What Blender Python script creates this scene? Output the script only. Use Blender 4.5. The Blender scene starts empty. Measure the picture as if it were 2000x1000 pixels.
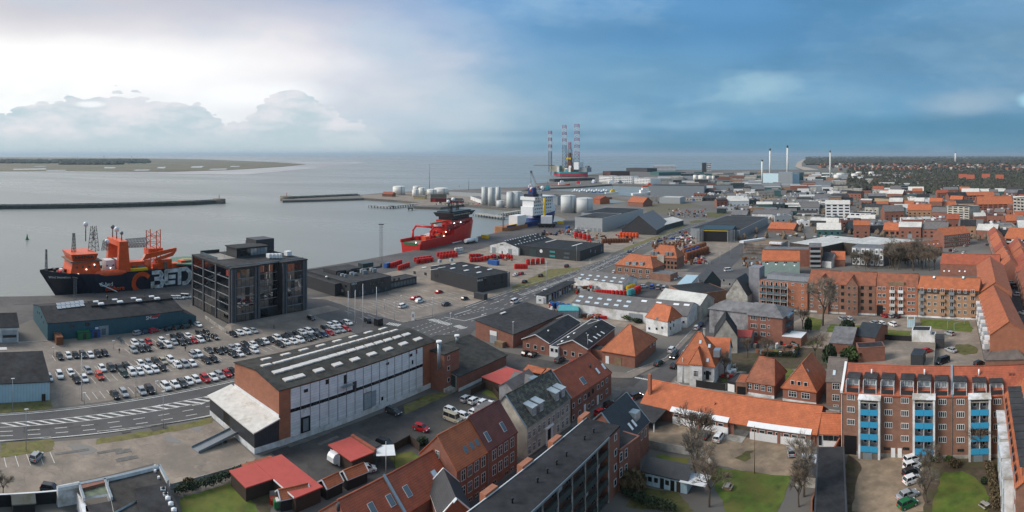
import bpy,math,random
from mathutils import Vector,Matrix,noise
from mathutils.geometry import tessellate_polygon
rnd=random.Random(7)
PI=math.pi
S=bpy.context.scene
COL=S.collection
# ------------------------------------------------------------------ camera
H,F,Y0=65.0,1140.0,302.0           # drone height (m), cylinder focal length (px of a 2000 px picture), horizon row
cd=bpy.data.cameras.new("camera")
cam=bpy.data.objects.new("camera",cd)
COL.objects.link(cam);S.camera=cam
cd.type='PANO';cd.panorama_type='CENTRAL_CYLINDRICAL'
cd.central_cylindrical_range_u_min=-1000/F
cd.central_cylindrical_range_u_max=1000/F
cd.central_cylindrical_range_v_min=-(1000-Y0)/F
cd.central_cylindrical_range_v_max=Y0/F
cd.central_cylindrical_radius=1
cam.location=(0,0,H);cam.rotation_euler=(PI/2,0,0)
cd.clip_start=0.5;cd.clip_end=100000
S.view_settings.view_transform='Standard';S.view_settings.look='None'
S.view_settings.exposure=EXPO=0.6;S.view_settings.gamma=1.0;S.view_settings.use_curve_mapping=False
S.render.engine='CYCLES'
S.cycles.max_bounces=5;S.cycles.diffuse_bounces=3;S.cycles.glossy_bounces=3;S.cycles.volume_bounces=0
S.cycles.caustics_reflective=False;S.cycles.caustics_refractive=False

def lin(r,g,b):
 return tuple(((c/255)/12.92 if c/255<.04045 else ((c/255+.055)/1.055) ** 2.4) for c in (r,g,b))+(1,)

# ------------------------------------------------------------------ world: nishita under layered cloud
W=bpy.data.worlds.new("World");S.world=W;W.use_nodes=True
nt=W.node_tree;nt.nodes.clear()
def nd(t,**k):
 n=nt.nodes.new(t)
 for a,b in k.items():setattr(n,a,b)
 return n
def mth(op,a,b=None,c=None,clamp=False):
 n=nd('ShaderNodeMath',operation=op);n.use_clamp=clamp
 for i,v in enumerate((a,b,c)):
  if v is None:continue
  if isinstance(v,(int,float)):n.inputs[i].default_value=v
  else:nt.links.new(v,n.inputs[i])
 return n.outputs[0]
def mrange(v,a,b,c=0,d=1,kind='SMOOTHSTEP'):
 n=nd('ShaderNodeMapRange',interpolation_type=kind)
 for i,x in enumerate((v,a,b,c,d)):
  if isinstance(x,(int,float)):n.inputs[i].default_value=x
  else:nt.links.new(x,n.inputs[i])
 return n.outputs[0]
def cmix(f,a,b,mode='MIX'):
 n=nd('ShaderNodeMix',data_type='RGBA',blend_type=mode)
 for s,v in ((n.inputs[0],f),(n.inputs[6],a),(n.inputs[7],b)):
  if isinstance(v,(int,float)):s.default_value=v
  elif isinstance(v,tuple):s.default_value=v
  else:nt.links.new(v,s)
 return n.outputs[2]
tc=nd('ShaderNodeTexCoord');sp=nd('ShaderNodeSeparateXYZ');nt.links.new(tc.outputs['Generated'],sp.inputs[0])
X_,Y_,Z_=sp.outputs
rad=mth('SQRT',mth('ADD',mth('MULTIPLY',X_,X_),mth('MULTIPLY',Y_,Y_)))
az=mth('ARCTAN2',X_,Y_)
el=mth('DIVIDE',Z_,mth('MAXIMUM',rad,.001))
cv=nd('ShaderNodeCombineXYZ');nt.links.new(az,cv.inputs[0]);nt.links.new(mth('MULTIPLY',el,2.6),cv.inputs[1])
def fbm(scale,det=5,rough=.55,off=0):
 n=nd('ShaderNodeTexNoise');n.inputs['Scale'].default_value=scale;n.inputs['Detail'].default_value=det
 n.inputs['Roughness'].default_value=rough
 a=nd('ShaderNodeVectorMath',operation='ADD');nt.links.new(cv.outputs[0],a.inputs[0]);a.inputs[1].default_value=(off,off*.7,off*.3)
 nt.links.new(a.outputs[0],n.inputs['Vector']);return n.outputs[0]
n1=mth('SUBTRACT',fbm(2.6,4),.5);n2=mth('SUBTRACT',fbm(2.2,5,.5,5),.5)
def ramp(pts,fac):
 """pts: (x pixel, rgb) -> colour ramp over azimuth"""
 n=nd('ShaderNodeValToRGB');n.color_ramp.interpolation='B_SPLINE'
 e=n.color_ramp.elements
 while len(e)<len(pts):e.new(.5)
 for q,(x,c) in zip(e,pts):
  q.position=max(0,min(1,((x-1000)/F+PI)/(2*PI)))
 for q,(x,c) in zip(e,pts):q.color=lin(*c)
 nt.links.new(fac,n.inputs[0]);return n.outputs[0]
azw=mth('ADD',mth('DIVIDE',mth('ADD',az,PI),2*PI),mth('MULTIPLY',n1,.1))
elw=mth('ADD',el,mth('MULTIPLY',n2,.12))
BK=(-2500,(176,190,204));BE=(4500,(150,176,198))
R0=ramp([BK,(-300,(196,208,214)),(0,(190,207,213)),(500,(188,206,214)),(820,(176,196,208)),(1000,(130,170,194)),(1250,(84,138,168)),(1500,(88,146,172)),(2000,(82,138,168)),BE],azw)
R1=ramp([BK,(-300,(242,244,244)),(0,(250,252,252)),(450,(240,244,248)),(720,(210,214,222)),(940,(164,190,208)),(1180,(104,156,192)),(1500,(98,156,192)),(2000,(82,142,182)),BE],azw)
R2=ramp([BK,(-300,(250,248,248)),(0,(255,253,252)),(300,(248,243,243)),(560,(226,222,228)),(820,(184,196,214)),(1000,(124,166,202)),(1280,(92,148,192)),(1700,(90,146,190)),(2000,(94,148,190)),BE],azw)
R3=ramp([BK,(-300,(204,202,206)),(0,(206,203,208)),(300,(198,198,208)),(600,(174,184,206)),(840,(130,166,208)),(1100,(92,150,200)),(1500,(84,140,186)),(2000,(98,148,186)),BE],azw)
RZ=ramp([BK,(0,(204,206,212)),(1000,(170,188,208)),(2000,(146,172,196)),BE],azw)
base=cmix(mrange(elw,.0,.075),R0,R1)
base=cmix(mrange(elw,.07,.17),base,R2)
base=cmix(mrange(elw,.16,.27),base,R3)
base=cmix(mrange(el,.3,1.2),base,RZ)
# soft streaks of light and dark in the deck
st=fbm(5,6,.6,11)
base=cmix(mth('MULTIPLY',mrange(st,.45,.7),.3),base,lin(176,204,222))
st2=fbm(3.2,6,.55,23)
base=cmix(mth('MULTIPLY',mth('MULTIPLY',mrange(st2,.42,.68),mrange(az,-.1,.35)),.42),base,lin(66,116,150))
def U(x):return (x-1000)/F
def E_(y):return (Y0-y)/F
def blob(x,y,rx,ry,wob=.5,soft=(.45,1.15),off=31,sc=14):
 a=mth('DIVIDE',mth('SUBTRACT',az,U(x)),rx/F);b=mth('DIVIDE',mth('SUBTRACT',el,E_(y)),ry/F)
 d=mth('SQRT',mth('ADD',mth('MULTIPLY',a,a),mth('MULTIPLY',b,b)))
 d=mth('ADD',d,mth('MULTIPLY',mth('SUBTRACT',fbm(sc,6,.6,off),.5),wob*2))
 return mrange(d,soft[0],soft[1],1,0)
def layer(base,m,c,s):return cmix(mth('MULTIPLY',m,s),base,lin(*c))
base=layer(base,blob(200,130,520,58,.35,(.3,1.2),40,5),(255,255,255),.8)
base=layer(base,blob(470,185,190,34,.4,(.3,1.2),42,6),(252,253,255),.85)
base=layer(base,blob(1480,176,95,44,.8,(.1,1.15),51,9),(178,212,224),.8)
base=layer(base,blob(1600,190,280,60,.7,(.2,1.2),52,7),(120,164,194),.5)
base=layer(base,blob(1890,200,120,38,.6,(.1,1.2),57,7),(158,180,198),.7)
base=layer(base,blob(2010,195,26,18,.5,(.2,1.1),58,8),(170,215,232),.8)
base=layer(base,blob(775,78,60,26,1.0,(.1,1.2),61,18),(182,202,220),.35)
base=layer(base,blob(1450,60,500,45,.6,(.2,1.2),64,4),(74,130,176),.5)
base=layer(base,blob(1240,150,300,60,.6,(.2,1.2),65,5),(112,158,188),.5)
base=layer(base,blob(1330,262,520,14,.3,(.2,1.2),66,6),(70,128,164),.45)
base=layer(base,blob(1250,288,420,20,.3,(.2,1.2),63,6),(78,132,162),.6)
base=layer(base,blob(1850,110,420,90,.6,(.2,1.2),69,4),(96,138,168),.45)
base=layer(base,blob(1850,245,360,30,.5,(.2,1.1),67,9),(68,128,160),.7)
base=layer(base,blob(1520,212,240,22,.8,(.3,1.1),71,12),(104,152,184),.6)
# cumulus bank over the sea: cloud top height along azimuth, crinkled
def heightramp(pts):
 n=nd('ShaderNodeValToRGB');n.color_ramp.interpolation='EASE'
 e=n.color_ramp.elements
 while len(e)<len(pts):e.new(.5)
 for q,(x,y) in zip(e,pts):q.position=(U(x)+PI)/(2*PI)
 for q,(x,y) in zip(e,pts):
  v=E_(y)*5;q.color=(v,v,v,1)
 nt.links.new(mth('DIVIDE',mth('ADD',az,PI),2*PI),n.inputs[0])
 return mth('DIVIDE',n.outputs[0],5)
top=heightramp([(-900,215),(20,208),(75,190),(150,176),(300,178),(375,188),(410,212),(445,228),(482,222),(520,188),(560,160),(605,168),(640,200),(700,236),(780,285)])
vo_=nd('ShaderNodeTexVoronoi',feature='F1');vo_.inputs['Scale'].default_value=30;vo_.inputs['Detail'].default_value=1;vo_.inputs['Roughness'].default_value=.6;nt.links.new(cv.outputs[0],vo_.inputs['Vector'])
cr=mth('ADD',mth('MULTIPLY',mth('SUBTRACT',fbm(13,7,.65,81),.5),.05),mth('MULTIPLY',mth('SUBTRACT',.45,vo_.outputs['Distance']),.022))
dist=mth('ADD',mth('SUBTRACT',top,el),cr)
cm=mrange(dist,-.0005,.002)
shade=mrange(mth('ADD',fbm(12,6,.6,88),mth('MULTIPLY',dist,1.5)),.35,.75)
ccol=cmix(shade,lin(226,226,232),lin(180,201,211))
ccol=cmix(mrange(el,.0,.05),lin(192,208,214),ccol)
cm=mth('MULTIPLY',cm,mrange(az,U(860),U(640)))
base=cmix(mth('MULTIPLY',cm,.92),base,ccol)
cut=blob(178,204,38,8,.6,(.4,1.1),91,20)
base=layer(base,cut,(246,250,252),.8)
SUN_AZ,SUN_EL=math.radians(-88),math.radians(36)      # azimuth measured from straight ahead (+Y), negative = left
sky=nd('ShaderNodeTexSky',sky_type='NISHITA');sky.sun_disc=False
sky.sun_elevation=SUN_EL;sky.sun_rotation=SUN_AZ;sky.air_density=1.5;sky.dust_density=1
bg1=nd('ShaderNodeBackground');bg2=nd('ShaderNodeBackground');bg1.inputs[1].default_value=.003
nt.links.new(sky.outputs[0],bg1.inputs[0]);nt.links.new(base,bg2.inputs[0]);bg2.inputs[1].default_value=.69
ad=nd('ShaderNodeAddShader');wo=nd('ShaderNodeOutputWorld')
nt.links.new(bg1.outputs[0],ad.inputs[0]);nt.links.new(bg2.outputs[0],ad.inputs[1]);nt.links.new(ad.outputs[0],wo.inputs[0])
sd=bpy.data.lights.new("sun",'SUN');sd.energy=2.3;sd.angle=math.radians(30);sd.color=(1,.93,.85)
so=bpy.data.objects.new("sun",sd);COL.objects.link(so)
so.rotation_euler=Vector((math.sin(SUN_AZ)*math.cos(SUN_EL),math.cos(SUN_AZ)*math.cos(SUN_EL),math.sin(SUN_EL))).to_track_quat('Z','Y').to_euler()

# ------------------------------------------------------------------ pixel -> world
def ray(p):
 a=(p[0]-1000)/F
 return Vector((math.sin(a),math.cos(a),-(p[1]-Y0)/F))
def P(p,z=0.0):
 d=ray(p);t=(z-H)/d.z
 return Vector((d.x*t,d.y*t,z))
def V(ox,oy,s):return lambda *q:[(ox+q[i]/s,oy+q[i+1]/s) for i in range(0,len(q),2)]
a1=V(0,400,3.334);a2=V(0,700,3.334);a3=V(350,400,3.334);a4=V(400,600,3.334);a5=V(450,750,4);a6=V(800,600,4)
a7=V(850,750,4);b1=V(1200,600,4);b2=V(1200,750,4);b3=V(1600,600,4);b4=V(1600,750,4);b5=V(1400,450,3.3333)
b6=V(1000,450,4);b7=V(700,350,4);b8=V(1400,280,3.3333);c1=V(1000,230,4);c2=V(0,280,3.3333);c5=V(70,450,6.25);c6=V(750,340,5.714)
def hgt(base,ytop,z=0):
 g=P(base,z);r=math.hypot(g.x,g.y);return H-r*(ytop-Y0)/F

# ------------------------------------------------------------------ materials
MATS={}
def mat(name,col,rough=.7,var=.12,scale=.6,kind='plain',metal=0,spec=.5,emit=0,col2=None,bump=.0,rows=.35,cov=.5):
 if name in MATS:return MATS[name]
 m=bpy.data.materials.new(name);m.use_nodes=True;t=m.node_tree;L=t.links.new
 b=t.nodes['Principled BSDF'];b.inputs['Roughness'].default_value=rough;b.inputs['Metallic'].default_value=metal
 b.inputs['Specular IOR Level'].default_value=spec
 c=tuple(col)+(1,) if len(col)==3 else col
 def N(ty,**k):
  n=t.nodes.new(ty)
  for a,v in k.items():setattr(n,a,v)
  return n
 def noi(sc,det=4,vec=None,ro=.6):
  n=N('ShaderNodeTexNoise');n.inputs['Scale'].default_value=sc;n.inputs['Detail'].default_value=det;n.inputs['Roughness'].default_value=ro
  L(vec,n.inputs['Vector']);return n.outputs[0]
 def mr(v,a,b_,c_=0,d=1):
  n=N('ShaderNodeMapRange');L(v,n.inputs[0])
  for i,x in enumerate((a,b_,c_,d)):n.inputs[i+1].default_value=x
  return n.outputs[0]
 def mx(f,a,b_,mode='MIX'):
  n=N('ShaderNodeMix',data_type='RGBA',blend_type=mode)
  for s,v in ((n.inputs[0],f),(n.inputs[6],a),(n.inputs[7],b_)):
   if isinstance(v,(int,float)):s.default_value=v
   elif isinstance(v,tuple):s.default_value=v
   else:L(v,s)
  return n.outputs[2]
 if kind=='flat' and not emit:
  b.inputs['Base Color'].default_value=c;MATS[name]=m;return m
 geo=N('ShaderNodeNewGeometry').outputs['Position']
 uv=N('ShaderNodeUVMap').outputs[0]
 dk=tuple(x*(1-var*1.7) for x in c[:3])+(1,);lt=tuple(min(1,x*(1+var*1.3)) for x in c[:3])+(1,)
 out=mx(mr(noi(scale,6,geo),.3,.7),dk,lt)
 h=None
 if col2:
  c2=tuple(col2)+(1,)
  out=mx(mr(noi(scale*.45,7,geo,.65),cov-.07,cov+.12),out,c2)
 if kind in ('tile','brick','slab','plank'):
  n=N('ShaderNodeTexBrick');L(uv,n.inputs['Vector'])
  n.inputs['Scale'].default_value=1
  n.inputs['Brick Width'].default_value={'tile':.3,'brick':.9,'slab':2.0,'plank':40}[kind]
  n.inputs['Row Height'].default_value={'tile':.42,'brick':.3,'slab':2.0,'plank':rows}[kind]
  n.inputs['Mortar Size'].default_value={'tile':.05,'brick':.035,'slab':.05,'plank':.035}[kind]
  n.inputs['Mortar Smooth'].default_value=.6
  n.offset=.5 if kind=='brick' else 0
  k={'tile':.52,'brick':.86,'slab':.75,'plank':.6}[kind]
  n.inputs['Color1'].default_value=(1,1,1,1);n.inputs['Color2'].default_value=(.86,.86,.86,1);n.inputs['Mortar'].default_value=(k,k,k,1)
  out=mx(1.0,out,n.outputs[0],'MULTIPLY');h=n.outputs[1]
  if kind in ('tile','brick'):
   out=mx(mr(noi(.22,5,geo),.5,.8,0,.35),out,tuple(x*.6 for x in c[:3])+(1,))
 if kind=='corr':
  n=N('ShaderNodeTexWave',wave_type='BANDS',bands_direction='X',wave_profile='SIN');L(uv,n.inputs['Vector']);n.inputs['Scale'].default_value=.314/max(rows,.1)
  out=mx(mr(n.outputs[1],0,1,.0,.28),out,tuple(x*.55 for x in c[:3])+(1,));h=n.outputs[1]
 if kind=='streak':
  mp=N('ShaderNodeMapping');mp.inputs['Scale'].default_value=(1.6,1.6,.12);L(geo,mp.inputs[0])
  out=mx(mr(noi(1.0,6,mp.outputs[0]),.5,.75,0,.3),out,tuple(col2 or (.2,.17,.13))+(1,))
 if kind=='felt':
  out=mx(mr(noi(.12,5,geo),.5,.62,0,.3),out,tuple(min(1,x*1.7+.01) for x in c[:3])+(1,))
  out=mx(mr(noi(1.7,4,geo),.55,.75,0,.3),out,tuple(x*.6 for x in c[:3])+(1,))
 L(out,b.inputs['Base Color'])
 if kind in ('wet','ground'):
  out=mx(mr(noi(.9,5,geo,.7),.56,.72,0,.35),out,tuple(x*.6 for x in c[:3])+(1,))
  out=mx(mr(noi(.33,3,geo),.6,.66,0,.3),out,tuple(min(1,x*1.35) for x in c[:3])+(1,))
  vr=N('ShaderNodeTexVoronoi',feature='DISTANCE_TO_EDGE');vr.inputs['Scale'].default_value=.11
  wp_=N('ShaderNodeVectorMath',operation='ADD');L(geo,wp_.inputs[0]);nz=N('ShaderNodeTexNoise');nz.inputs['Scale'].default_value=.3;L(geo,nz.inputs['Vector']);vs=N('ShaderNodeVectorMath',operation='SCALE');vs.inputs['Scale'].default_value=5;L(nz.outputs['Color'],vs.inputs[0]);L(vs.outputs[0],wp_.inputs[1]);L(wp_.outputs[0],vr.inputs['Vector'])
  out=mx(mr(vr.outputs['Distance'],.004,.014,.4,0),out,tuple(x*.5 for x in c[:3])+(1,))
  b.inputs['Base Color'].default_value=c;L(out,b.inputs['Base Color'])
 if kind in ('felt','wet'):
  b.inputs['Specular IOR Level'].default_value=.15 if kind=='felt' else .3
  L(mr(noi(.08,5,geo),.38,.62,rough*.8,rough),b.inputs['Roughness'])
 if bump or h is not None:
  bp=N('ShaderNodeBump');bp.inputs['Strength'].default_value=bump or .35;bp.inputs['Distance'].default_value=.06
  L(h if h is not None else noi(scale*6,4,geo),bp.inputs['Height']);L(bp.outputs[0],b.inputs['Normal'])
 if emit:
  b.inputs['Emission Color'].default_value=c;b.inputs['Emission Strength'].default_value=emit
 MATS[name]=m;return m

M={}
def dm(k,*a,**q):M[k]=mat(k,*a,**q)
dm('tile_orange',(.5,.15,.06),kind='tile',var=.14,col2=(.34,.11,.055),cov=.6);dm('tile_bright',(.58,.165,.065),kind='tile',var=.12,col2=(.46,.13,.055),cov=.58)
dm('tile_red',(.42,.105,.05),kind='tile',var=.15,col2=(.28,.08,.05),cov=.6);dm('tile_brown',(0.195,0.065,0.052),kind='tile',var=.14)
dm('tile_old',(0.325,0.111,0.0585),kind='tile',var=.2,col2=(0.546,0.143,0.039),cov=.66);dm('tile_grey',(0.169,0.143,0.13),kind='tile',var=.15)
dm('tile_mossy',(0.0675,0.0648,0.0567),kind='tile',var=.3,col2=(0.216,0.203,0.149),scale=2.2,cov=.52);dm('slate',(0.0351,0.0405,0.0486),kind='tile',var=.2,rough=.5)
dm('brick_red',(.27,.115,.08),kind='brick',var=.1);dm('brick_orange',(.38,.15,.085),kind='brick',var=.1)
dm('brick_brown',(.26,.135,.092),kind='brick',var=.12);dm('brick_yellow',(.38,.23,.14),kind='brick',var=.1);dm('brick_dark',(.13,.06,.05),kind='brick',var=.15)
dm('render_white',(.72,.74,.76),var=.06,kind='streak',col2=(.45,.45,.42));dm('render_cream',(.5,.48,.42),var=.08,kind='streak',col2=(.3,.28,.25))
dm('render_grey',(.3,.3,.32),var=.14,kind='streak',col2=(.14,.14,.15));dm('concrete',(0.435,0.42,0.392),var=.16,kind='streak',col2=(0.217,0.203,0.174))
dm('concrete_dark',(.13,.12,.11),var=.2,bump=.2);dm('panel_white',(.74,.76,.79),var=.08,kind='streak',col2=(.36,.34,.3))
dm('felt_black',(.032,.033,.036),kind='felt',rough=.85,var=.25);dm('felt_dark',(.05,.05,.052),kind='felt',rough=.85,var=.2)
dm('felt_green',(.05,.049,.045),kind='felt',rough=.9,var=.25);dm('felt_brown',(.05,.047,.045),kind='felt',rough=.85,var=.25)
dm('felt_grey',(0.162,0.162,0.169),kind='felt',rough=.85,var=.2);dm('felt_light',(.5,.5,.48),kind='felt',rough=.8,var=.1)
dm('felt_white',(.62,.6,.56),rough=.7,var=.1,col2=(.33,.28,.22),cov=.62);dm('moss_roof',(.15,.13,.075),rough=.9,var=.25,col2=(.17,.165,.15))
dm('eternit',(0.149,0.142,0.142),rough=.85,var=.15,kind='corr',rows=.5);dm('red_felt',(.44,.075,.06),rough=.8,var=.06)
dm('metal_light',(.42,.45,.47),kind='corr',rows=.6,rough=.45,var=.06,metal=.2);dm('metal_grey',(.27,.3,.33),kind='corr',rows=.8,rough=.5,var=.06)
dm('metal_dark',(.045,.048,.054),kind='corr',rows=.6,rough=.5,var=.12);dm('metal_teal',(0.026,0.0975,0.13),kind='corr',rows=.7,rough=.5,var=.08)
dm('metal_green',(.05,.13,.13),kind='corr',rows=.7,rough=.55,var=.1);dm('metal_cyan',(.08,.36,.38),kind='corr',rows=.5,rough=.5,var=.08)
dm('metal_blue',(.44,.6,.68),kind='corr',rows=.8,rough=.5,var=.05);dm('metal_green_dark',(0.0286,0.052,0.0585),kind='corr',rows=.8,rough=.5,var=.1)
dm('zinc',(.3,.36,.4),rough=.35,metal=.5,var=.08,scale=1.5);dm('black_wood',(.014,.014,.016),kind='plank',rows=.35,rough=.7)
dm('brown_wood',(.055,.035,.025),kind='plank',rows=.3,rough=.8);dm('wood',(.22,.15,.09),var=.2,rough=.8)
dm('blue_panel',(.035,.29,.5),rough=.45,var=.05,kind='flat');dm('white_paint',(.75,.76,.77),rough=.45,var=.04);dm('white_frame',(.68,.69,.7),rough=.5,kind='flat')
dm('black_paint',(.012,.012,.014),rough=.4,kind='flat');dm('dark_frame',(.03,.032,.035),rough=.45,kind='flat');dm('grey_paint',(.2,.22,.24),rough=.5,var=.06)
dm('glass',(.015,.02,.024),rough=.06,kind='flat',spec=.8);dm('glass_sky',(.09,.13,.16),rough=.08,kind='flat',spec=.8);dm('glass_dark',(.006,.007,.009),rough=.03,kind='flat',spec=1.0);M['glass_dark'].node_tree.nodes['Principled BSDF'].inputs['IOR'].default_value=2.3
dm('skylight',(.68,.64,.6),rough=.5,var=.07,scale=.8);dm('skylight_white',(.78,.8,.82),rough=.35,kind='flat');dm('skylight_blue',(.5,.6,.68),rough=.2,kind='flat')
dm('solar',(.3,.36,.42),rough=.15,kind='flat');dm('lamp_on',(1,.93,.8),emit=3);dm('lamp_red',(1,.04,.03),emit=2.0);dm('lamp_green',(.1,1,.5),emit=1.5)
dm('red_paint',(.55,.02,.015),rough=.35,var=.08);dm('orange_paint',(.75,.1,.02),rough=.4,var=.08);dm('yellow_paint',(.75,.5,.02),rough=.4,var=.06)
dm('navy',(.008,.013,.028),rough=.4,var=.15);dm('blue_paint',(.02,.09,.3),rough=.4,var=.08);dm('blue_hull',(.012,.035,.16),rough=.4,var=.1);dm('green_paint',(.02,.16,.06),rough=.4,var=.08)
dm('teal_paint',(.05,.3,.32),rough=.5,var=.06);dm('mint',(.3,.4,.37),rough=.5,var=.06);dm('rust',(.2,.075,.035),rough=.9,var=.3,scale=2);dm('deck_brown',(.2,.14,.1),rough=.8,var=.2)
dm('lattice_grey',(.16,.17,.18),rough=.5,kind='flat');dm('silo',(.52,.54,.54),rough=.6,var=.05);dm('tank_white',(.7,.69,.65),rough=.6,var=.04)
dm('asphalt',(0.085,0.0825,0.085),rough=.85,var=.14,scale=.12,kind='wet',col2=(0.1,0.095,0.0925));dm('asphalt_dark',(0.0625,0.06,0.06),rough=.85,var=.22,scale=.2,kind='wet',col2=(0.0938,0.085,0.075))
dm('asphalt_quay',(0.0875,0.0825,0.0825),rough=.85,var=.2,scale=.07,kind='wet',col2=(0.119,0.106,0.1));dm('paving',(0.225,0.189,0.16),kind='ground',rough=.85,var=.16,scale=.25,col2=(0.167,0.142,0.122))
dm('yard_gravel',(0.275,0.225,0.181),kind='ground',rough=.9,var=.2,scale=.2,col2=(0.189,0.16,0.133),bump=.25);dm('sand_yard',(0.304,0.225,0.152),rough=.95,var=.22,scale=.35,col2=(0.189,0.145,0.102),bump=.3)
dm('town_ground',(0.152,0.139,0.125),rough=.9,var=.22,scale=.02,col2=(0.109,0.102,0.0928));dm('grass',(.085,.09,.02),rough=.95,var=.35,scale=.5,col2=(.12,.1,.04),bump=.35)
dm('lawn',(.085,.13,.014),rough=.95,var=.3,scale=.35,col2=(.13,.125,.025),bump=.35);dm('verge',(.14,.135,.035),rough=.95,var=.35,scale=.6,col2=(.16,.13,.06),bump=.3)
dm('soil',(.085,.06,.04),rough=.95,var=.3,scale=.6,col2=(.07,.065,.025),bump=.4);dm('puddle',(.2,.185,.17),rough=.12,kind='flat');dm('marking',(.62,.61,.58),rough=.6,var=.2,scale=3)
dm('marking_yellow',(.5,.36,.06),rough=.6,var=.2,scale=3);dm('rock',(.2,.17,.14),rough=.95,var=.35,scale=.8,bump=.6);dm('rock_dark',(.07,.075,.065),rough=.9,var=.35,scale=.5,bump=.6)
dm('island_grass',(.12,.12,.07),rough=.95,var=.22,scale=.004,col2=(.16,.12,.085));dm('forest_far',(.035,.05,.035),rough=1,var=.3,scale=.01);dm('beach',(.4,.33,.27),rough=.9,var=.08,scale=.01)
dm('mudflat',(.3,.28,.27),rough=.4,var=.1,scale=.003,col2=(.42,.41,.4));dm('far_land',(.05,.055,.045),rough=1,var=.4,scale=.004,col2=(.08,.085,.045));dm('field',(.14,.155,.05),rough=1,var=.2,scale=.02)
dm('bark',(.085,.07,.052),rough=.95,var=.2);dm('twig',(.17,.13,.095),rough=.95,var=.25,scale=1.5);dm('twig_grey',(.19,.165,.135),rough=.95,var=.2,scale=1.5);dm('leaf_dark',(.022,.042,.016),rough=.8,var=.5,scale=1.2);dm('leaf_green',(.045,.075,.015),rough=.8,var=.45,scale=1.2)
dm('leaf_brown',(.11,.08,.04),rough=.9,var=.4,scale=1.2);dm('wood_far',(.055,.052,.042),rough=1,var=.45,scale=.05,col2=(.04,.05,.032));dm('rubber',(.012,.012,.012),rough=.8,kind='flat');dm('skin',(.5,.3,.22),kind='flat');dm('cloth_dark',(.015,.018,.03),kind='flat',rough=.9)
dm('tex_skyglass',(.2,.24,.27),rough=.1,kind='flat',spec=1);dm('brown_flat',(.05,.038,.03),kind='plank',rows=.6,var=.15,rough=.7)

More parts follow.
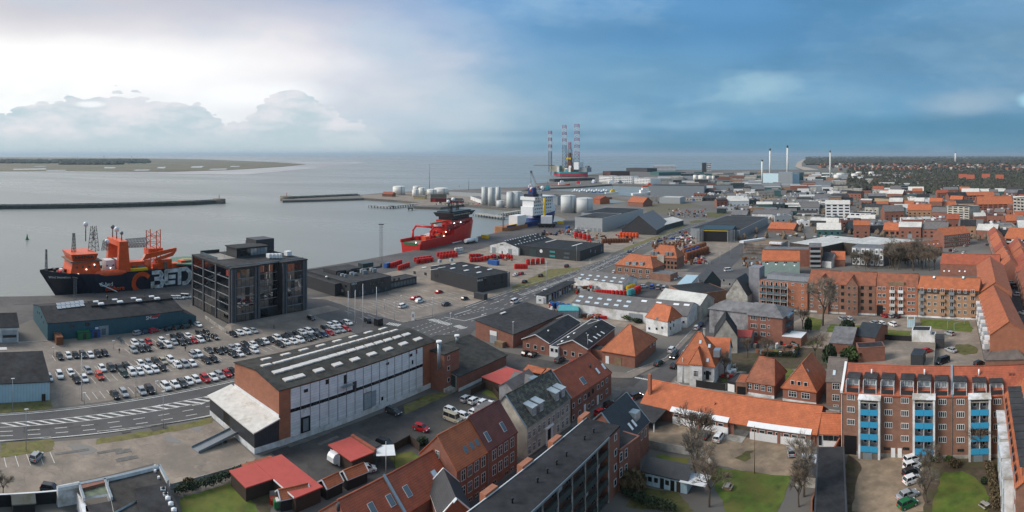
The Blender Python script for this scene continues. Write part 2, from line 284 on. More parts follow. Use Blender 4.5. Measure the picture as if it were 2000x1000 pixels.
# ------------------------------------------------------------------ mesh builder
class MB:
 def __init__(s):s.v=[];s.f=[];s.m=[];s.mats=[];s.sm=[]
 def mi(s,m):
  m=M[m] if isinstance(m,str) else m
  if m not in s.mats:s.mats.append(m)
  return s.mats.index(m)
 def face(s,pts,m,smooth=False):
  i=len(s.v);s.v += [tuple(p) for p in pts];s.f.append(tuple(range(i,i+len(pts))));s.m.append(s.mi(m));s.sm.append(smooth)
 def hexa(s,c,m,mtop=None):
  """8 corners: bottom 4 (ccw) then top 4"""
  i=len(s.v);s.v += [tuple(p) for p in c]
  for q in ((3,2,1,0),(0,1,5,4),(1,2,6,5),(2,3,7,6),(3,0,4,7)):s.f.append(tuple(i+k for k in q));s.m.append(s.mi(m));s.sm.append(False)
  s.f.append((i+4,i+5,i+6,i+7));s.m.append(s.mi(mtop or m));s.sm.append(False)
  return s
 def box(s,x0,x1,y0,y1,z0,z1,m,mtop=None):
  return s.hexa([(x0,y0,z0),(x1,y0,z0),(x1,y1,z0),(x0,y1,z0),(x0,y0,z1),(x1,y0,z1),(x1,y1,z1),(x0,y1,z1)],m,mtop)
 def cyl(s,p0,p1,r0,m,r1=None,n=8,smooth=True,caps=True):
  p0,p1=Vector(p0),Vector(p1);r1=r0 if r1 is None else r1
  d=(p1-p0);a=d.orthogonal().normalized() if d.length else Vector((1,0,0));b=d.normalized().cross(a)
  if abs(d.x)+abs(d.y)<1e-6:a,b=Vector((1,0,0)),Vector((0,1 if d.z>0 else -1,0))
  i=len(s.v);k=s.mi(m)
  for p,r in ((p0,r0),(p1,r1)):
   for j in range(n):
    t=2*PI*j/n;s.v.append(tuple(p+a*math.cos(t)*r+b*math.sin(t)*r))
  for j in range(n):
   s.f.append((i+j,i+(j+1) % n,i+n+(j+1) % n,i+n+j));s.m.append(k);s.sm.append(smooth and n>5)
  if caps:
   s.f.append(tuple(i+n+j for j in range(n)));s.f.append(tuple(i+n-1-j for j in range(n)));s.m += [k,k];s.sm += [False,False]
  return s
 def dome(s,c,r,h,m,n=24,k=5,ang=PI/2):
  i=len(s.v);mi=s.mi(m)
  for a in range(k+1):
   t=ang*a/k;rr=r*math.cos(t);z=c[2]+h*math.sin(t)
   for j in range(n):s.v.append((c[0]+rr*math.cos(2*PI*j/n),c[1]+rr*math.sin(2*PI*j/n),z))
  for a in range(k):
   for j in range(n):s.f.append((i+a*n+j,i+a*n+(j+1) % n,i+(a+1)*n+(j+1) % n,i+(a+1)*n+j));s.m.append(mi);s.sm.append(True)
  return s
 def ball(s,c,r,m,n=12):
  s.dome(c,r,r,m,n,4);s.dome(c,r,-r,m,n,4);return s
 def loft(s,rings,m,caps=True,smooth=False):
  k=s.mi(m);n=len(rings[0]);i=len(s.v)
  for r in rings:s.v += [tuple(p) for p in r]
  for a in range(len(rings)-1):
   for j in range(n):s.f.append((i+a*n+j,i+a*n+(j+1) % n,i+(a+1)*n+(j+1) % n,i+(a+1)*n+j));s.m.append(k);s.sm.append(smooth)
  if caps:
   s.f.append(tuple(i+n-1-j for j in range(n)));s.f.append(tuple(i+(len(rings)-1)*n+j for j in range(n)));s.m += [k,k];s.sm += [False,False]
  return s
 def lattice(s,p0,p1,w,m,n=8,r=.08,w1=None):
  """square lattice mast or boom of thin bars"""
  p0,p1=Vector(p0),Vector(p1);d=p1-p0;a=d.orthogonal().normalized();b=d.normalized().cross(a);w1=w if w1 is None else w1
  def c(t,k):
   ww=(w+(w1-w)*t)/2;sx,sy=((-1,-1),(1,-1),(1,1),(-1,1))[k % 4]
   return p0+d*t+a*sx*ww+b*sy*ww
  for k in range(4):
   s.cyl(c(0,k),c(1,k),r,m,n=4,caps=False)
   for i in range(n):
    q=(i % 2)
    s.cyl(c(i/n,k+q),c((i+1)/n,k+1-q),r*.6,m,n=3,caps=False)
    s.cyl(c(i/n,k),c(i/n,k+1),r*.6,m,n=3,caps=False)
  return s
 def mesh(s,name):
  me=bpy.data.meshes.new(name);me.from_pydata(s.v,[],s.f)
  for m in s.mats:me.materials.append(m)
  me.polygons.foreach_set('material_index',s.m);me.polygons.foreach_set('use_smooth',s.sm)
  uvl=me.uv_layers.new(name='UVMap');uv=[]
  for f in me.polygons:
   n=f.normal
   if abs(n.z)>.95:u,w=Vector((1,0,0)),Vector((0,1,0))
   else:
    u=Vector((-n.y,n.x,0)).normalized();w=n.cross(u)
   for vi in f.vertices:
    p=me.vertices[vi].co;uv += [p.dot(u),p.dot(w)]
  uvl.data.foreach_set('uv',uv)
  return me

def link(name,me,parent=None,loc=(0,0,0),rz=0,m=None,rot=None):
 if isinstance(me,MB):me=me.mesh(name)
 o=bpy.data.objects.new(name,me);COL.objects.link(o)
 o.location=loc;o.rotation_euler=rot or (0,0,rz)
 if parent:o.parent=parent
 if m is not None:
  o.material_slots[0].link='OBJECT';o.material_slots[0].material=M[m] if isinstance(m,str) else m
 return o
def tag(o,label=None,cat=None,group=None,kind=None):
 if label:o['label']=label
 if cat:o['category']=cat
 if group:o['group']=group
 if kind:o['kind']=kind
 return o
def empty(name,loc,rz=0):
 o=bpy.data.objects.new(name,None);COL.objects.link(o);o.location=loc;o.rotation_euler=(0,0,rz);o.empty_display_size=1;return o
def struct(name,mb,**k):
 return tag(link(name,mb,**k),kind='structure')
def copy_tree(root,loc,rz,label,group,paint=None):
 r=root.copy();COL.objects.link(r);r.location=loc;r.rotation_euler=(0,0,rz);r['label']=label
 if group:r['group']=group
 for ch in root.children:
  c=ch.copy();COL.objects.link(c);c.parent=r
  for g in ch.children:
   e=g.copy();COL.objects.link(e);e.parent=c
 return r
CACHE={}
def cached(key,fn):
 if key not in CACHE:CACHE[key]=fn()
 return CACHE[key]

RAG={'lawn':.35,'grass':.35,'verge':.25,'soil':.3,'puddle':.25,'sand_yard':.3}
def sheet(name,pts,z,m,holes=(),depth=0,world=False,kind='structure',**k):
 """flat polygon of ground; pts are picture points laid on the plane z (or world points)"""
 conv=(lambda q:[Vector((p[0],p[1],z)) for p in q]) if world else (lambda q:[P(p,z) for p in q])
 loops=[conv(pts)]+[conv(h) for h in holes]
 if m in RAG and name != 'salt_pond':
  l2=[];rr=random.Random(len(pts)+int(pts[0][0]))
  for a,b in zip(loops[0],loops[0][1:]+loops[0][:1]):
   n=max(1,min(30,int((b-a).length/1.3)))
   for i in range(n):l2.append(a.lerp(b,i/n)+Vector((rr.uniform(-1,1),rr.uniform(-1,1),0))*RAG[m])
  loops[0]=l2
 flat=[p for l in loops for p in l]
 mb=MB()
 i0=len(mb.v);mb.v += [tuple(p) for p in flat];mi=mb.mi(m)
 for t in tessellate_polygon(loops):
  a,b,c=(flat[q] for q in t)
  t=t if (b-a).cross(c-a).z>0 else (t[0],t[2],t[1])
  mb.f.append(tuple(i0+q for q in t));mb.m.append(mi);mb.sm.append(False)
 if depth:
  for l in loops:
   for a,b in zip(l,l[1:]+l[:1]):
    mb.face([a,b,b-Vector((0,0,depth)),a-Vector((0,0,depth))],k.get('side','concrete_dark'))
 o=link(name,mb)
 if kind:o['kind']=kind
 return o

# ------------------------------------------------------------------ building frame
def winmesh(w,h,cols=2,rows=1,frame='white_frame',glass='glass',fw=.09):
 def f():
  a=MB();t=.07
  a.box(-w/2,w/2,-t,0,-h/2,-h/2+fw,frame);a.box(-w/2,w/2,-t,0,h/2-fw,h/2,frame)
  for i in range(cols+1):
   x=-w/2+(w-fw)*i/cols;a.box(x,x+fw,-t,0,-h/2+fw,h/2-fw,frame)
  for j in range(1,rows):
   z=-h/2+h*(j/rows if rows>2 else .62);a.box(-w/2+fw,w/2-fw,-t+.01,0,z-.03,z+.03,frame)
  g=MB();g.box(-w/2+fw*.6,w/2-fw*.6,-.035,-.005,-h/2+fw*.6,h/2-fw*.6,glass)
  return a.mesh('window'),g.mesh('pane')
 return cached(('win',w,h,cols,rows,frame,glass,fw),f)

class B:
 """a building (or other thing) with its own frame: x along the camera-side front A->Bp, y away from the camera"""
 def __init__(s,name,label,cat,A,Bp,C=None,z=0,depth=None,group=None,zc=None):
  A=P(A,z);Q=P(Bp,z);s.w=(Q-A).xy.length;s.rz=math.atan2(Q.y-A.y,Q.x-A.x)
  s.o=Vector((A.x,A.y,0));s.ux=Vector((math.cos(s.rz),math.sin(s.rz),0));s.uy=Vector((-s.ux.y,s.ux.x,0))
  if C is not None:s.d=abs((P(C,z if zc is None else zc)-A).dot(s.uy))
  else:s.d=depth or 10
  s.e=tag(empty(name,s.o,s.rz),label,cat,group)
 def loc(s,w):q=Vector(w)-s.o;return Vector((q.dot(s.ux),q.dot(s.uy),w[2]))
 def hit(s,p,p0=(0,0,0),n=(0,-1,0)):
  """where the line of sight of picture point p meets the local plane (p0, n)"""
  d=ray(p);d=Vector((d.dot(s.ux),d.dot(s.uy),d.z));c=s.loc(Vector((0,0,H)))
  n=Vector(n);t=(Vector(p0)-c).dot(n)/d.dot(n);return c+d*t
 def F_(s,p,y=0):return s.hit(p,(0,y,0),(0,-1,0))
 def L_(s,p,x=0):return s.hit(p,(x,0,0),(-1,0,0))
 def Z_(s,p,z):return s.hit(p,(0,0,z),(0,0,1))
 def add(s,name,mb,**k):return link(name,mb,s.e,**k)
 def box(s,name,x0,x1,y0,y1,z0,z1,m,mtop=None):return s.add(name,MB().box(x0,x1,y0,y1,z0,z1,m,mtop))
 def flat(s,m,roof,h,x0=0,x1=None,y0=0,y1=None,z0=0,par=.3,rim=None,name='wall'):
  x1=s.w if x1 is None else x1;y1=s.d if y1 is None else y1
  s.box(name,x0,x1,y0,y1,z0,h-par,m)
  r=MB().box(x0+.3,x1-.3,y0+.3,y1-.3,h-par,h-par+.12,roof)
  s.add('roof',r)
  q=MB();rim=rim or m
  q.box(x0-.06,x1+.06,y0-.06,y0+.3,h-par,h,rim);q.box(x0-.06,x1+.06,y1-.3,y1+.06,h-par,h,rim)
  q.box(x0-.06,x0+.3,y0+.3,y1-.3,h-par,h,rim);q.box(x1-.3,x1+.06,y0+.3,y1-.3,h-par,h,rim)
  s.add('parapet',q)
 def gable(s,m,roof,ze,zr,x0=0,x1=None,y0=0,y1=None,axis='x',rf=.5,zb=None,ov=.35,hl=0,hr=0,th=.18,z0=0,verge=None):
  """gable or (hl, hr = hip run in metres) hipped roof; rf = ridge position, zb = far eave height"""
  x1=s.w if x1 is None else x1;y1=s.d if y1 is None else y1;zb=ze if zb is None else zb
  T=(lambda a,b,c:(a,b,c)) if axis=='x' else (lambda a,b,c:(b,a,c))
  fl=axis != 'x'
  a0,a1,b0,b1=(x0,x1,y0,y1) if axis=='x' else (y0,y1,x0,x1)
  br=b0+(b1-b0)*rf
  w=MB()
  def fc(mb,pts,mm):
   q=[T(*p) for p in pts];mb.face(q[::-1] if fl else q,mm)
  fc(w,[(a0,b0,z0),(a1,b0,z0),(a1,b0,ze),(a0,b0,ze)],m);fc(w,[(a1,b1,z0),(a0,b1,z0),(a0,b1,zb),(a1,b1,zb)],m)
  for a,hh,rev in ((a0,hl,1),(a1,hr,0)):
   pts=[(a,b0,z0),(a,b1,z0),(a,b1,zb)]+([(a,br,zr)] if not hh else [])+[(a,b0,ze)]
   fc(w,pts[::-1] if rev else pts,m)
  s.add('wall',w)
  r=MB();kf=(zr-ze)/(br-b0);kb=(zr-zb)/(b1-br)
  A0,A1=a0-ov,a1+ov
  ef=(b0-ov,ze-ov*kf);eb=(b1+ov,zb-ov*kb)
  oh=ov
  R0,R1=(a0+hl if hl else A0),(a1-hr if hr else A1)
  ft=[(A0,ef[0],ef[1]),(A1,ef[0],ef[1]),(R1,br,zr),(R0,br,zr)]
  bt=[(A1,eb[0],eb[1]),(A0,eb[0],eb[1]),(R0,br,zr),(R1,br,zr)]
  up=[ft,bt]
  if hl:up.append([(A0,eb[0],eb[1]),(A0,ef[0],ef[1]),(R0,br,zr)])
  if hr:up.append([(A1,ef[0],ef[1]),(A1,eb[0],eb[1]),(R1,br,zr)])
  for q in up:
   fc(r,[(x,y,z+th) for x,y,z in q],roof)
   fc(r,[(x,y,z) for x,y,z in q[::-1]],roof)
  ring=[(A0,ef[0],ef[1]),(A1,ef[0],ef[1])]+([(R1,br,zr)] if not hr else [])+[(A1,eb[0],eb[1]),(A0,eb[0],eb[1])]+([(R0,br,zr)] if not hl else [])
  vm=verge or roof
  for p,q in zip(ring,ring[1:]+ring[:1]):
   fc(r,[p,q,(q[0],q[1],q[2]+th),(p[0],p[1],p[2]+th)],vm)
  ro=s.add('roof',r)
  if verge:
   for a in (A0,A1):
    for e in (ef,eb):s.add('verge_board',MB().cyl(T(a,e[0],e[1]+th),T(a,br,zr+th),.14,verge,n=4,smooth=False))
  # ridge tiles
  if str(roof).startswith('tile'):
   s.add('ridge_tile',MB().cyl(T(R0,br,zr+th-.02),T(R1,br,zr+th-.02),.16,roof,n=6))
   hips=[]
   if hl:hips += [(R0,A0)]
   if hr:hips += [(R1,A1)]
   for R_,A_ in hips:
    for e in (ef,eb):s.add('hip_tile',MB().cyl(T(R_,br,zr+th-.02),T(A_,e[0],e[1]+th-.02),.13,roof,n=6))
  s.pl={'f':(T(a0,b0,ze+th),T(0,-kf,1)),'b':(T(a0,b1,zb+th),T(0,kb,1)),'x0':(b0,ze,kf)}
  return ro
 def win(s,face,u,z,w=1.1,h=1.3,cols=2,rows=1,off=0,frame='white_frame',glass='glass',name='window',sub=True,fw=.09):
  fm,gm=winmesh(w,h,cols,rows,frame,glass,fw)
  e=.012
  if face=='F':L,rz=(u,off-e,z),0
  elif face=='L':L,rz=(off-e,u,z),-PI/2
  elif face=='R':L,rz=(s.w+off+e,u,z),PI/2
  else:L,rz=(u,s.d+off+e,z),PI
  o=s.add(name,fm,loc=L,rz=rz)
  if sub:link('pane',gm,o)
  return o
 def wins(s,face,pix,**k):
  """windows centred at picture points on that face"""
  for p in pix:
   q=s.F_(p,k.get('off',0)) if face=='F' else s.L_(p,k.get('off',0) if face=='L' else s.w+k.get('off',0)) 
   s.win(face,q.x if face=='F' else q.y,q.z,**k)
 def grid(s,face,us,zs,**k):
  for u in us:
   for z in zs:s.win(face,u,z,**k)
 def onroof(s,pix,w=.9,h=1.4,m='skylight_white',th=.12,name='skylight',pl='f',frame='grey_paint'):
  """flat roof windows lying on the front roof slope at picture points"""
  p0,n=s.pl[pl] if isinstance(pl,str) else pl
  n=Vector(n).normalized();q=n.to_track_quat('Z','Y')
  X=Vector((n.y,-n.x,0)) if n.xy.length>1e-4 else Vector((1,0,0));X.normalize()
  if X.x<0 or (abs(X.x)<1e-6 and X.y<0):X=-X
  Yv=n.cross(X);rot=Matrix((X,Yv,n)).transposed().to_euler()
  def f():
   a=MB();a.box(-w/2,w/2,-h/2,h/2,0,th*.8,frame);a.box(-w/2+.07,w/2-.07,-h/2+.07,h/2-.07,th*.8,th,m);return a.mesh(name)
  me=cached(('sky',w,h,m,th,frame),f)
  for p in pix:
   s.add(name,me,loc=s.hit(p,p0,n),rot=rot)
 def chimney(s,x,y,z0,z1,w=.6,m='brick_red'):
  a=MB().box(x-w/2,x+w/2,y-w/2,y+w/2,z0,z1,m);a.box(x-w/2-.08,x+w/2+.08,y-w/2-.08,y+w/2+.08,z1,z1+.12,'concrete')
  s.add('chimney',a)
def text(body,size,m,parent,loc,rot,ext=.02,name='lettering'):
 cu=bpy.data.curves.new(name,'FONT');cu.body=body;cu.size=size;cu.extrude=ext;cu.align_x='CENTER';cu.align_y='CENTER';cu.resolution_u=3
 t=bpy.data.objects.new('t',cu);COL.objects.link(t)
 me=bpy.data.meshes.new_from_object(t.evaluated_get(bpy.context.evaluated_depsgraph_get()));bpy.data.objects.remove(t)
 me.materials.clear();me.materials.append(M[m])
 o=link(name,me,parent,loc=loc,rot=rot);return o
def sign(b,body,size,m,p,face='F',off=0):
 if face=='F':q=b.F_(p,off);rot=(PI/2,0,0);q.y -= .06
 else:q=b.L_(p,b.w+off);rot=(PI/2,0,PI/2);q.x += .06
 return text(body,size,m,b.e,q,rot)
ORD=['leftmost','second','third','fourth','fifth','sixth','seventh','eighth','ninth','tenth','eleventh','twelfth','thirteenth','fourteenth','fifteenth','sixteenth','seventeenth','eighteenth','nineteenth','twentieth','twenty-first','twenty-second','twenty-third','twenty-fourth','twenty-fifth','twenty-sixth','twenty-seventh','twenty-eighth','twenty-ninth','thirtieth','thirty-first','thirty-second','thirty-third','thirty-fourth','thirty-fifth','thirty-sixth']
def nth(i):return 'leftmost' if i==0 else ORD[i]+' from left'
# ------------------------------------------------------------------ ground, water, roads
def wp(q,z=0):return [tuple(P(p,z).xy) for p in q]
def water():
 m=bpy.data.materials.new('water');m.use_nodes=True;t=m.node_tree;b=t.nodes['Principled BSDF'];L=t.links.new
 b.inputs['Base Color'].default_value=(.22,.235,.22,1);b.inputs['Roughness'].default_value=.22;b.inputs['IOR'].default_value=1.33
 g=t.nodes.new('ShaderNodeNewGeometry');mp=t.nodes.new('ShaderNodeMapping');mp.inputs['Rotation'].default_value=(0,0,.5);mp.inputs['Scale'].default_value=(.35,.8,.3);L(g.outputs['Position'],mp.inputs[0])
 n=t.nodes.new('ShaderNodeTexNoise');n.inputs['Scale'].default_value=1;n.inputs['Detail'].default_value=4;L(mp.outputs[0],n.inputs['Vector'])
 n2=t.nodes.new('ShaderNodeTexNoise');n2.inputs['Scale'].default_value=.004;n2.inputs['Detail'].default_value=6;mp2=t.nodes.new('ShaderNodeMapping');mp2.inputs['Scale'].default_value=(.4,1.4,1);L(g.outputs['Position'],mp2.inputs[0]);L(mp2.outputs[0],n2.inputs['Vector'])
 r=t.nodes.new('ShaderNodeMapRange');L(n2.outputs[0],r.inputs[0]);r.inputs[1].default_value=.4;r.inputs[2].default_value=.62;r.inputs[3].default_value=.27;r.inputs[4].default_value=.36;L(r.outputs[0],b.inputs['Roughness'])
 bp=t.nodes.new('ShaderNodeBump');bp.inputs['Strength'].default_value=.9;bp.inputs['Distance'].default_value=.35;L(n.outputs[0],bp.inputs['Height']);L(bp.outputs[0],b.inputs['Normal'])
 M['water']=m
water()
WZ=-3.0
sheet('sea',[(-45000,-8000),(45000,-8000),(45000,60000),(-45000,60000)],WZ,'water',world=True)
def far(a,r=36000):return (r*math.sin(a),r*math.cos(a))
quay_pts=[(0,579),(107,577),(369,555),(700,509),(800,490.5),(942,460),(1050,438),(1100,431)]
shore=[(1112,424),(1085,416),(1040,411),(1012,409),(960,404),(905,399),(860,405),(808,403),(808,398),(825,396),(775,391),(710,387)]
arm=[(552,391.5),(551,388),(585,385),(700,381),(767,375),(880,371),(977,366.5),(1022,365.5),(1060,362),(1047,358),(1082,355),(1085,350),(1162,346.5),(1140,342.5),(1187,336),(1222,334),(1322,331.5),(1500,331.5),(1566,331),(1553,325),(1556,318.5),(1568,310.5),(1585,306.2),(1640,304.2)]
outline=[(-420,-120),(-300,40)]+wp(quay_pts)+wp(shore)+wp(arm)+[far(.62),far(1.2),far(1.7),(3000,-2500),(-300,-2500)]
pool1=wp(c1(70,566,190,552,430,543,660,528,780,520,1070,530,1080,603,960,612,620,585,330,566,180,575))
pool2=wp(c1(640,625,780,620,905,640,900,655,760,668,690,675))
pool3=wp(c1(1150,479,1370,476,1370,490,1180,492))
sheet('ground',outline,0,'town_ground',holes=[pool1,pool2,pool3],depth=4.5,world=True)
# quay apron
qa=sheet('quay',[(-320,0)]+wp([(0,580),(107,577.6),(369,555.6),(700,509.5),(800,491),(942,460.4),(1050,438.4),(1100,432),(1135,428),(1150,445),(1060,462),(1000,470),(955,482),(820,518),(742,535),(620,560),(375,585),(370,600),(230,597),(60,625),(0,650)])+[(-230,40)],.02,'asphalt_quay',world=True)
sheet('harbour_yard',[(742,536),(830,516),(960,480),(1060,462),(1160,444),(1230,450),(1240,462),(1185,505),(1110,530),(1000,570),(900,600),(760,575)],.03,'yard_gravel')
sheet('harbour_yard',[(1150,470),(1165,440),(1240,452),(1330,440),(1290,462),(1200,492)],.05,'yard_gravel')
sheet('spit_ground',[(712,386.5),(775,390.5),(825,395.5),(812,402),(905,399),(960,402),(1040,409),(1085,405),(1080,385),(1000,372),(880,374),(767,377),(702,382)],.04,'yard_gravel')
sheet('car_park',[(36,668),(95,665),(383,632),(455,640),(610,611),(690,650),(770,640),(700,655),(452,738),(100,796),(0,806),(0,668)],.03,'paving')
sheet('car_park',[(600,582),(690,575),(742,575),(905,592),(900,600),(790,629),(715,610),(640,585)],.05,'paving')
sheet('side_road',[(600,575),(640,573),(700,607),(792,631),(850,620),(840,655),(720,664),(690,650),(600,610)],.04,'asphalt')
# main road
L_e=[(-60,820),(0,811),(459,743.5),(907,600),(1000,567),(1137,525),(1197,501),(1250,479),(1310,455),(1365,437),(1430,420)]
R_e=[(1420,428),(1350,452),(1322,460),(1250,484),(1200,517),(1122,549),(1030,588),(900,655),(415,812),(0,862),(-60,868)]
sheet('road',L_e+R_e,.07,'asphalt')
sheet('road',[(800,630),(900,603),(1030,590),(930,640),(905,668),(850,668),(780,640)],.06,'asphalt')
def strip(name,pts,w,z,m='marking',dash=None,gap=0,world=False,skip=None,mb=None):
 """a painted line of width w along picture points"""
 a=mb or MB();q=[Vector(p) for p in (pts if world else wp(pts))]
 t=0
 for p0,p1 in zip(q,q[1:]):
  d=p1-p0;Ln=d.length;d.normalize();n=Vector((-d.y,d.x))*w/2
  s0=0
  while s0<Ln:
   s1=min(Ln,s0+(dash or 1e9))
   A,Bq=p0+d*s0,p0+d*s1
   a.face([(A.x+n.x,A.y+n.y,z),(A.x-n.x,A.y-n.y,z),(Bq.x-n.x,Bq.y-n.y,z),(Bq.x+n.x,Bq.y+n.y,z)],m)
   s0=s1+gap if dash else Ln
 if mb is None:return struct(name,a)
 return a
strip('road_edge_line',[(0,811.8),(459,744.5)],.3,.085);strip('road_edge_line',[(910,601),(1000,568.5),(1137,526),(1197,502),(1250,480),(1310,456),(1365,438)],.25,.085)
strip('road_edge_line',[(0,861),(415,810.8)],.3,.085);strip('road_edge_line',[(1122,547.5),(1200,515.5),(1250,482.7),(1322,459),(1350,451)],.25,.085)
def mixp(k):return [tuple(Vector(a)*(1-k)+Vector(b)*k) for a,b in zip(wp([(0,811),(459,743.5),(620,697),(800,638),(907,600),(1000,567),(1137,525),(1197,501),(1250,479),(1310,455),(1365,437)]),wp([(0,862),(500,797),(690,737),(900,655),(990,606),(1030,588),(1180,526),(1225,500),(1262,477),(1322,460),(1370,445)]))]
for k,i0,i1 in ((.66,0,2),(.82,0,2),(.2,4,11),(.36,4,11),(.7,4,11),(.85,4,11)):
 strip('lane_line',mixp(k)[i0:i1],.22,.085,dash=3,gap=3.5 if i0==0 else 5,world=True)
# hatched island of the left stretch and of the far stretch
def hatch(k0,k1,i0,i1,step,w):
 a=MB();A,Bq=mixp(k0)[i0:i1],mixp(k1)[i0:i1]
 for q0,q1,r0,r1 in zip(A,A[1:],Bq,Bq[1:]):
  q0,q1,r0,r1=map(Vector,(q0,q1,r0,r1));n=max(1,int((q1-q0).length/step))
  for i in range(n):
   t=i/n;u=(i+1.25)/n;e=w/(q1-q0).length
   p,s=q0.lerp(q1,t),r0.lerp(r1,min(1,u));p2,s2=q0.lerp(q1,t+e),r0.lerp(r1,min(1,u+e))
   a.face([(p.x,p.y,.085),(s.x,s.y,.085),(s2.x,s2.y,.085),(p2.x,p2.y,.085)],'marking')
 struct('hatching',a)
 strip('hatch_edge_line',A,.18,.088,world=True);strip('hatch_edge_line',Bq,.18,.088,world=True)
hatch(.33,.5,0,2,2.9,1.0);hatch(.46,.58,5,8,3.2,.7)
# crossing and stop lines at the junction
def zebra(p0,p1,n,w,l):
 a=MB();A,Bq=Vector(wp([p0])[0]),Vector(wp([p1])[0]);d=(Bq-A);L_=d.length;d.normalize();nn=Vector((-d.y,d.x))
 for i in range(n):
  c=A+d*L_*i/n
  q=[c-nn*l/2,c+nn*l/2,c+d*w+nn*l/2,c+d*w-nn*l/2]
  a.face([(v.x,v.y,.09) for v in q][::-1],'marking')
 struct('crossing',a)
zebra(a6(170,98)[0],a6(325,140)[0],9,.6,3);zebra(a6(365,145)[0],a6(430,170)[0],5,.6,3);zebra((757,632),(782,636),6,.6,3)
for q in (a6(270,78,430,108),a6(350,60,480,20),a6(140,100,200,92),a6(430,108,600,62)):strip('stop_line',q,.35,.09)
for q in (a6(20,165,270,85),a6(60,185,300,100),a6(110,200,260,150),a6(160,215,330,155),a6(260,215,470,150),a6(300,100,560,10),a6(420,60,640,10),a6(480,110,700,60)):strip('lane_line',q,.22,.09,dash=1.2,gap=1.2)
# arrows painted on the lanes
def arrow(p,q):
 A,Bq=Vector(wp([p])[0]),Vector(wp([q])[0]);d=(Bq-A).normalized();n=Vector((-d.y,d.x));a=MB()
 for poly in ([(0,-.12),(2.4,-.12),(2.4,.12),(0,.12)],[(2.4,-.5),(4,0),(2.4,.5)]):
  a.face([tuple(A+d*x+n*y)+(.09,) for x,y in poly],'marking')
 struct('lane_arrow',a)
for q in (((375,793),(398,788)),((330,790),(310,793)),((965,592),(985,585)),((1008,603),(1030,595)),((950,612),(930,620)),((1010,560+26),(1035,577))):arrow(*q)
sheet('verge',[(0,866),(0,893),(105,880),(104,862),(100,857)],.05,'verge');sheet('verge',[(189,857),(189,868),(300,850),(415,826),(415,815)],.05,'verge')
sheet('verge',a2(0,295,325,265,345,325,0,355),.05,'verge');sheet('verge',b7(1180,870,1500,770,1760,690,1745,700,1450,800,1200,885),.08,'verge')
sheet('verge',b6(0,440,290,300,530,290,545,300,250,400,0,472),.085,'verge');sheet('verge',c1(940,1000,1180,910,1340,838,1365,842,1210,915,990,1000),.08,'verge')
sheet('verge',b6(870,140,1080,60,1260,0,1290,0,1100,70,870,165),.085,'verge')
sheet('verge',c1(1380,812,1440,800,1530,800,1490,815,1400,822),.09,'grass')
# yard in the lower left
sheet('gravel_yard',[(0,880),(110,862),(190,856),(420,822),(500,895),(480,915),(335,955),(300,905),(110,950),(0,975)],.03,'yard_gravel')
for q in (a2(430,570,520,555,600,575,635,600,600,622,540,628,480,600),a2(1070,510,1110,505,1180,535,1170,555,1090,548),a2(1240,455,1290,435,1320,455,1290,475)):sheet('puddle',q,.045,'puddle')
for x0,y0,x1,y1 in ((25,640,42,710),(98,632,122,705),(173,627,200,698),(325,610,355,682),(268,655,282,692),(105,890,112,915),(190,882,198,905)):strip('parking_line',a2(x0,y0,x1,y1),.14,.05)
# dark yard in the middle
sheet('dark_yard',[(505,893),(545,876),(830,772),(900,760),(990,722),(1060,700),(960,765),(1000,800),(850,880),(700,950),(640,960),(530,885)],.03,'asphalt_dark')
sheet('puddle',a5(1170,640-0,1190,630,1200,650,1180,660),.06,'asphalt_dark')
sheet('lane',[(890,665),(1000,690),(1160,720),(1300,745),(1290,770),(1150,745),(1060,735),(990,722),(905,690)],.045,'asphalt_dark')
# street running up between the houses
sheet('street',[(1500,520),(1430,560),(1390,600),(1340,665),(1300,712),(1240,745),(1215,765),(1180,800),(1115,835),(1090,860),(900,990),(930,1010),(1150,880),(1215,830),(1265,790),(1310,745),(1400,650),(1440,590),(1520,530)],.06,'asphalt')
sheet('side_street',[(1290,735),(1250,775),(1400,790),(1640,830),(1645,812),(1600,802),(1440,775),(1330,760)],.055,'asphalt')
sheet('pavement',[(1318,745),(1330,752),(1440,768),(1645,805),(1645,812),(1440,780),(1325,763),(1300,752)],.12,'paving')
sheet('pavement',[(1150,722),(1225,728),(1300,700),(1370,625),(1415,575),(1422,579),(1378,628),(1308,702),(1235,738),(1160,737)],.12,'paving')
sheet('pavement',a7(1340,60,1440,20,1465,60,1440,90,1240,240,900,480,300,900,260,900,640,640,1100,330),.13,'concrete_dark')
zebra(b1(160,550)[0],b1(280,572)[0],8,.5,.8)
sheet('cross_road',[(1250,535),(1340,530),(1420,528),(1500,517),(1570,470),(1640,440),(1700,430),(1560,520),(1480,545),(1400,545),(1250,548)],.05,'asphalt')
sheet('cross_road',[(1340,530),(1400,505),(1440,480),(1500,440),(1530,430),(1470,480),(1420,530)],.052,'asphalt')
sheet('works_yard',[(1250,500),(1310,470),(1370,448),(1480,440),(1440,480),(1400,503),(1340,528),(1310,528),(1290,500)],.048,'yard_gravel')
sheet('yard',[(1045,590),(1122,552),(1240,560),(1340,545),(1440,560),(1380,610),(1370,640),(1330,650),(1110,625)],.047,'yard_gravel')
sheet('yard',b6(960,480,1060,400,1220,430,1240,470,1160,480,1110,550,900,540),.06,'asphalt_dark')
sheet('car_park',b6(880,395,1100,380,1260,320,1480,330,1390,400,1240,440),.058,'paving')
# right hand street between the terraces
sheet('street',b5(1760,60,1800,190,1860,330,1960,600,2000,720,2000,540,1930,400,1880,280,1850,200,1810,80,1790,60),.055,'asphalt')
sheet('street',b5(1700,50,1850,60,2000,60,2000,110,1850,90,1700,70),.052,'asphalt')
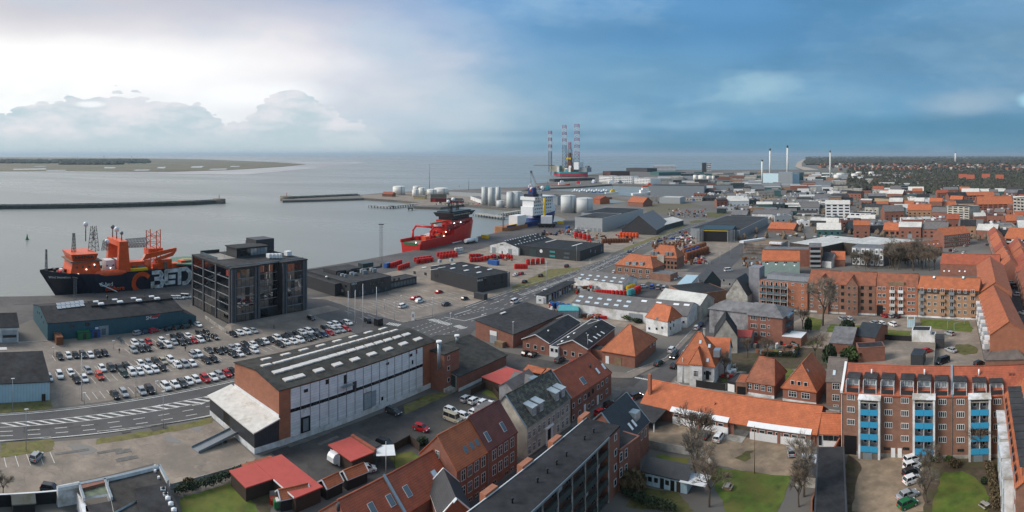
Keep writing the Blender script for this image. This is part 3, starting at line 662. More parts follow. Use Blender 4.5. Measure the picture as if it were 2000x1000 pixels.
# courtyards and gardens
sheet('courtyard',[(1540,720),(1530,640),(1580,612),(1710,618),(1905,625),(1925,720),(1800,715),(1640,712)],.03,'yard_gravel')
for q in (b5(590,560,690,580,670,650,560,640),b5(740,610,985,620,970,655,710,665),b5(1035,640,1265,655,1265,700,1040,680),b5(1325,575,1640,590,1670,640,1650,665,1330,630),b5(500,700,640,705,680,735,560,750,490,745),b5(310,770,425,775,420,810,310,805),b5(430,895,500,905,460,985,425,985),b5(90,915,170,910,150,980,20,990)):sheet('lawn',q,.055,'lawn')
sheet('lawn',b5(1560,745,1640,738,1695,765,1695,800,1620,810,1555,795),.1,'grass')
sheet('garden_soil',b5(50,790,420,800,560,760,700,770,720,900,500,900,0,1000),.035,'soil')
sheet('courtyard',b2(250,380,450,300,900,370,1560,470,1500,620,1400,720,1100,690,780,630,700,560,270,480),.035,'sand_yard')
sheet('lawn',b2(720,640,1100,690,1400,715,1350,820,1260,1000,900,1040,760,760),.03,'lawn')
sheet('lawn',b2(945,580,1020,520,1090,520,1030,610),.06,'grass');sheet('lawn',b2(330,545,600,580,560,640,330,600),.05,'lawn')
sheet('lawn',b2(200,800,500,850,620,1000,100,960),.04,'grass')
sheet('courtyard',[(1655,885),(1800,880),(1960,895),(1975,1020),(1640,1020)],.03,'soil')
sheet('parking_yard',b4(200,520,640,560,800,600,820,1000,250,1000,330,620),.045,'sand_yard')
sheet('lawn',b4(970,690,1130,680,1240,740,1330,880,1300,1010,870,1010),.05,'lawn')
sheet('lawn',a5(-100,830,0,800,110,850,240,1010,-200,1040),.06,'lawn');sheet('lawn',a2(1160,920,1500,810,1620,900,1660,1010,1180,1010),.065,'lawn')
sheet('garden_soil',a5(-40,700,130,640,340,900,300,1010,240,1010,60,760),.055,'soil')
sheet('lawn',a5(1240,560,1420,520,1480,570,1300,660),.05,'lawn');sheet('lawn',a6(560,670,630,620,720,690,680,720),.05,'lawn');sheet('lawn',a6(860,590,1060,570,1060,600,920,660),.05,'lawn')
sheet('soil_bed',a4(1290,640,1480,560,1640,545,1300,700),.05,'verge')
# far land patches
sheet('field',b8(1500,190,1700,182,2000,198,2000,222,1700,220,1560,210),.3,'field');sheet('field',b8(560,180,1150,178,1400,190,1000,196,620,200),.2,'island_grass')
sheet('beach',[(1553,326),(1556,318),(1568,310.6),(1574,310.6),(1566,318),(1566,325),(1600,331.5),(1570,332)],.25,'beach')
sheet('harbour_field',c1(1030,672,1400,670,1520,690,1350,700,1250,745,1060,745),.05,'island_grass');sheet('sand_lot',b8(240,345,400,345,380,385,250,388),.05,'sand_yard')
sheet('grass_patch',c1(1520,740,1700,740,1600,780,1530,775),.06,'grass')
def bulk(pts,z0,z1,m,name='rock_slope',**k):
 q=wp(pts);a=MB();n=len(q)
 i=len(a.v);a.v += [(x,y,z1) for x,y in q];a.f.append(tuple(range(n)) if sum(q[j][0]*q[(j+1) % n][1]-q[(j+1) % n][0]*q[j][1] for j in range(n))>0 else tuple(range(n))[::-1]);a.m.append(a.mi(m));a.sm.append(False)
 for (x0,y0),(x1,y1) in zip(q,q[1:]+q[:1]):a.face([(x0,y0,z1),(x1,y1,z1),(x1,y1,z0),(x0,y0,z0)],m)
 o=link(name,a);return tag(o,kind='structure') if not k else tag(o,**k)
# island across the water and its mud flats
isl=[(-700,338),(0,333.5),(130,333),(330,334.5),(450,331),(550,325),(598,320.5),(540,316.5),(400,311),(250,308.5),(0,306.6),(-700,306.6)]
bulk(isl,WZ-1,WZ+1.2,'island_grass',name='island')
sheet('mudflat',[(0,335.5),(0,333),(130,332.6),(330,334),(450,330.6),(550,324.6),(600,320.5),(560,316),(640,317),(720,316),(690,321),(640,326),(590,331),(480,341),(330,340),(200,336)],WZ+.4,'mudflat')
for q in (c2(80,166,300,163,300,170,90,172),c2(680,154,760,154,740,163,680,163),c2(1030,154,1080,153,1070,163,1020,162),c2(1250,150,1330,148,1310,158,1240,158),c2(220,148,300,147,300,150,225,151),c2(1370,166,1480,164,1470,170,1360,171),c2(1500,148,1560,147,1560,151,1500,153),c2(870,172,980,170,970,176,880,178),c2(300,174,430,173,430,177,300,179)):sheet('salt_pond',q,WZ+1.6,'puddle')
def bumps(name,pts_fn,n,h,r,m,seed=3,label=None,flat=.7):
 a=MB();R=random.Random(seed)
 for i in range(n):
  x,y,z=pts_fn(R);s=R.uniform(.6,1.3);hh=h*s;rr=r*s;k=6;c=[]
  rings=[]
  for zz,q in ((0,.75),(.35,1.0),(.7,.72),(1,.22)):
   t0=R.random()*2;rings.append([(x+math.cos(t0+j)*rr*q*R.uniform(.75,1.2),y+math.sin(t0+j)*rr*q*R.uniform(.75,1.2),z+hh*zz*R.uniform(.9,1.1)) for j in (0,1.05,2.1,3.15,4.2,5.25)])
  a.loft(rings,m)
 o=link(name,a);o['kind']='stuff'
 if label:o['label']=label
 return o
def inpix(x0,x1,y0,y1,z=0):
 def f(R):p=P((R.uniform(x0,x1),R.uniform(y0,y1)),z);return p.x,p.y,z
 return f
bumps('island_forest',lambda R:inpix(0,290,312.6,319.5-0,WZ)(R) if R.random()<.5 else inpix(120,235,313,322,WZ)(R),1500,16,26,'forest_far',5,'dark conifer plantation along the middle of the far island')

def kerb(pts):
 a=MB();q=[Vector(p) for p in wp(pts)]
 for p0,p1 in zip(q,q[1:]):
  d=(p1-p0).normalized();n=Vector((-d.y,d.x))*.15;a.hexa([(v.x,v.y,z) for z in (0,.2) for v in (p0+n,p0-n,p1-n,p1+n)],'concrete')
 struct('kerb',a)
for q in ([(0,810),(459,742.8),(600,700)],[(0,863),(100,854)],[(190,844),(415,813)],[(905,600),(1000,566.5),(1137,524.5),(1197,500.5),(1250,478.5),(1310,454.6)],[(715,610),(790,630),(850,618)],[(600,583),(640,586),(715,611)],[(1318,745),(1330,752),(1440,768),(1640,804)],[(1225,728),(1300,700),(1370,625),(1415,575)],[(36,669),(92,667)],[(452,739),(700,656)]):kerb(q)
def bays(view,x0,y0,x1,y1,n,L=4.8,k=-1):
 """white lines between the parking bays of one row"""
 a=MB();A,Bq=(Vector(wp([view(*p)[0]])[0]) for p in ((x0,y0),(x1,y1)));d=(Bq-A).normalized();nn=Vector((-d.y,d.x))*L/2
 for i in range(n+1):
  c=A.lerp(Bq,i/n);e=d*.07;a.face([(v.x,v.y,.075) for v in (c-nn-e,c-nn+e,c+nn+e,c+nn-e)],'marking')
 o=struct('bay_lines',a)
for q in ((a2,570,250,1530,80,22),(a2,500,90,1100,-5,14),(a2,560,150,1420,5,20),(a2,780,100,1420,-10,16),(a1,350,1000,700,965,9),(a1,830,910,1250,845,10),(a1,830,955,1420,860,14),(a3,170,960,1130,760,24),(a3,330,990,1110,815,20),(a3,320,850,520,815,5),(a3,1100,700,1480,620,13),(a3,1180,740,1660,640,15),(a3,1250,640,1600,560,12),(b7,250,1000,760,890,14),(b7,400,1010,880,910,13)):bays(*q)
R=random.Random(44)
for i in range(34):
 v,x0,x1,y0,y1=((a2,20,1300,400,480),(a1,60,1150,620,720),(a4,600,1350,760,920),(b1,0,420,560,640),(b6,200,1200,180,480),(a2,420,1100,600,700))[i % 6];p=Vector(wp(v(R.uniform(x0,x1),R.uniform(y0,y1)))[0]);d=u_dir=Vector((.53,.85));n=Vector((-.85,.53));L_,w_=R.uniform(1,4),R.uniform(.4,1.1)
 sheet('repair_patch',[tuple(p-d*L_-n*w_),tuple(p+d*L_-n*w_),tuple(p+d*L_+n*w_),tuple(p-d*L_+n*w_)],.072+.0003*i,('asphalt_dark','asphalt','concrete_dark')[i % 3],world=True)
# ------------------------------------------------------------------ buildings, near to far
def warehouse():
 b=B('warehouse','large white panelled brick warehouse with two long rows of roof lights beside the dark yard','warehouse',(545,872),(829,762),depth=27)
 b.w=(P((853,753))-P((545,872))).xy.length
 w,d=b.w,b.d=b.w,abs((P((459,706.5),12.6)-P((545,761),12.6)).dot(b.uy))
 xb=b.F_((825,762)).x;x0=b.F_((567,870)).x
 b.gable('brick_orange','felt_green',12.4,13.9,ov=.25)
 p=MB();p.box(-.15,w+.1,-.14,0,0,1.3,'render_white');b.add('plinth',p)
 n=16;pw=(xb-x0)/n
 zt=6.75
 for i in range(n):
  for (z0,z1) in ((1.35,zt),(zt+.85,12.1)):
   if i==8 and z0<2:continue
   if i==1 and z0<2:continue
   b.add('wall_panel',cached(('wp',round(pw,3),z0),lambda:MB().box(.06,pw-.06,-.16,-.02,z0,z1,mat('panel_rows',(.74,.77,.8),kind='plank',rows=.62,var=.07)).mesh('wall_panel')),loc=(x0+i*pw,0,0))
  if i:b.box('downpipe',x0+i*pw-.05,x0+i*pw+.05,-.24,-.16,1.3,12.2,'grey_paint')
 b.box('wall_panel',x0+8*pw,x0+9*pw,-.16,-.02,5.6,zt,'panel_white');b.box('wall_panel',x0+pw,x0+2*pw,-.16,-.02,4.9,zt,'panel_white')
 b.box('shutter',x0+8*pw+.3,x0+9*pw+1.6,-.2,-.04,1.5,5.4,mat('shutter',(.33,.39,.43),kind='plank',rows=.3))
 b.box('loading_door',x0+pw+.2,x0+2*pw-.1,-.3,-.02,1.4,4.9,'black_paint');b.box('door',x0+pw+.6,x0+2*pw-.6,-.36,-.3,1.7,4.5,'zinc')
 nb=30;bw=(xb-x0)/nb
 b.box('band',x0,xb,-.1,-.0,zt+.04,zt+.82,'dark_frame')
 me=MB().box(.12,bw-.12,-.15,-.1,zt+.15,zt+.72,'glass').mesh('window')
 for i in range(nb):b.add('window',me,loc=(x0+i*bw,0,0))
 for q,s in ((a4(797,485),(1,1.1)),(a4(658,543),(1.1,.7)),(a4(1342,312),(1,.7)),(a4(1352,357),(.5,1.1)),(a4(1378,290),(.5,1.1)),(a4(1155,595),(.7,.9)),(a4(1190,367),(1,.6)),(a4(975,515),(1.2,2.4)),(a4(915,470),(1,2.2))):
  b.wins('F',q,w=s[0],h=s[1],cols=1,off=-.16,frame='dark_frame',fw=.08)
 for X,Y in ((738,757),(800,733),(590,815)):
  q=b.F_(a4(X,Y)[0]);b.box('patch_panel',q.x-.7,q.x+.7,-.2,-.15,q.z-.7,q.z+.7,'white_paint')
 g=MB();q=b.F_(a4(915,505)[0]);g.box(q.x-1.6,q.x+1.6,-1.3,-.2,q.z-.1,q.z,'grey_paint')
 for i in range(9):g.cyl((q.x-1.6+i*.4,-1.3,q.z),(q.x-1.6+i*.4,-1.3,q.z+1),.03,'grey_paint',n=4)
 g.cyl((q.x-1.6,-1.3,q.z+1),(q.x+1.6,-1.3,q.z+1),.04,'grey_paint',n=4);b.add('balcony',g)
 # long rows of roof lights and single ones
 pf=((0,0,12.4+.18),(0,-(1.5/(d/2)),1));pb=((0,d,12.4+.18),(0,1.5/(d/2),1))
 row1=[a4(475+(1312-475)*i/14,422-(422-180)*i/14)[0] for i in range(15)]
 row2=[a4(477+(1232-477)*i/14,362-(362-155)*i/14)[0] for i in range(15)]
 b.onroof(row1,w=2.75,h=1.3,m='skylight',th=.28,name='roof_light',pl=pf,frame='skylight');b.onroof(row2,w=2.6,h=1.2,m='skylight',th=.28,name='roof_light',pl=pb,frame='skylight')
 b.onroof(a4(547,470,615,452,742,413,862,375,977,342,1087,307,1193,275,1292,240,1387,210),w=2.8,h=1.4,m='skylight',th=.3,name='roof_light',pl=pf,frame='skylight')
 b.onroof(a4(400,380,400,340,527,310,645,280,755,252,862,222,968,194,1065,166,1160,142),w=2.7,h=1.3,m='skylight',th=.3,name='roof_light',pl=pb,frame='skylight')
 # annex under the sloping white roof
 al=-(P((502,891))-P((545,872))).xy.length
 r=MB();y1=abs((P((418,815),0)-P((502,891),0)).dot(b.uy))+.5
 r.hexa([(al-.5,-.5,4.6),(-.05,-.5,6.2),(-.05,y1+.5,6.2),(al-.5,y1+.5,4.6),(al-.5,-.5,4.85),(-.05,-.5,6.45),(-.05,y1+.5,6.45),(al-.5,y1+.5,4.85)],'felt_white');b.add('canopy_roof',r)
 b.box('plinth',al,-.1,0,y1,0,1.3,'render_white')
 ww=MB();c=y1*.52
 ww.hexa([(al,.0,1.3),(-.12,.0,1.3),(-.12,.25,1.3),(al,.25,1.3),(al,0,4.6),(-.12,0,6.1),(-.12,.25,6.1),(al,.25,4.6)],'metal_dark')
 ww.box(al,al+.25,.25,c,1.3,4.6,'metal_dark');ww.box(al,al+.25,c+3,y1,1.3,4.6,'metal_dark');b.add('cladding',ww)
 b.box('doorway',al+.05,al+2,c,c+3,1.3,4.5,'black_paint')
 b.box('flashing',-.1,-.02,0,d,6.4,7.1,'white_paint')
 # stair tower
 T0,T1=b.F_((830,757)).x,b.F_((866,750)).x
 b.box('stair_tower',xb+3.2,xb+9.6,-5.2,.3,0,10.2,'brick_red');b.box('tower_roof',xb+3,xb+9.8,-5.4,.3,10.2,10.5,'felt_green');b.box('plinth',xb+3.15,xb+9.65,-5.25,-5,0,1.1,'render_white')
 for z in (3.0,6.2,9.0):b.win('F',xb+5.0,z,w=1.0,h=1.2,cols=1,off=-5.2,frame='white_frame')
 for (px,py) in (a4(370,232)[0],):pass
 for (X,Y) in ((1642,195),(1525,235)):
  q=b.Z_(a4(X,Y)[0],14 if X==1525 else 9);v=MB().cyl((q.x,q.y,7),(q.x,q.y,q.z+.2),.45,'zinc',n=12).cyl((q.x,q.y,q.z+.2),(q.x,q.y,q.z+.7),.8,'white_paint',n=12);b.add('roof_vent',v)
 return b
wh=warehouse()
def loading_ramp():
 A,Q=P((380,880)),P((456,853));d=Q-A;L=d.xy.length;e=tag(empty('loading_ramp',A,math.atan2(d.y,d.x)),'grey steel loading ramp sloping up to the dark opening of the warehouse annex','ramp')
 a=MB();a.hexa([(0,-1.6,0),(L,-1.6,1.2),(L,1.2,1.2),(0,1.2,0),(0,-1.6,.15),(L,-1.6,1.4),(L,1.2,1.4),(0,1.2,.15)],'grey_paint');link('deck',a,e)
 for y in (-1.6,1.1):link('side_rail',MB().hexa([(0,y,.1),(L,y,1.3),(L,y+.1,1.3),(0,y+.1,.1),(0,y,.55),(L,y,1.8),(L,y+.1,1.8),(0,y+.1,.55)],'grey_paint'),e)
 link('leg',MB().box(L*.6,L*.6+.3,-1.4,1,0,.9,'grey_paint'),e);link('wheel',MB().cyl((L*.7,-1.5,.35),(L*.7,-1.2,.35),.35,'rubber',n=12),e)
loading_ramp()
# side shed behind the stair tower
b=B('brick_shed','low brick shed with dark green felt roof between the white warehouse and the lane','shed',(896,765),(989,720),depth=20)
hp=b.Z_((914,652),8);b.d=2*hp.y
b.gable('brick_red','felt_green',4.1,7.5,ov=.3);b.box('plinth',-.05,b.w+.05,-.08,0,0,.9,'render_white')
q=b.L_(a4(1605,475)[0]);b.box('gate',-.15,-.02,q.y-1.6,q.y+1.6,.4,4.0,'metal_green_dark');b.box('gate_frame',-.1,-.01,q.y-2.1,q.y+2.1,0,4.5,'concrete');b.box('loading_dock',-3,-.15,q.y-2,q.y+2.5,0,.9,'concrete')

def office():
 b=B('glass_office','dark glass office tower with projecting bays and roof penthouse by the quay','office building',(452,637),(599,610),(369.5,597))
 w,d,h=b.w,b.d,22.0
 fl=6;fh=(h-1.2)/fl
 # three bays on the front: left projecting, recess, right projecting
 xa,xr=b.F_((507,600)).x,b.F_((552,600)).x
 rec=3.6
 b.box('core',.3,w-.3,rec,d,0,h-.5,'metal_dark')
 b.box('tower',.3,xa-.3,.3,rec,.4,h-.5,'metal_dark');b.box('tower',xr+.3,w-.3,.3,rec,.4,h-.5,'metal_dark')
 b.box('roof',-.2,w+.2,rec-.6,d+.2,h-.5,h,'felt_dark');b.box('rim',-.3,w+.3,rec-.75,rec-.61,h-.5,h+.25,'zinc');b.box('roof',-.3,xa+.3,-.3,rec-.6,h-.5,h+.02,'felt_dark');b.box('roof',xr-.3,w+.3,-.3,rec-.6,h-.5,h+.02,'felt_dark')
 def curtain(face,u0,u1,off,n,z0=.6):
  pw=(u1-u0)/n
  for i in range(n):
   for k in range(fl):
    pm=('glass_dark','glass_dark','glass_dark','glass')[rnd.randrange(4)]
    zz=z0+(h-1.1-z0)*(k+.5)/fl;hh=(h-1.1-z0)/fl-.12
    key=('cg',round(pw,2),round(hh,2),pm)
    me=cached(key,lambda:MB().box(-pw/2+.06,pw/2-.06,-.08,0,-hh/2,hh/2,pm).mesh('glass_panel'))
    u=u0+(i+.5)*pw;tl=(rnd.uniform(-.012,.012),0,rnd.uniform(-.012,.012))
    if face=='F':b.add('glass_panel',me,loc=(u,off+.29,zz),rot=tl)
    elif face=='L':b.add('glass_panel',me,loc=(off+.29,u,zz),rot=(tl[0],0,-PI/2+tl[2]))
    else:b.add('glass_panel',me,loc=(off-.29,u,zz),rot=(tl[0],0,PI/2+tl[2]))
 curtain('F',2.6,xa-2.6,0,4);curtain('F',xa+.3,xr-.3,rec-.3,5,z0=4);curtain('F',xr+2.6,w-2.6,0,4)
 curtain('L',2.2,d*.36,0,3);curtain('L',d*.4,d*.68,0,3);curtain('L',d*.72,d-.8,0,2);curtain('R',1.5,d-1,w,4)
 curtain('F',xa-.2,xa+.2,0,1)
 pm_=mat('pier_dark',(.1,.105,.118),var=.12,kind='slab',rough=.6)
 for x in (0,1.3,xa-2.2,xa-.7,xr,xr+1.4,w-1.9,w-.7):
  b.box('pier',x,x+(.9 if x not in (1.3,) else .8),-.12,.32,0,h-.5,pm_)
 for y in (1.2,d*.36,d*.68,d-.6):b.box('pier',-.12,.32,y,y+.9,0,h-.5,pm_)
 for k in range(1,fl):
  z=.6+(h-1.7)*k/fl
  for x0_,x1_,y_ in ((2.4,xa-2.3,.12),(xa+.3,xr-.2,rec-.12),(xr+2.4,w-2,.12)):b.box('floor_band',x0_,x1_,y_,y_+.12,z-.14,z+.14,'grey_paint')
  b.box('floor_band',.12,.24,2.2,d-.7,z-.14,z+.14,'grey_paint')
 b.box('entrance_door',xa+3,xa+6,rec-.35,rec-.02,0,3.2,'glass')
 # penthouses and plant on the roof
 q0,q1=b.Z_(a3(375,348)[0],h),b.Z_(a3(555,322)[0],h)
 b.box('penthouse',q0.x,q1.x,q0.y,q0.y+9,h,h+3.8,'metal_dark');b.box('penthouse_roof',q0.x-.5,q1.x+.5,q0.y-.5,q0.y+9.5,h+3.8,h+4.2,'felt_dark')
 for i in range(9):
  u=q0.x+(q1.x-q0.x)*(i+.5)/9;b.box('pane',u-.75,u+.75,q0.y-.06,q0.y,h+.7,h+3.4,('glass','tex_skyglass')[i>3])
 q2=b.Z_(a3(520,330)[0],h);b.box('lift_house',q1.x-1,q1.x+8.5,q0.y+7.5,q0.y+16,h,h+5.6,'metal_dark')
 b.box('plant_room',q1.x+.5,q1.x+6,q0.y+16,q0.y+19,h,h+4,'metal_dark')
 for X in (585,608,632,652):
  q=b.Z_(a3(X,350)[0],h);b.add('cooling_unit',MB().box(q.x-.7,q.x+.7,q.y-1.2,q.y+1.2,h+.4,h+2.0,'white_paint').box(q.x-.6,q.x+.6,q.y-1,q.y+1,h,h+.4,'grey_paint'))
 q=b.Z_(a3(708,335)[0],h);b.add('cooling_unit',MB().box(q.x-1.2,q.x+1.2,q.y-1.2,q.y+1.2,h+.4,h+2.2,'white_paint'))
 # terrace walls round the back corner, terrace roof
 b.box('terrace',3,q0.x-.5,d*.5,d-2,h,h+.12,mat('terrace',(.3,.28,.25),kind='slab'));b.box('railing',3,q0.x,d-2,d-1.8,h,h+1.6,'metal_dark');b.box('railing',3,3.15,d*.5,d-2,h,h+1.2,'glass_sky')
 b.box('red_blind',-.22,-.16,1.8,3.6,h-3.4,h-1.2,mat('blind',(.25,.03,.02)))
 b.add('antenna',MB().cyl((q0.x-4,d*.6,h),(q0.x-4,d*.6,h+4),.05,'grey_paint',n=4))
 # forecourt steps
 return b
of=office()
q=of
st=MB();x1=of.w+14
st.hexa([(-3,-5.5,0),(x1,-5.5,0),(x1,0,0),(-3,0,0),(-1.5,-2.2,1.1),(x1-3,-2.2,1.1),(x1-3,0,1.1),(-1.5,0,1.1)],'paving');fo=link('forecourt',st,loc=of.o,rz=of.rz);fo['kind']='structure'
tw=B('terrace_wall','pale low concrete wall along the sunken terrace at the left foot of the glass office','wall',(443,651),(402,622),depth=.4)
tw.box('coping',0,tw.w,0,.4,.9,1.1,'concrete');tw.box('wall',0,tw.w,.03,.37,0,.9,'concrete')

def teal_hall():
 b=B('teal_workshop','long teal metal workshop with black gable roof and solar panels near the quay','workshop',(93,665),(358,637),(70,624))
 b.gable('metal_teal','felt_black',5.9,8.6,ov=.2)
 L=b.w
 b.add('annex',MB().hexa([(L,0,0),(L+5.5,0,0),(L+5.5,b.d*.9,0),(L,b.d*.9,0),(L,0,5.2),(L+5.5,0,3.2),(L+5.5,b.d*.9,3.2),(L,b.d*.9,5.2)],'metal_teal','felt_black'))
 x0=b.w*.36
 kf=2.7/(b.d/2)
 b.add('raised_roof',MB().hexa([(x0,b.d*.36,7.6),(L,b.d*.36,7.6),(L,b.d*.64,7.6),(x0,b.d*.64,7.6),(x0,b.d*.36,8.6),(L,b.d*.36,8.6),(L,b.d*.5,9.4),(x0,b.d*.5,9.4)],'felt_black'))
 for X in (658,782,905,1023):
  q=b.Z_(a1(X,632 if X==782 else 645 if X<700 else 622 if X<1000 else 610)[0],9.0);b.add('skylight',MB().box(q.x-1.0,q.x+1.0,q.y-.8,q.y+.8,8.8,9.35,'skylight_white'))
  b.add('skylight',MB().box(q.x-2.2,q.x-.2,q.y+2.2,q.y+3.4,8.8,9.5,'skylight_white'))
 def inner():
  for i in range(6):
   for j in range(2):
    yield a1(385+i*30-j*3,668-i*3.5-j*20)[0]
 p0,n=b.pl['f'];pl=((p0[0],p0[1],p0[2]+.25),n)
 b.onroof(list(inner()),w=1.5,h=2.2,m='solar',th=.08,name='solar_panel',pl=pl,frame='white_frame')
 for q in a1(468,790,570,778):b.wins('F',[q],w=1.6,h=1.0,cols=2,frame='dark_frame')
 b.wins('L',a1(258,705,270,730,283,765,246,700),w=1.0,h=1.0,frame='dark_frame',cols=1)
 for X,Y in ((675,820),):q=b.F_(a1(X,Y)[0]);b.box('gate',q.x-1.8,q.x+1.8,-.1,0,0,3.6,'metal_grey');b.box('gate_glass',q.x-.8,q.x+.8,-.14,-.1,.4,2.6,'glass_sky')
 q=b.F_(a1(630,815)[0]);b.box('notice_board',q.x-.6,q.x+.6,-.1,0,q.z-1,q.z+1,'white_paint')
 q=b.F_(a1(1238,760)[0]);b.box('door',q.x-.6,q.x+.6,-.08,0,0,2.2,'black_paint')
 q=b.F_(a1(900,800)[0]); 
 sign(b,'SH',1.9,'white_paint',a1(968,737)[0]);sign(b,'GROUP',.7,'white_paint',a1(1008,738)[0])
 q=b.F_(a1(1012,722)[0]);m=MB();m.face([(q.x-1.6,-.08,q.z-.3),(q.x+1.4,-.08,q.z-.3),(q.x+2,-.08,q.z+.5),(q.x-1.4,-.08,q.z)],'red_paint');b.add('logo_wing',m)
 for X,Y,r in ((698,620,.5),(938,608,.25)):
  q=b.Z_(a1(X,Y)[0],9);b.add('roof_vent',MB().cyl((q.x,q.y,7),(q.x,q.y,10),r*.5,'black_paint').ball((q.x,q.y,10.3),r,'black_paint',10))
 return b
th=teal_hall()
b=B('white_garage','white shed with black roof and grey roller gate at the left edge, by the quay','garage',(-25,670),(36,668),depth=14);b.gable('render_white','felt_black',5.2,8.2,ov=.3)
q=b.F_(a1(62,855)[0]);b.box('roller_gate',q.x-2.6,q.x+2.6,-.12,0,0,4.2,mat('shutter2',(.4,.42,.44),kind='plank',rows=.4));b.box('gate_window',q.x-2.4,q.x+2.4,-.16,-.12,1.7,2.6,'glass')
b=B('pale_shed','pale blue walled shed with broad black roof beside the road at the left edge','shed',(-40,788),(97,782),depth=22)
b.gable('metal_blue','felt_black',5.0,8.2,ov=.3,y1=20,rf=.72);b.onroof(a1(18,938),w=2.5,h=1.5,m='skylight');q=b.F_((85,775));b.box('door',q.x-.5,q.x+.5,-.25,0,0,1.8,'brown_wood')

def lowoffice():
 b=B('black_office','low black cladded office with glass entrance and roof ducts behind the flagpoles','office building',(684,583),(764,567),depth=24)
 # footprint in its own frame from picture points of the base
 b.e['label']='low black cladded office with number 33 on its corner behind the four flagpoles'
 A=b.L_((600,572)); 
 h=7.0;y1=max(20,b.Z_((640,514),h).y);x1=b.w
 b.flat('metal_dark','felt_dark',h,x0=0,x1=x1,y0=0,y1=y1*.8,par=.3)
 b.flat('metal_dark','felt_dark',h-1.2,x0=-3.5,x1=-.1,y0=7,y1=y1,name='wall');b.flat('metal_dark','felt_dark',4,x0=x1+.1,x1=x1+18,y0=1,y1=9)
 q=b.Z_(a3(1080,425)[0],h+1);b.box('plant_roof',q.x-7,q.x+9,q.y-2,q.y+9,h,h+1.6,'metal_dark','felt_dark');b.box('plant_box',q.x+13,q.x+20,q.y+2,q.y+6,h,h+2.2,'metal_green_dark')
 R=random.Random(4)
 for i in range(12):
  q=b.Z_(a3(1040+i*21,455-i*3.5+(i % 3)*10)[0],h);s=R.uniform(.5,1.3)
  b.add('duct',MB().box(q.x-s,q.x+s,q.y-.5,q.y+.5,h-.1,h+R.uniform(.8,1.7),('metal_dark','metal_light','zinc')[i % 3]))
 q=b.Z_(a3(1275,420)[0],h);b.add('duct',MB().cyl((q.x-4,q.y,h+.8),(q.x+4,q.y,h+.8),.5,'metal_dark').cyl((q.x+4,q.y,h+.4),(q.x+4,q.y,h+2.6),.5,'metal_dark'))
 q=b.Z_(a3(960,468)[0],h);b.add('roof_dome',MB().dome((q.x,q.y,h-.1),.7,.5,'skylight_white',12,3))
 b.wins('L',a3(960,530),w=3,h=4.5,cols=3,frame='dark_frame',glass='glass_sky')
 for X in (1160,1190,1245,1265,1300,1325,1400,1430):b.wins('F',a3(X,530-(X-1160)*.17),w=1.3,h=1.5,cols=1,frame='dark_frame',glass='glass')
 for X in (1175,1210,1260,1300,1345):b.wins('F',a3(X,578-(X-1160)*.17),w=1.3,h=1.5,cols=1,frame='dark_frame',glass='glass_sky')
 for i in range(8):b.win('F',x1+1.5+i*2.1,2,w=1.9,h=2.4,cols=1,off=1,frame='dark_frame',glass='glass_sky')
 sign(b,'INEOS',1.1,'white_paint',a3(1139,515)[0]); 
 q=b.L_(a3(1063,560)[0]);text('33',1.5,'white_paint',b.e,(-.06,q.y,q.z),(PI/2,0,-PI/2));b.wins('L',a3(1050,525,1085,530,1020,568,1095,575),w=1.4,h=1.3,cols=1,frame='dark_frame')
 return b
lowoffice()
def hall(name,label,A,Bp,C,h,m,roof,gat=(),sky=(),cat='hall'):
 b=B(name,label,cat,A,Bp,C);b.flat(m,roof,h,par=.35);b.h=h
 b.onroof(sky,w=2.8,h=1.6,m='skylight_white',th=.4,pl=((0,0,h-.2),(0,0,1)));return b
b=hall('black_hall','square black flat roofed hall with small white roof lights beside the red container yard',b7(930,892)[0],b7(1182,838)[0],b7(500,800)[0],7.2,mat('metal_char',(.035,.037,.043),kind='corr',rows=.7,var=.08,rough=.5),'felt_black',sky=b7(835,680,930,692,1028,708,845,716,943,732,738,700,742,667,515,694))
b.d=0; 
sign(b,'INEOS',1.2,'white_paint',b7(950,790)[0]);b.wins('F',b7(990,800,1060,790,1122,775),w=1.6,h=5,cols=2,rows=3,frame='dark_frame');b.wins('L',b7(610,755,610,815,525,740,525,790,440,730),w=2.2,h=1.5,cols=2,frame='dark_frame')
b.onroof(b7(600,675,650,690,590,705),w=5,h=.8,m='skylight_white',th=.1,name='roof_strip',pl=((0,0,7.0),(0,0,1)))
b.onroof(b7(725,640,635,650),w=1.6,h=1.6,m='metal_light',th=1.6,name='roof_unit',pl=((0,0,6.9),(0,0,1)),frame='metal_light')
b=hall('black_hall','long black flat roofed hall with two long roof light strips beside the main road',b7(1732,642)[0],b7(1917,576)[0],b7(1250,597)[0],6.4,mat('metal_char2',(.03,.036,.04),kind='corr',rows=.9,var=.08,rough=.5),'felt_black')
b.onroof(b7(1505,484,1710,512),w=14,h=1.4,m='skylight',th=.2,name='roof_light',pl=((0,0,6.2),(0,0,1)))
for X,Y in ((1515,567),(1515,600),(1630,580),(1625,612)):b.wins('L',b7(X,Y),w=4,h=1.4,cols=4,frame='dark_frame',glass='teal_paint' if X==1515 else 'glass_sky')
q=b.L_(b7(1365,570)[0]);b.box('gate',-.1,0,q.y-2.6,q.y+2.6,0,4.6,'metal_green_dark');q=b.L_(b7(1428,562)[0]);b.add('logo',MB().cyl((-.05,q.y,q.z),(-.12,q.y,q.z),1.1,'white_paint',n=16));b.wins('F',b7(1850,565,1900,550,1815,560),w=.7,h=1.8,cols=1,frame='white_frame');q=b.F_(b7(1898,540)[0]);b.box('sign_panel',q.x-1,q.x+1,-.12,0,q.z-1,q.z+1,'blue_paint')
b=B('gabled_hall','white fronted gabled hall with rows of small square roof lights by the quay','hall',b7(1028,573)[0],b7(1250,597)[0],depth=30)
ap=b.F_(b7(1125,475)[0]);pe=b.F_(b7(1025,497)[0]).z;b.d=46
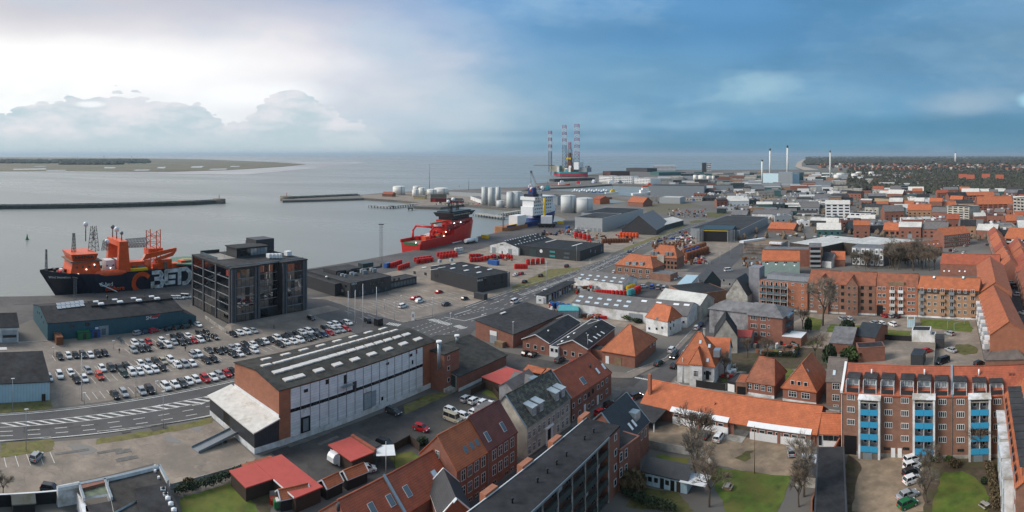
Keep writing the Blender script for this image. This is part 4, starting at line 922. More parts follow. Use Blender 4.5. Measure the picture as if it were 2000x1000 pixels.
b.gable('render_white','felt_black',5.0,8.2,axis='y',ov=.15)
for X,Y in ((1058,548),(1185,562)):q=b.F_(b7(X,Y)[0]);b.box('roller_gate',q.x-1.4,q.x+1.4,-.1,0,0,3.8,'metal_grey')
q=b.F_(b7(1123,564)[0]);b.box('door',q.x-.4,q.x+.4,-.1,0,0,1.9,'black_paint');q=b.F_(b7(1120,512)[0]);b.box('sign_panel',q.x-1.3,q.x+1.3,-.08,0,q.z-.3,q.z+.3,'dark_frame')
fp=((b.w,0,5.2),(3.2/(b.w/2),0,1))
pp=[]
for r_,(X0,Y0_,X1,Y1_) in enumerate(((1148,482,1385,428),(1260,482,1420,437),(1228,511,1455,455))):
 n_=(13,5,11)[r_];pp += [b7(X0+(X1-X0)*i/(n_-1),Y0_+(Y1_-Y0_)*i/(n_-1))[0] for i in range(n_)]
b.onroof(pp,w=1.1,h=1.1,m='skylight_white',th=.1,pl=fp)
# ------------------------------------------------------------------ brick houses of the lower middle
def front_h(b,p,y=0):return b.F_(p,y).z
ZT=7.3
b=B('townhouse','orange and brown tiled brick townhouse with tall white windows left of the cream house','house',(892,921),(1010,845),(820,885),z=ZT)
xs=b.F_((953,870)).x;bw=b.w
b.w=xs;b.gable('brick_red','tile_orange',ZT,12.2,x1=xs-.02,ov=.15)
b.pl1=b.pl;b.onroof(a7(237,512,285,483,328,457),w=.9,h=1.3,m='glass_sky',frame='grey_paint')
b.w=bw;b.gable('brick_red','tile_brown',ZT+.1,12.7,x0=xs+.02,ov=.15);b.onroof(a7(408,412,530,335),w=1,h=2,m='glass_sky',frame='white_frame')
for X,Y in ((218,712),(270,677),(323,641),(375,605),(217,840),(270,803),(323,768),(375,732)):b.wins('F',a7(X,Y),w=1.25,h=2.0,cols=2,rows=2)
for X,Y in ((460,552),(508,518),(553,487),(600,455),(460,672),(508,640),(553,607),(600,572)):b.wins('F',a7(X,Y),w=1.25,h=2.0,cols=2,rows=2)
for X,Y in ((272,900),(323,863),(375,825),(462,765),(555,695),(600,662)):b.wins('F',a7(X,Y),w=1.1,h=.7,cols=2,off=-.02,frame='concrete')
b.wins('L',a5(1618,548),w=1,h=1.3,cols=2,rows=2);b.box('downpipe',xs-.06,xs+.06,-.14,0,0,ZT,'grey_paint');b.chimney(xs,6,11,14,m='brick_red') if 0 else None
b=B('row_house','low red tiled row house with roof windows and a grey fire gable','house',(700,1060),(885,944),z=5.0,depth=11)
b.d=2*b.Z_((847,880),9.2).y;b.d=min(max(b.d,8),14)
b.gable('brick_red','tile_red',5.0,9.2,ov=.15,rf=.5,zb=5.0);b.onroof(a5(1600,715),w=1.2,h=2.0,m='skylight_blue');b.onroof(a5(1383,838,1252,910,1110,975),w=1.2,h=2.0,m='glass_sky',frame='white_frame')
b.wins('F',a5(1693,845,1600,905),w=1.2,h=1.3,cols=2);xg=b.hit(a5(1270,850)[0],*[b.pl['f'][0],b.pl['f'][1]]).x
b.add('fire_gable',MB().face([(0,0,0)]*3,'zinc') or MB().hexa([(xg-.25,-.2,4.9),(xg+.25,-.2,4.9),(xg+.25,b.d/2,9.2),(xg-.25,b.d/2,9.2),(xg-.25,-.2,5.5),(xg+.25,-.2,5.5),(xg+.25,b.d/2,9.8),(xg-.25,b.d/2,9.8)],'zinc'))
q=b.hit(a5(843,975)[0],*b.pl['f']);b.add('flue',MB().cyl((q.x,q.y,q.z-.3),(q.x,q.y,q.z+.9),.3,'metal_dark',n=10))
b=B('slate_house','small slate roofed house peak with white verge at the bottom edge below the townhouse','house',(858,1010),(922,1000),z=5.5,depth=9);b.gable('brick_red','slate',5.5,8.2,axis='y',ov=.2,verge='white_frame');b.onroof(a7(158,912),w=.6,h=.9,m='skylight_blue',pl=((0,0,5.7),(-(2.7/(b.w/2)),0,1)))
def cream():
 z=6.9
 b=B('cream_house','cream rendered house with mossy roof and four zinc dormers between two brick houses','house',(1029,835),(1114,778),(981,797),z=z)
 b.d=max(9,min(b.d,12));zr=12.4
 b.gable('render_cream','tile_mossy',z,zr,ov=.2,rf=.56,zb=7.6,verge='zinc')
 for i,X in enumerate((735,773,812,851,889,923,960,995,1030)):
  Y=(400,375,348,320,292,268,243,218,192)[i];b.wins('F',a7(X,Y),w=1.0,h=1.7,cols=2,rows=2)
  Y2=(515,485,458,0,0,0,345,318,290)[i]
  if Y2:b.wins('F',a7(X,Y2),w=1.0,h=1.8,cols=2,rows=2)
 q=b.F_(a7(888,430)[0]);b.box('doorway',q.x-.7,q.x+.7,-.06,0,.4,3.6,'black_paint');b.add('door_arch',MB().box(q.x-1.3,q.x-.75,-.2,0,0,3.6,'white_paint').box(q.x+.75,q.x+1.3,-.2,0,0,3.6,'white_paint').cyl((q.x-1.6,-.15,3.8),(q.x+1.6,-.15,3.8),.3,'white_paint',n=8))
 b.box('steps',q.x-1,q.x+1,-1.4,-.05,0,.4,'concrete');b.box('plinth',-.04,b.w+.04,-.07,0,0,.5,'concrete_dark');b.box('string_course',0,b.w,-.06,0,3.5,3.62,'concrete')
 p0,n=b.pl['f'];k=-n[1]
 for X,Y in a7(770,255,825,215,950,125,995,95):
  c=b.hit((X,Y),(0,1.0,0),(0,-1,0));x=c.x;zz=z+1.0*k;t=z+.3
  yb=(zz+2.3-z)/k
  o=b.add('dormer',MB().hexa([(x-.8,.8,z+.5*k),(x+.8,.8,z+.5*k),(x+.8,yb,zz+1.8),(x-.8,yb,zz+1.8),(x-.8,.8,zz+1.75),(x+.8,.8,zz+1.75),(x+.8,yb+.4,zz+2.1),(x-.8,yb+.4,zz+2.1)],'zinc'))
  link('dormer_roof',MB().hexa([(x-1,.55,zz+1.78),(x+1,.55,zz+1.78),(x+1,yb+.8,zz+2.3),(x-1,yb+.8,zz+2.3),(x-1,.55,zz+1.95),(x+1,.55,zz+1.95),(x+1,yb+.8,zz+2.5),(x-1,yb+.8,zz+2.5)],mat('zinc_light',(.4,.47,.52),rough=.4,kind='corr',rows=.3)),o)
  fm,gm=winmesh(1.0,1.6,2,2);w=link('window',fm,o,loc=(x,.79,zz+.75))
 b.box('back_extension',1.5,6,b.d+.05,b.d+6,0,6.5,'render_grey','eternit');b.box('back_dormer',b.w-4,b.w-1.6,b.d*.56,b.d-.5,9,11,'zinc')
cream()
b=B('long_house','long brick house with red tile roof and roof windows right of the cream house','house',(1117,826),(1194,771),z=0,depth=11)
b.gable('brick_red','tile_red',5.9,11.2,ov=.15,hr=2.6);b.onroof(a6(1355,575),w=1.6,h=1.9,m='glass_sky',frame='white_frame');b.onroof(a6(1468,498,1514,463),w=.9,h=1.8,m='skylight_white')
for X,Y in ((1280,768),(1327,733),(1370,702),(1400,682),(1431,655),(1472,622),(1504,598),(1540,570)):b.wins('F',a6(X,Y),w=1.0,h=1.25,cols=1,frame='white_frame' if X not in (1400,1431) else 'dark_frame')
for X,Y in ((1280,862),(1328,826),(1400,772),(1431,745),(1498,700),(1540,655)):b.wins('F',a6(X,Y),w=1.0,h=1.25,cols=1)
for X,Y in ((1369,815),(1470,728)):q=b.F_(a6(X,Y)[0]);b.box('door',q.x-.45,q.x+.45,-.08,0,.1,2.4,'white_paint')
b.box('string_course',0,b.w,-.05,0,3.0,3.12,'brick_dark');q=b.hit(a6(1412,470)[0],*b.pl['f']);b.add('flue',MB().cyl((q.x,q.y,q.z-.3),(q.x,q.y,q.z+.8),.25,'metal_dark',n=8))
def blackblock():
 z=12.4
 A=(1049,986);Bq=(1210,831)
 b=B('apartment_block','long apartment block with black felt roof and dark green balconies at the bottom','apartment block',A,Bq,(1146,817),z=z)
 ext=26;d=b.d
 xb=b.F_((1187.5,852+0),0).x if 0 else b.w-(P((1210,831),z)-P((1187.5,852),z)).xy.length
 b.box('wall',-ext,xb,1.6,d,0,z-.35,'brick_red');b.box('wall',xb,b.w,0,d,0,z-.35,'brick_red')
 b.box('roof',-ext,b.w+.02,-.1,d+.15,z-.35,z,'felt_black')
 b.box('gutter',-ext,xb,-.25,-.1,z-.45,z-.05,'zinc')
 fl=2.75
 n=11;bw=(xb+ext)/n
 for k in range(4):
  zz=.8+k*fl
  for i in range(n):
   x0=-ext+i*bw
   b.add('balcony_front',cached(('bf',bw,k==0),lambda:MB().box(.15,bw-.15,0,.12,0,1.1,mat('balcony_green',(.045,.06,.055),kind='plank',rows=.35)).mesh('balcony_front')),loc=(x0,-.02,zz))
   b.add('balcony_slab',cached(('bs',bw),lambda:MB().box(.05,bw-.05,.1,1.6,-.15,0,'concrete_dark').mesh('balcony_slab')),loc=(x0,0,zz))
   b.win('F',x0+bw*.3,zz+1.3,w=1.6,h=1.9,cols=2,off=1.6,frame='grey_paint',glass='glass_sky' if (i+k) % 3==0 else 'glass')
   if (i*7+k) % 4==0:b.add('curtain',MB().box(x0+bw*.62,x0+bw*.85,1.5,1.58,zz+.3,zz+2.2,'white_paint'))
 for i in range(n+1):b.box('column',-ext+i*bw-.1,-ext+i*bw+.1,-.1,.1,0,z-.4,'concrete')
 for X,Y in a7(1408,415,1408,535,1406,652,1405,770): 
  q=b.F_((X,Y));b.win('F',q.x,q.z,w=1.1,h=1.3,cols=1)
 for X,Y in a7(1238,380,1167,437,1025,565,949,630,877,697,800,770,603,930):
  q=b.Z_((X,Y),z);b.add('roof_vent',MB().cyl((q.x,q.y,z-.1),(q.x,q.y,z+.8),.14,'black_paint').cyl((q.x,q.y,z+.6),(q.x,q.y,z+.85),.25,'black_paint'))
 # stair heads along the street side
 for i,(X,Y) in enumerate(a7(1145,255,935,445,700,630,425,850)):
  q=b.Z_((X,Y),z);b.box('stair_head',q.x-1.6,q.x+1.6,d+.16,d+1.3,0,z+.5,'brick_orange')
 b.box('roof_edge',-ext,b.w,d+.0,d+.15,z,z+.12,'white_frame')
blackblock()
def slatehouse():
 b=B('slate_roof_house','brick house with steep black slate gable, zinc dormer and roof windows behind the black roofed block','house',(1213,962),(1262,868),depth=9,z=0)
 b=B('slate_roof_house','brick house with steep black slate gable, zinc dormer and roof windows behind the black roofed block','house',(1212,958),(1265,900),depth=10) if 0 else b
 return b
b=B('slate_roof_house','brick house with steep black slate roof and zinc dormer behind the black roofed block','house',(1222,930),(1267,880),depth=11)
q=b.hit(a7(1660,300)[0],(0,0,0),(0,-1,0));b.gable('brick_red','slate',6.3,11.6,ov=.2,verge='zinc',rf=.5)
b.onroof(a7(1525,333,1553,307),w=.8,h=1.7,m='skylight_white');q=b.hit(a7(1585,290)[0],(0,1.2,0),(0,-1,0));b.box('dormer',q.x-1.0,q.x+1.2,1.2,5,6.8,9.4,'zinc');b.wins('F',a7(1613,405,1642,380),w=.9,h=1.8,cols=1)
b=B('brick_annex','dark roofed brick annex with black felt roof at the foot of the slate roofed house','annex',(1211,960),(1249,928),depth=7);b.flat('brick_red','felt_black',8.0,par=.2);b.wins('F',a7(1450,570,1490,540,1450,690,1490,660),w=.9,h=1.8,cols=1,rows=2)
b=B('brick_annex','narrow brick staircase annex with two tiny square windows','annex',(1225,936),(1250,930),depth=4);b.flat('brick_red','felt_dark',5.6,par=.15);b.wins('F',a7(1540,540,1537,660),w=.9,h=.9,cols=1)

def school():
 b=B('orange_roof_hall','long single storey building with bright orange tile roof and white canopies','hall',(1300,822),(1592,873),depth=12)
 x0=b.F_((1256,815)).x
 b.gable('brick_red','tile_bright',3.2,6.6,x0=x0,ov=.6)
 p0,n=b.pl['f']
 for (Xa,Ya,Xb,Yb) in ((432,215,885,310),(1035,330,1535,415)):
  A=b.F_(b2(Xa,Ya)[0],-.9).x;Z=b.F_(b2(Xb,Yb)[0],-.9).x
  b.add('white_canopy',MB().hexa([(A,-.95,3.0),(Z,-.95,3.0),(Z,.3,3.5),(A,.3,3.5),(A,-.95,3.12),(Z,-.95,3.12),(Z,.3,3.75),(A,.3,3.75)],'white_paint'))
  b.box('white_wall',A+.6,Z-.1,-.6,-.02,0,1.7,'white_paint');b.box('wall_top',A+.6,Z-.1,-.5,-.02,1.7,2.7,'brick_red')
  m=int((Z-A)/1.9)
  for i in range(m):
   b.win('F',A+1.6+i*(Z-A-1.6)/m,2.1,w=1.4,h=.75,cols=1,off=-.5,frame='white_frame')
  b.box('pier',(A+Z)/2-.35,(A+Z)/2+.35,-.66,-.6,0,2.6,'brick_red')
 A=b.F_(b2(935,400)[0]);b.box('entrance',A.x,A.x+4,-.1,-.0,0,2.6,'glass_dark');b.box('porch_floor',A.x-3,A.x+3,-3,-.1,0,.12,'concrete')
 q=b.hit(b2(785,158)[0],p0,n);b.add('roof_vent',MB().cyl((q.x,q.y,q.z-.2),(q.x,q.y,q.z+.5),.18,'tile_orange'))
 c=b.F_(b2(225,170)[0],2);b.box('chimney',x0+.2,x0+1.0,2,2.8,0,9.6,'brick_orange')
 # black roofed carport at the left end
 r=MB();r.hexa([(x0-1,-8,2.3),(x0+7,-7,2.3),(x0+7,-.7,3.0),(x0-1,-.7,3.0),(x0-1,-8,2.5),(x0+7,-7,2.5),(x0+7,-.7,3.2),(x0-1,-.7,3.2)],'felt_dark');b.add('carport_roof',r)
 for x,y in ((x0-.6,-7.6),(x0+6.6,-6.6),(x0+3,-7.2)):b.box('post',x-.12,x+.12,y,y+.24,0,2.4,'white_frame')
 return b
sc=school()
b=B('orange_link','short orange tiled link between the long hall and the blue balconied flats','annex',(1591,872),(1641,874),depth=8);b.gable('brick_red','tile_bright',3.0,5.6,ov=.3)
b.box('white_wall',1.0,b.w-.3,-.1,-.01,0,2.8,'white_paint');b.wins('F',b2(1608,440),w=1.0,h=2.4,cols=1,off=-.1);b.wins('F',b2(1650,420,1690,422,1733,425),w=1.1,h=1.1,cols=1,off=-.1,frame='dark_frame')

def flats():
 ze,zr=13.3,17.6
 b=B('blue_balcony_flats','brick apartment block with bright blue balconies and nine roof dormers','apartment block',(1644,886),(1962,893),depth=11)
 w=b.w;b.gable('brick_brown','tile_red',ze,zr,ov=.25,x1=w+8)
 M['tile_red2']=M['tile_red']
 b.box('plinth',0,w,-.06,0,0,.8,'concrete')
 q=b.F_(b4(240,480)[0]);b.box('passage',.9*0+b.F_(b4(195,470)[0]).x,b.F_(b4(292,470)[0]).x,-.1,.05,0,4.1,'black_paint')
 for c,(X0,X1) in enumerate(((305,475),(730,905),(1168,1341))):
  x0,x1=b.F_(b4(X0,300)[0],-1.5).x,b.F_(b4(X1,300)[0],-1.5).x;xm=(x0+x1)/2
  zt=b.F_(b4(X0,120)[0],-1.5).z;zb=1.7
  for xx in (x0,x1-.45):b.box('balcony_pier',xx,xx+.45,-1.55,-.02,.0,zt,'render_white')
  b.add('balcony_roof',MB().hexa([(x0-.1,-1.8,zt),(x1+.1,-1.8,zt),(x1+.1,0,zt),(x0-.1,0,zt),(x0-.1,-1.8,zt+.12),(x1+.1,-1.8,zt+.12),(x1+.1,0,zt+.7),(x0-.1,0,zt+.7)],'panel_white'))
  fl=(zt-zb)/4.22
  for k in range(5):
   z=zb+k*fl
   if k==4:z=zb+4*fl
   if k<4 or c >= 0:
    b.box('balcony_slab',x0+.45,x1-.45,-1.5,0,z-.15,z,'concrete')
    if k<4 or True:
     zz1=min(z+1.05,zt)
     for u0,u1 in ((x0+.47,xm-.03),(xm+.03,x1-.47)):
      if k<4:b.box('balcony_panel',u0,u1,-1.62,-1.54,z-.1,zz1+.1,'blue_panel')
   if k<4:
    b.box('back_wall',x0+.45,x1-.45,-.05,0,z,z+fl-.15,'render_grey');b.box('divider',xm-.05,xm+.05,-1.5,-.05,z,z+fl-.15,'white_paint')
    for u in (x0+1.0,x1-1.6):b.win('F',u+.3,z+1.75,w=.85,h=1.1,cols=1,off=-.05)
  b.box('cellar_wall',x0+.5,x1-.5,-1.45,-.1,0,1.5,'concrete_dark');b.box('cellar_door',xm-1.3,xm+.6,-1.5,-1.45,0,1.4,'zinc')
 rows={248:(112,198,296),541:(125,221,320,417),669:(129,229,327,425),963:(139,237,335,434),1104:(139,238,336,436),1392:(137,236,333,433)}
 for X,ys in rows.items():
  ys_=(102,)+ys[1:] if X==248 else ys
  for Y in ys_:b.wins('F',b4(X,Y),w=1.7,h=1.25,cols=4)
 for X in (530,678,1105):b.wins('F',b4(X,505 if X<900 else 517),w=1.4,h=.6,cols=3,frame='dark_frame')
 for X in (578,630):q=b.F_(b4(X,530)[0]);b.box('cellar_door',q.x-.45,q.x+.45,-.12,0,0,2.0,'white_paint')
 p0,n=b.pl['f'];k=-n[1]
 for i,X in enumerate((262,395,533,686,820,954,1100,1253,1385)):
  c=b.F_((b3(X,620)[0][0],755),.3);x=c.x;y0=.35;zb_=ze+.35*k
  zt=b.F_((b3(X,575+(X-260)*.02)[0][0],b3(0,562+(X-260)*.035)[0][1]),y0).z
  hw=1.35;yb=(zt-ze)/k
  o=b.add('dormer',MB().hexa([(x-hw,y0+1,zb_),(x+hw,y0+1,zb_),(x+hw,yb,zt-.3),(x-hw,yb,zt-.3),(x-hw,y0+1,zt),(x+hw,y0+1,zt),(x+hw,yb+.3,zt+.05),(x-hw,yb+.3,zt+.05)],'zinc'))
  link('dormer_roof',MB().box(x-hw-.15,x+hw+.15,y0+.3,yb+.5,zt+.06,zt+.28,'felt_dark'),o)
  for u in (-.62,.62):
   fm,gm=winmesh(1.1,1.3,1+(i % 2),1);wv=link('window',fm,o,loc=(x+u,y0+.98,zt-.85));link('sill_panel',MB().box(x+u-.55,x+u+.55,y0+.9,y0+.98,zb_+.2,zt-1.55,'zinc'),o)
  link('balcony_rail',MB().box(x-hw,x+hw,y0-.35,y0-.3,zb_-.1,zb_+.85,'dark_frame').box(x-hw-.1,x-hw,y0-.4,y0+1,zb_-.2,zt-.3,'white_frame').box(x+hw,x+hw+.1,y0-.4,y0+1,zb_-.2,zt-.3,'white_frame').box(x-hw,x+hw,y0-.3,y0+1,zb_-.2,zb_,'zinc'),o)
 for X in (410,823,1248):q=b.hit(b3(X,530)[0],p0,n);b.add('roof_flue',MB().cyl((q.x,q.y,q.z-.2),(q.x,q.y,q.z+1.3),.18,'white_paint',n=8))
 for X,Y in ((1037,580),):q=b.F_((b3(X,0)[0][0],760),1)
 xg=q.x;b.add('fire_gable',MB().hexa([(xg-.25,-.25,ze),(xg+.25,-.25,ze),(xg+.25,b.d/2,zr),(xg-.25,b.d/2,zr),(xg-.25,-.25,ze+.5),(xg+.25,-.25,ze+.5),(xg+.25,b.d/2,zr+.55),(xg-.25,b.d/2,zr+.55)],'zinc'))
 b.add('fire_gable',MB().hexa([(-.3,-.25,ze),(.25,-.25,ze),(.25,b.d/2,zr),(-.3,b.d/2,zr),(-.3,-.25,ze+.5),(.25,-.25,ze+.5),(.25,b.d/2,zr+.55),(-.3,b.d/2,zr+.55)],'white_frame'))
 b.box('downpipe',xg-.05,xg+.05,-.14,0,0,ze,'zinc');b.box('downpipe',-.05,.05,-.14,0,0,ze,'white_frame')
 b.onroof(b3(500,515,728,537,915,540,1127,543,1220,543,1490,525,1518,525,335,612,465,620,745,632,1155,640,1437,655),w=.5,h=.5,m='tile_brown',th=.3,name='vent_tile',frame='tile_brown')
 return b
fb=flats()
b=B('brown_house','narrow brown brick house with grey tile roof beside the blue balconied flats','house',(1614,793),(1643,795),depth=9)
b.w=(P((1650,795))-P((1614,793))).xy.length;b.gable('brick_brown','tile_grey',6.4,11,ov=.2);b.onroof(b1(1718,512),w=.8,h=1.4,m='skylight_blue');b.wins('F',b1(1731,618,1730,707),w=1.9,h=1.6,cols=3,rows=2);b.wins('F',b1(1731,770),w=1.4,h=.5,cols=2)
def rightwing():
 A,Q=P((1985,1120)),P((1961,893));d=(Q-A).xy
 b=B('blue_balcony_flats','brick wing with white balcony piers and black dormers running down the right edge','apartment block',(1972,1000),(1990,1000),depth=10)
 # frame: origin near-left corner, y runs back along the facade
 b.rz=math.atan2(d.y,d.x)-PI/2;b.o=Vector((A.x,A.y,0));b.e.location=b.o;b.e.rotation_euler=(0,0,b.rz)
 b.ux=Vector((math.cos(b.rz),math.sin(b.rz),0));b.uy=Vector((-b.ux.y,b.ux.x,0));L=d.length;b.w=11;b.d=L
 b.gable('brick_brown','tile_orange',13.3,17.6,x0=0,x1=11,y0=0,y1=L,axis='y',ov=.25)
 for i in range(4):
  y=5+i*(L-8)/4
  for yy in (y,y+4):b.box('balcony_pier',-1.6,-.02,yy,yy+.4,0,12,'render_white')
  b.box('balcony_roof',-1.9,0,y-.2,y+4.6,12,12.4,'panel_white')
  for k in range(4):b.box('balcony_panel',-1.55,-1.47,y+.42,y+3.98,1.8+k*2.6,2.95+k*2.6,'blue_panel');b.box('balcony_slab',-1.46,-.02,y+.42,y+3.98,1.7+k*2.6,1.8+k*2.6,'concrete')
 kk=4.3/5.5
 for i in range(11):
  y=1+i*(L-3)/11;o=b.box('dormer',1.2,4.0,y,y+2.2,13.6,16,'zinc');link('dormer_roof',MB().box(.6,4.4,y-.15,y+2.35,16,16.2,'felt_dark'),o);link('window',MB().box(1.1,1.19,y+.2,y+2.0,14.5,15.8,'glass'),o)
  link('sill_panel',MB().box(-.1,0,y,y+2.2,13.3,14.2,'glass_sky'),o)
 for i in range(7):
  for k in range(4):b.win('L',2.5+i*(L-4)/7+6*0,2.9+k*2.7,w=1.4,h=1.2,cols=3)
rightwing()
# ------------------------------------------------------------------ corner villas and houses
def villa():
 b=B('white_villa','white villa with steep orange hipped roof on the street corner','villa',(1348,752),(1392,756),(1410,722),depth=10)
 w,d=b.w,9.5
 b.d=d;xl=b.F_((1326,748),3).x
 b.gable('render_white','tile_orange',6.0,13.2,x0=xl,x1=w+.2,y0=1.2,y1=d+1,ov=.5,hl=(w-xl)*.46,hr=(w-xl)*.46)
 ap=b.pl
 x0,x1=0,b.F_((1372,755),0).x
 b.gable('render_white','tile_orange',6.6,9.8,x0=x0,x1=x1,y0=-.6,y1=6,axis='y',ov=.3,rf=.5,hl=2.2)
 b.pl=ap
 b.onroof(b1(672,272,728,415,742,303),w=.8,h=1.1,m='skylight_blue');q=b.hit(b1(803,365)[0],*ap['f']);b.box('dormer',q.x-.9,q.x+.9,q.y-1,q.y+1.5,q.z-.6,q.z+1.3,'zinc')
 b.wins('F',b1(628,452,645,452),w=.5,h=.6,cols=1,off=-.6);b.wins('F',b1(635,518),w=1.3,h=1.7,cols=3,rows=2,off=-.6);b.wins('F',b1(748,515,705,515),w=.7,h=1.1,cols=1,off=1.2)
 q=b.F_(b1(727,525)[0],1.2);b.box('door',q.x-.5,q.x+.5,1.1,1.2,q.z-1.4,q.z+1,'black_paint');b.box('terrace',q.x-1.6,q.x+2,-.6,1.1,0,q.z-1.4,'concrete')
 b.w=w+.2;b.wins('R',b1(800,490,817,465),w=.9,h=1.4,cols=2);b.chimney(w*.42,6,12,14.3,m='concrete')
 b.box('rear_wing',w-5,w+2.6,d-1,d+6,0,6,'render_white'); 
 r=MB();r.face([(w-5.3,d-1.4,5.9),(w+3,d-1.4,5.9),(w+3,d+2.6,10.2),(w-5.3,d+2.6,10.2)],'tile_bright');r.face([(w+3,d+6.4,5.9),(w-5.3,d+6.4,5.9),(w-5.3,d+2.6,10.2),(w+3,d+2.6,10.2)],'tile_bright');b.add('rear_roof',r)
 b.add('rear_gable',MB().face([(w+2.6,d-1,6),(w+2.6,d+6,6),(w+2.6,d+2.6,9.8)],'render_white') or MB().hexa([(w+2.4,d-1,6),(w+2.6,d-1,6),(w+2.6,d+6,6),(w+2.4,d+6,6),(w+2.4,d+2.3,9.7),(w+2.6,d+2.3,9.7),(w+2.6,d+2.8,9.7),(w+2.4,d+2.8,9.7)],'render_white'))
villa()
b=B('brick_house','low brick house with broad red hipped roof and four white windows beside the black garage','house',(1459,771),(1512,779),(1527,755),depth=9)
b.d=10;b.gable('brick_red','tile_old',3.9,8.8,ov=.4,hl=1.6,hr=1.6);b.wins('F',b1(1058,615,1110,623,1161,631,1214,640),w=1.15,h=1.5,cols=2,rows=2);b.box('plinth',-.05,b.w+.05,-.08,0,0,.8,'render_white');b.wins('F',b1(1055,677,1213,699),w=.8,h=.35,cols=2,off=-.08)
b=B('brick_house','brick house with tall orange gable roof and two rows of white windows','house',(1529,783),(1594,792),depth=11)
b.gable('brick_red','tile_orange',4.0,9.6,axis='y',ov=.45,hl=1.8)
b.wins('F',b1(1392,590,1443,597,1495,604),w=1.05,h=1.25,cols=1,rows=1);b.wins('F',b1(1392,678,1494,692),w=2.3,h=1.5,cols=3,rows=2);b.box('plinth',-.05,b.w+.05,-.08,0,0,.7,'render_white')
b.onroof(b1(1510,493),w=.5,h=.9,m='skylight_blue',pl=((b.w,0,4.1),(5.6/(b.w/2),0,1)))
for nm,lab,A,Q,dd,hh,mm,rr in (('garage','black fronted garage with pale gate between the villa and the brick house',(1419,764),(1437,768),7,2.8,'black_wood','felt_dark'),('garage','brick garage with black doors leaning on the low brick house',(1437,770),(1459,772),6,3.4,'brick_brown','tile_orange')):
 b=B(nm,lab,'garage',A,Q,depth=dd);b.flat(mm,rr,hh,par=.2);b.box('gate',.4,b.w-.4,-.06,0,0,2.2,'white_paint' if mm=='black_wood' else 'black_paint')
def fence(name,label,pts,h,m,cat='fence',th=.12,post=2.5,board=None):
 q=[Vector(p) for p in wp(pts)];e=tag(empty(name,(q[0].x,q[0].y,0)),label,cat);o=q[0]
 for p0,p1 in zip(q,q[1:]):
  d=p1-p0;L=d.length;rz=math.atan2(d.y,d.x);n=max(1,round(L/post));s=L/n
  me=MB().box(.05,s-.05,-th/2,th/2,.05,h,m).mesh('panel');pm=MB().box(-.07,.07,-th*.7,th*.7,0,h+.1,m).mesh('post')
  for i in range(n):
   c=p0+d*i/n-o;link('panel',me,e,loc=(c.x,c.y,0),rz=rz);link('post',pm,e,loc=(c.x,c.y,0),rz=rz)
 return e
fence('garden_fence','black board fence with a pale door along the pavement below the white villa',[(1360,757),(1417,765)],2.1,'black_wood')
fence('garden_wall','grey concrete garden wall behind the blue outbuilding',b2(270,500,700,575,770,680,700,760),1.7,'concrete','wall',post=4)
fence('brick_wall','orange brick wall along the black garage roof in the right courtyard',b2(1780,460,1700,600,1540,1000),2.2,'brick_orange','wall',th=.3,post=6)
b=B('flat_garage','long garage row with black felt roof between the two courtyards at bottom right','garage',(1590,1010),(1655,1010),(1632,888),z=2.6);b.flat('metal_dark','felt_black',2.7,y1=24,par=.15)
b=B('outbuilding','low pale blue outbuilding with grey roof in the garden behind the brick annex','outbuilding',(1255,945),(1342,965),depth=5)
b.gable('render_grey' if 0 else 'metal_blue','slate',2.6,4.2,ov=.3);b.wins('F',b2(220,728,278,742,325,752,412,770),w=.8,h=.9,cols=1,frame='dark_frame'); 
for X in (372,453,500):q=b.F_(b2(X,790)[0]);b.box('door',q.x-.4,q.x+.4,-.07,0,0,2,'black_paint' if X != 500 else 'brown_wood')
q=b.Z_(b2(633,740)[0],2.6);b.box('plastic_roof',q.x-2.6,q.x+2.6,q.y-2,q.y+2,2.5,2.6,'skylight_white')
b=B('shelter','open shelter with ribbed translucent roof beside the brick wall','shelter',b2(1450,690)[0],b2(1590,705)[0],depth=4);b.box('roof',-.2,b.w,0,3.2,2.2,2.35,mat('clear_sheet',(.6,.66,.72),kind='corr',rows=.5,rough=.3));[b.box('post',x,x+.1,y,y+.1,0,2.2,'wood') for x in (.1,b.w-.3) for y in (.1,3)];b.box('shed_wall',0,b.w+3,-5,-.3,0,2.0,'concrete','felt_dark')
# ------------------------------------------------------------------ lower left and lower middle
b=B('red_carport','large L-shaped garage with flat bright red felt roof beside the warehouse yard','garage',a5(510,880)[0],a5(705,800)[0],a5(395,550)[0],z=3)
b.box('roof',-.3,b.w+.3,-.3,b.d,2.8,3.02,'red_felt');b.box('wall',0,b.w,0,b.d-.3,0,2.8,'brown_wood');b.box('roof',-6.3,-.32,b.d*.52,b.d,2.75,2.97,'red_felt');b.box('wall',-6,-.02,b.d*.55,b.d-.3,0,2.75,'brown_wood');b.box('tile_coping',-3,b.w*.7,b.d+.05,b.d+1,0,2.9,'brick_red','tile_red');b.box('gutter',-.42,-.3,0,b.d*.5,2.75,3.0,'white_frame')
b=B('red_carport','small garage with red felt roof and white door in front of the white caravan','garage',a5(945,710)[0],a5(1112,640)[0],a5(830,620)[0]);b.d=8
b.box('roof',-.3,b.w+.2,-.3,b.d,2.8,3.02,'red_felt');b.box('wall',b.w*.05,b.w,0,b.d-.2,0,2.8,'brown_wood');b.box('door',-.1,-.02+.08,b.d*.5,b.d-.6,0,2.2,'white_paint');b.box('tile_coping',b.w+.25,b.w+.9,-.2,b.d,2.6,3.4,'brick_red','tile_red')
b=B('grey_carport','carport with dark felt roof right of the small red roofed garage','carport',a5(1120,640)[0],a5(1210,590)[0],depth=9);b.box('roof',0,b.w,1,9,2.7,2.9,'felt_dark');b.box('wall',.2,b.w-.2,7,8.8,0,2.7,'brown_wood');b.box('post',.2,.35,1.2,1.35,0,2.7,'wood');b.box('post',b.w-.35,b.w-.2,1.2,1.35,0,2.7,'wood')
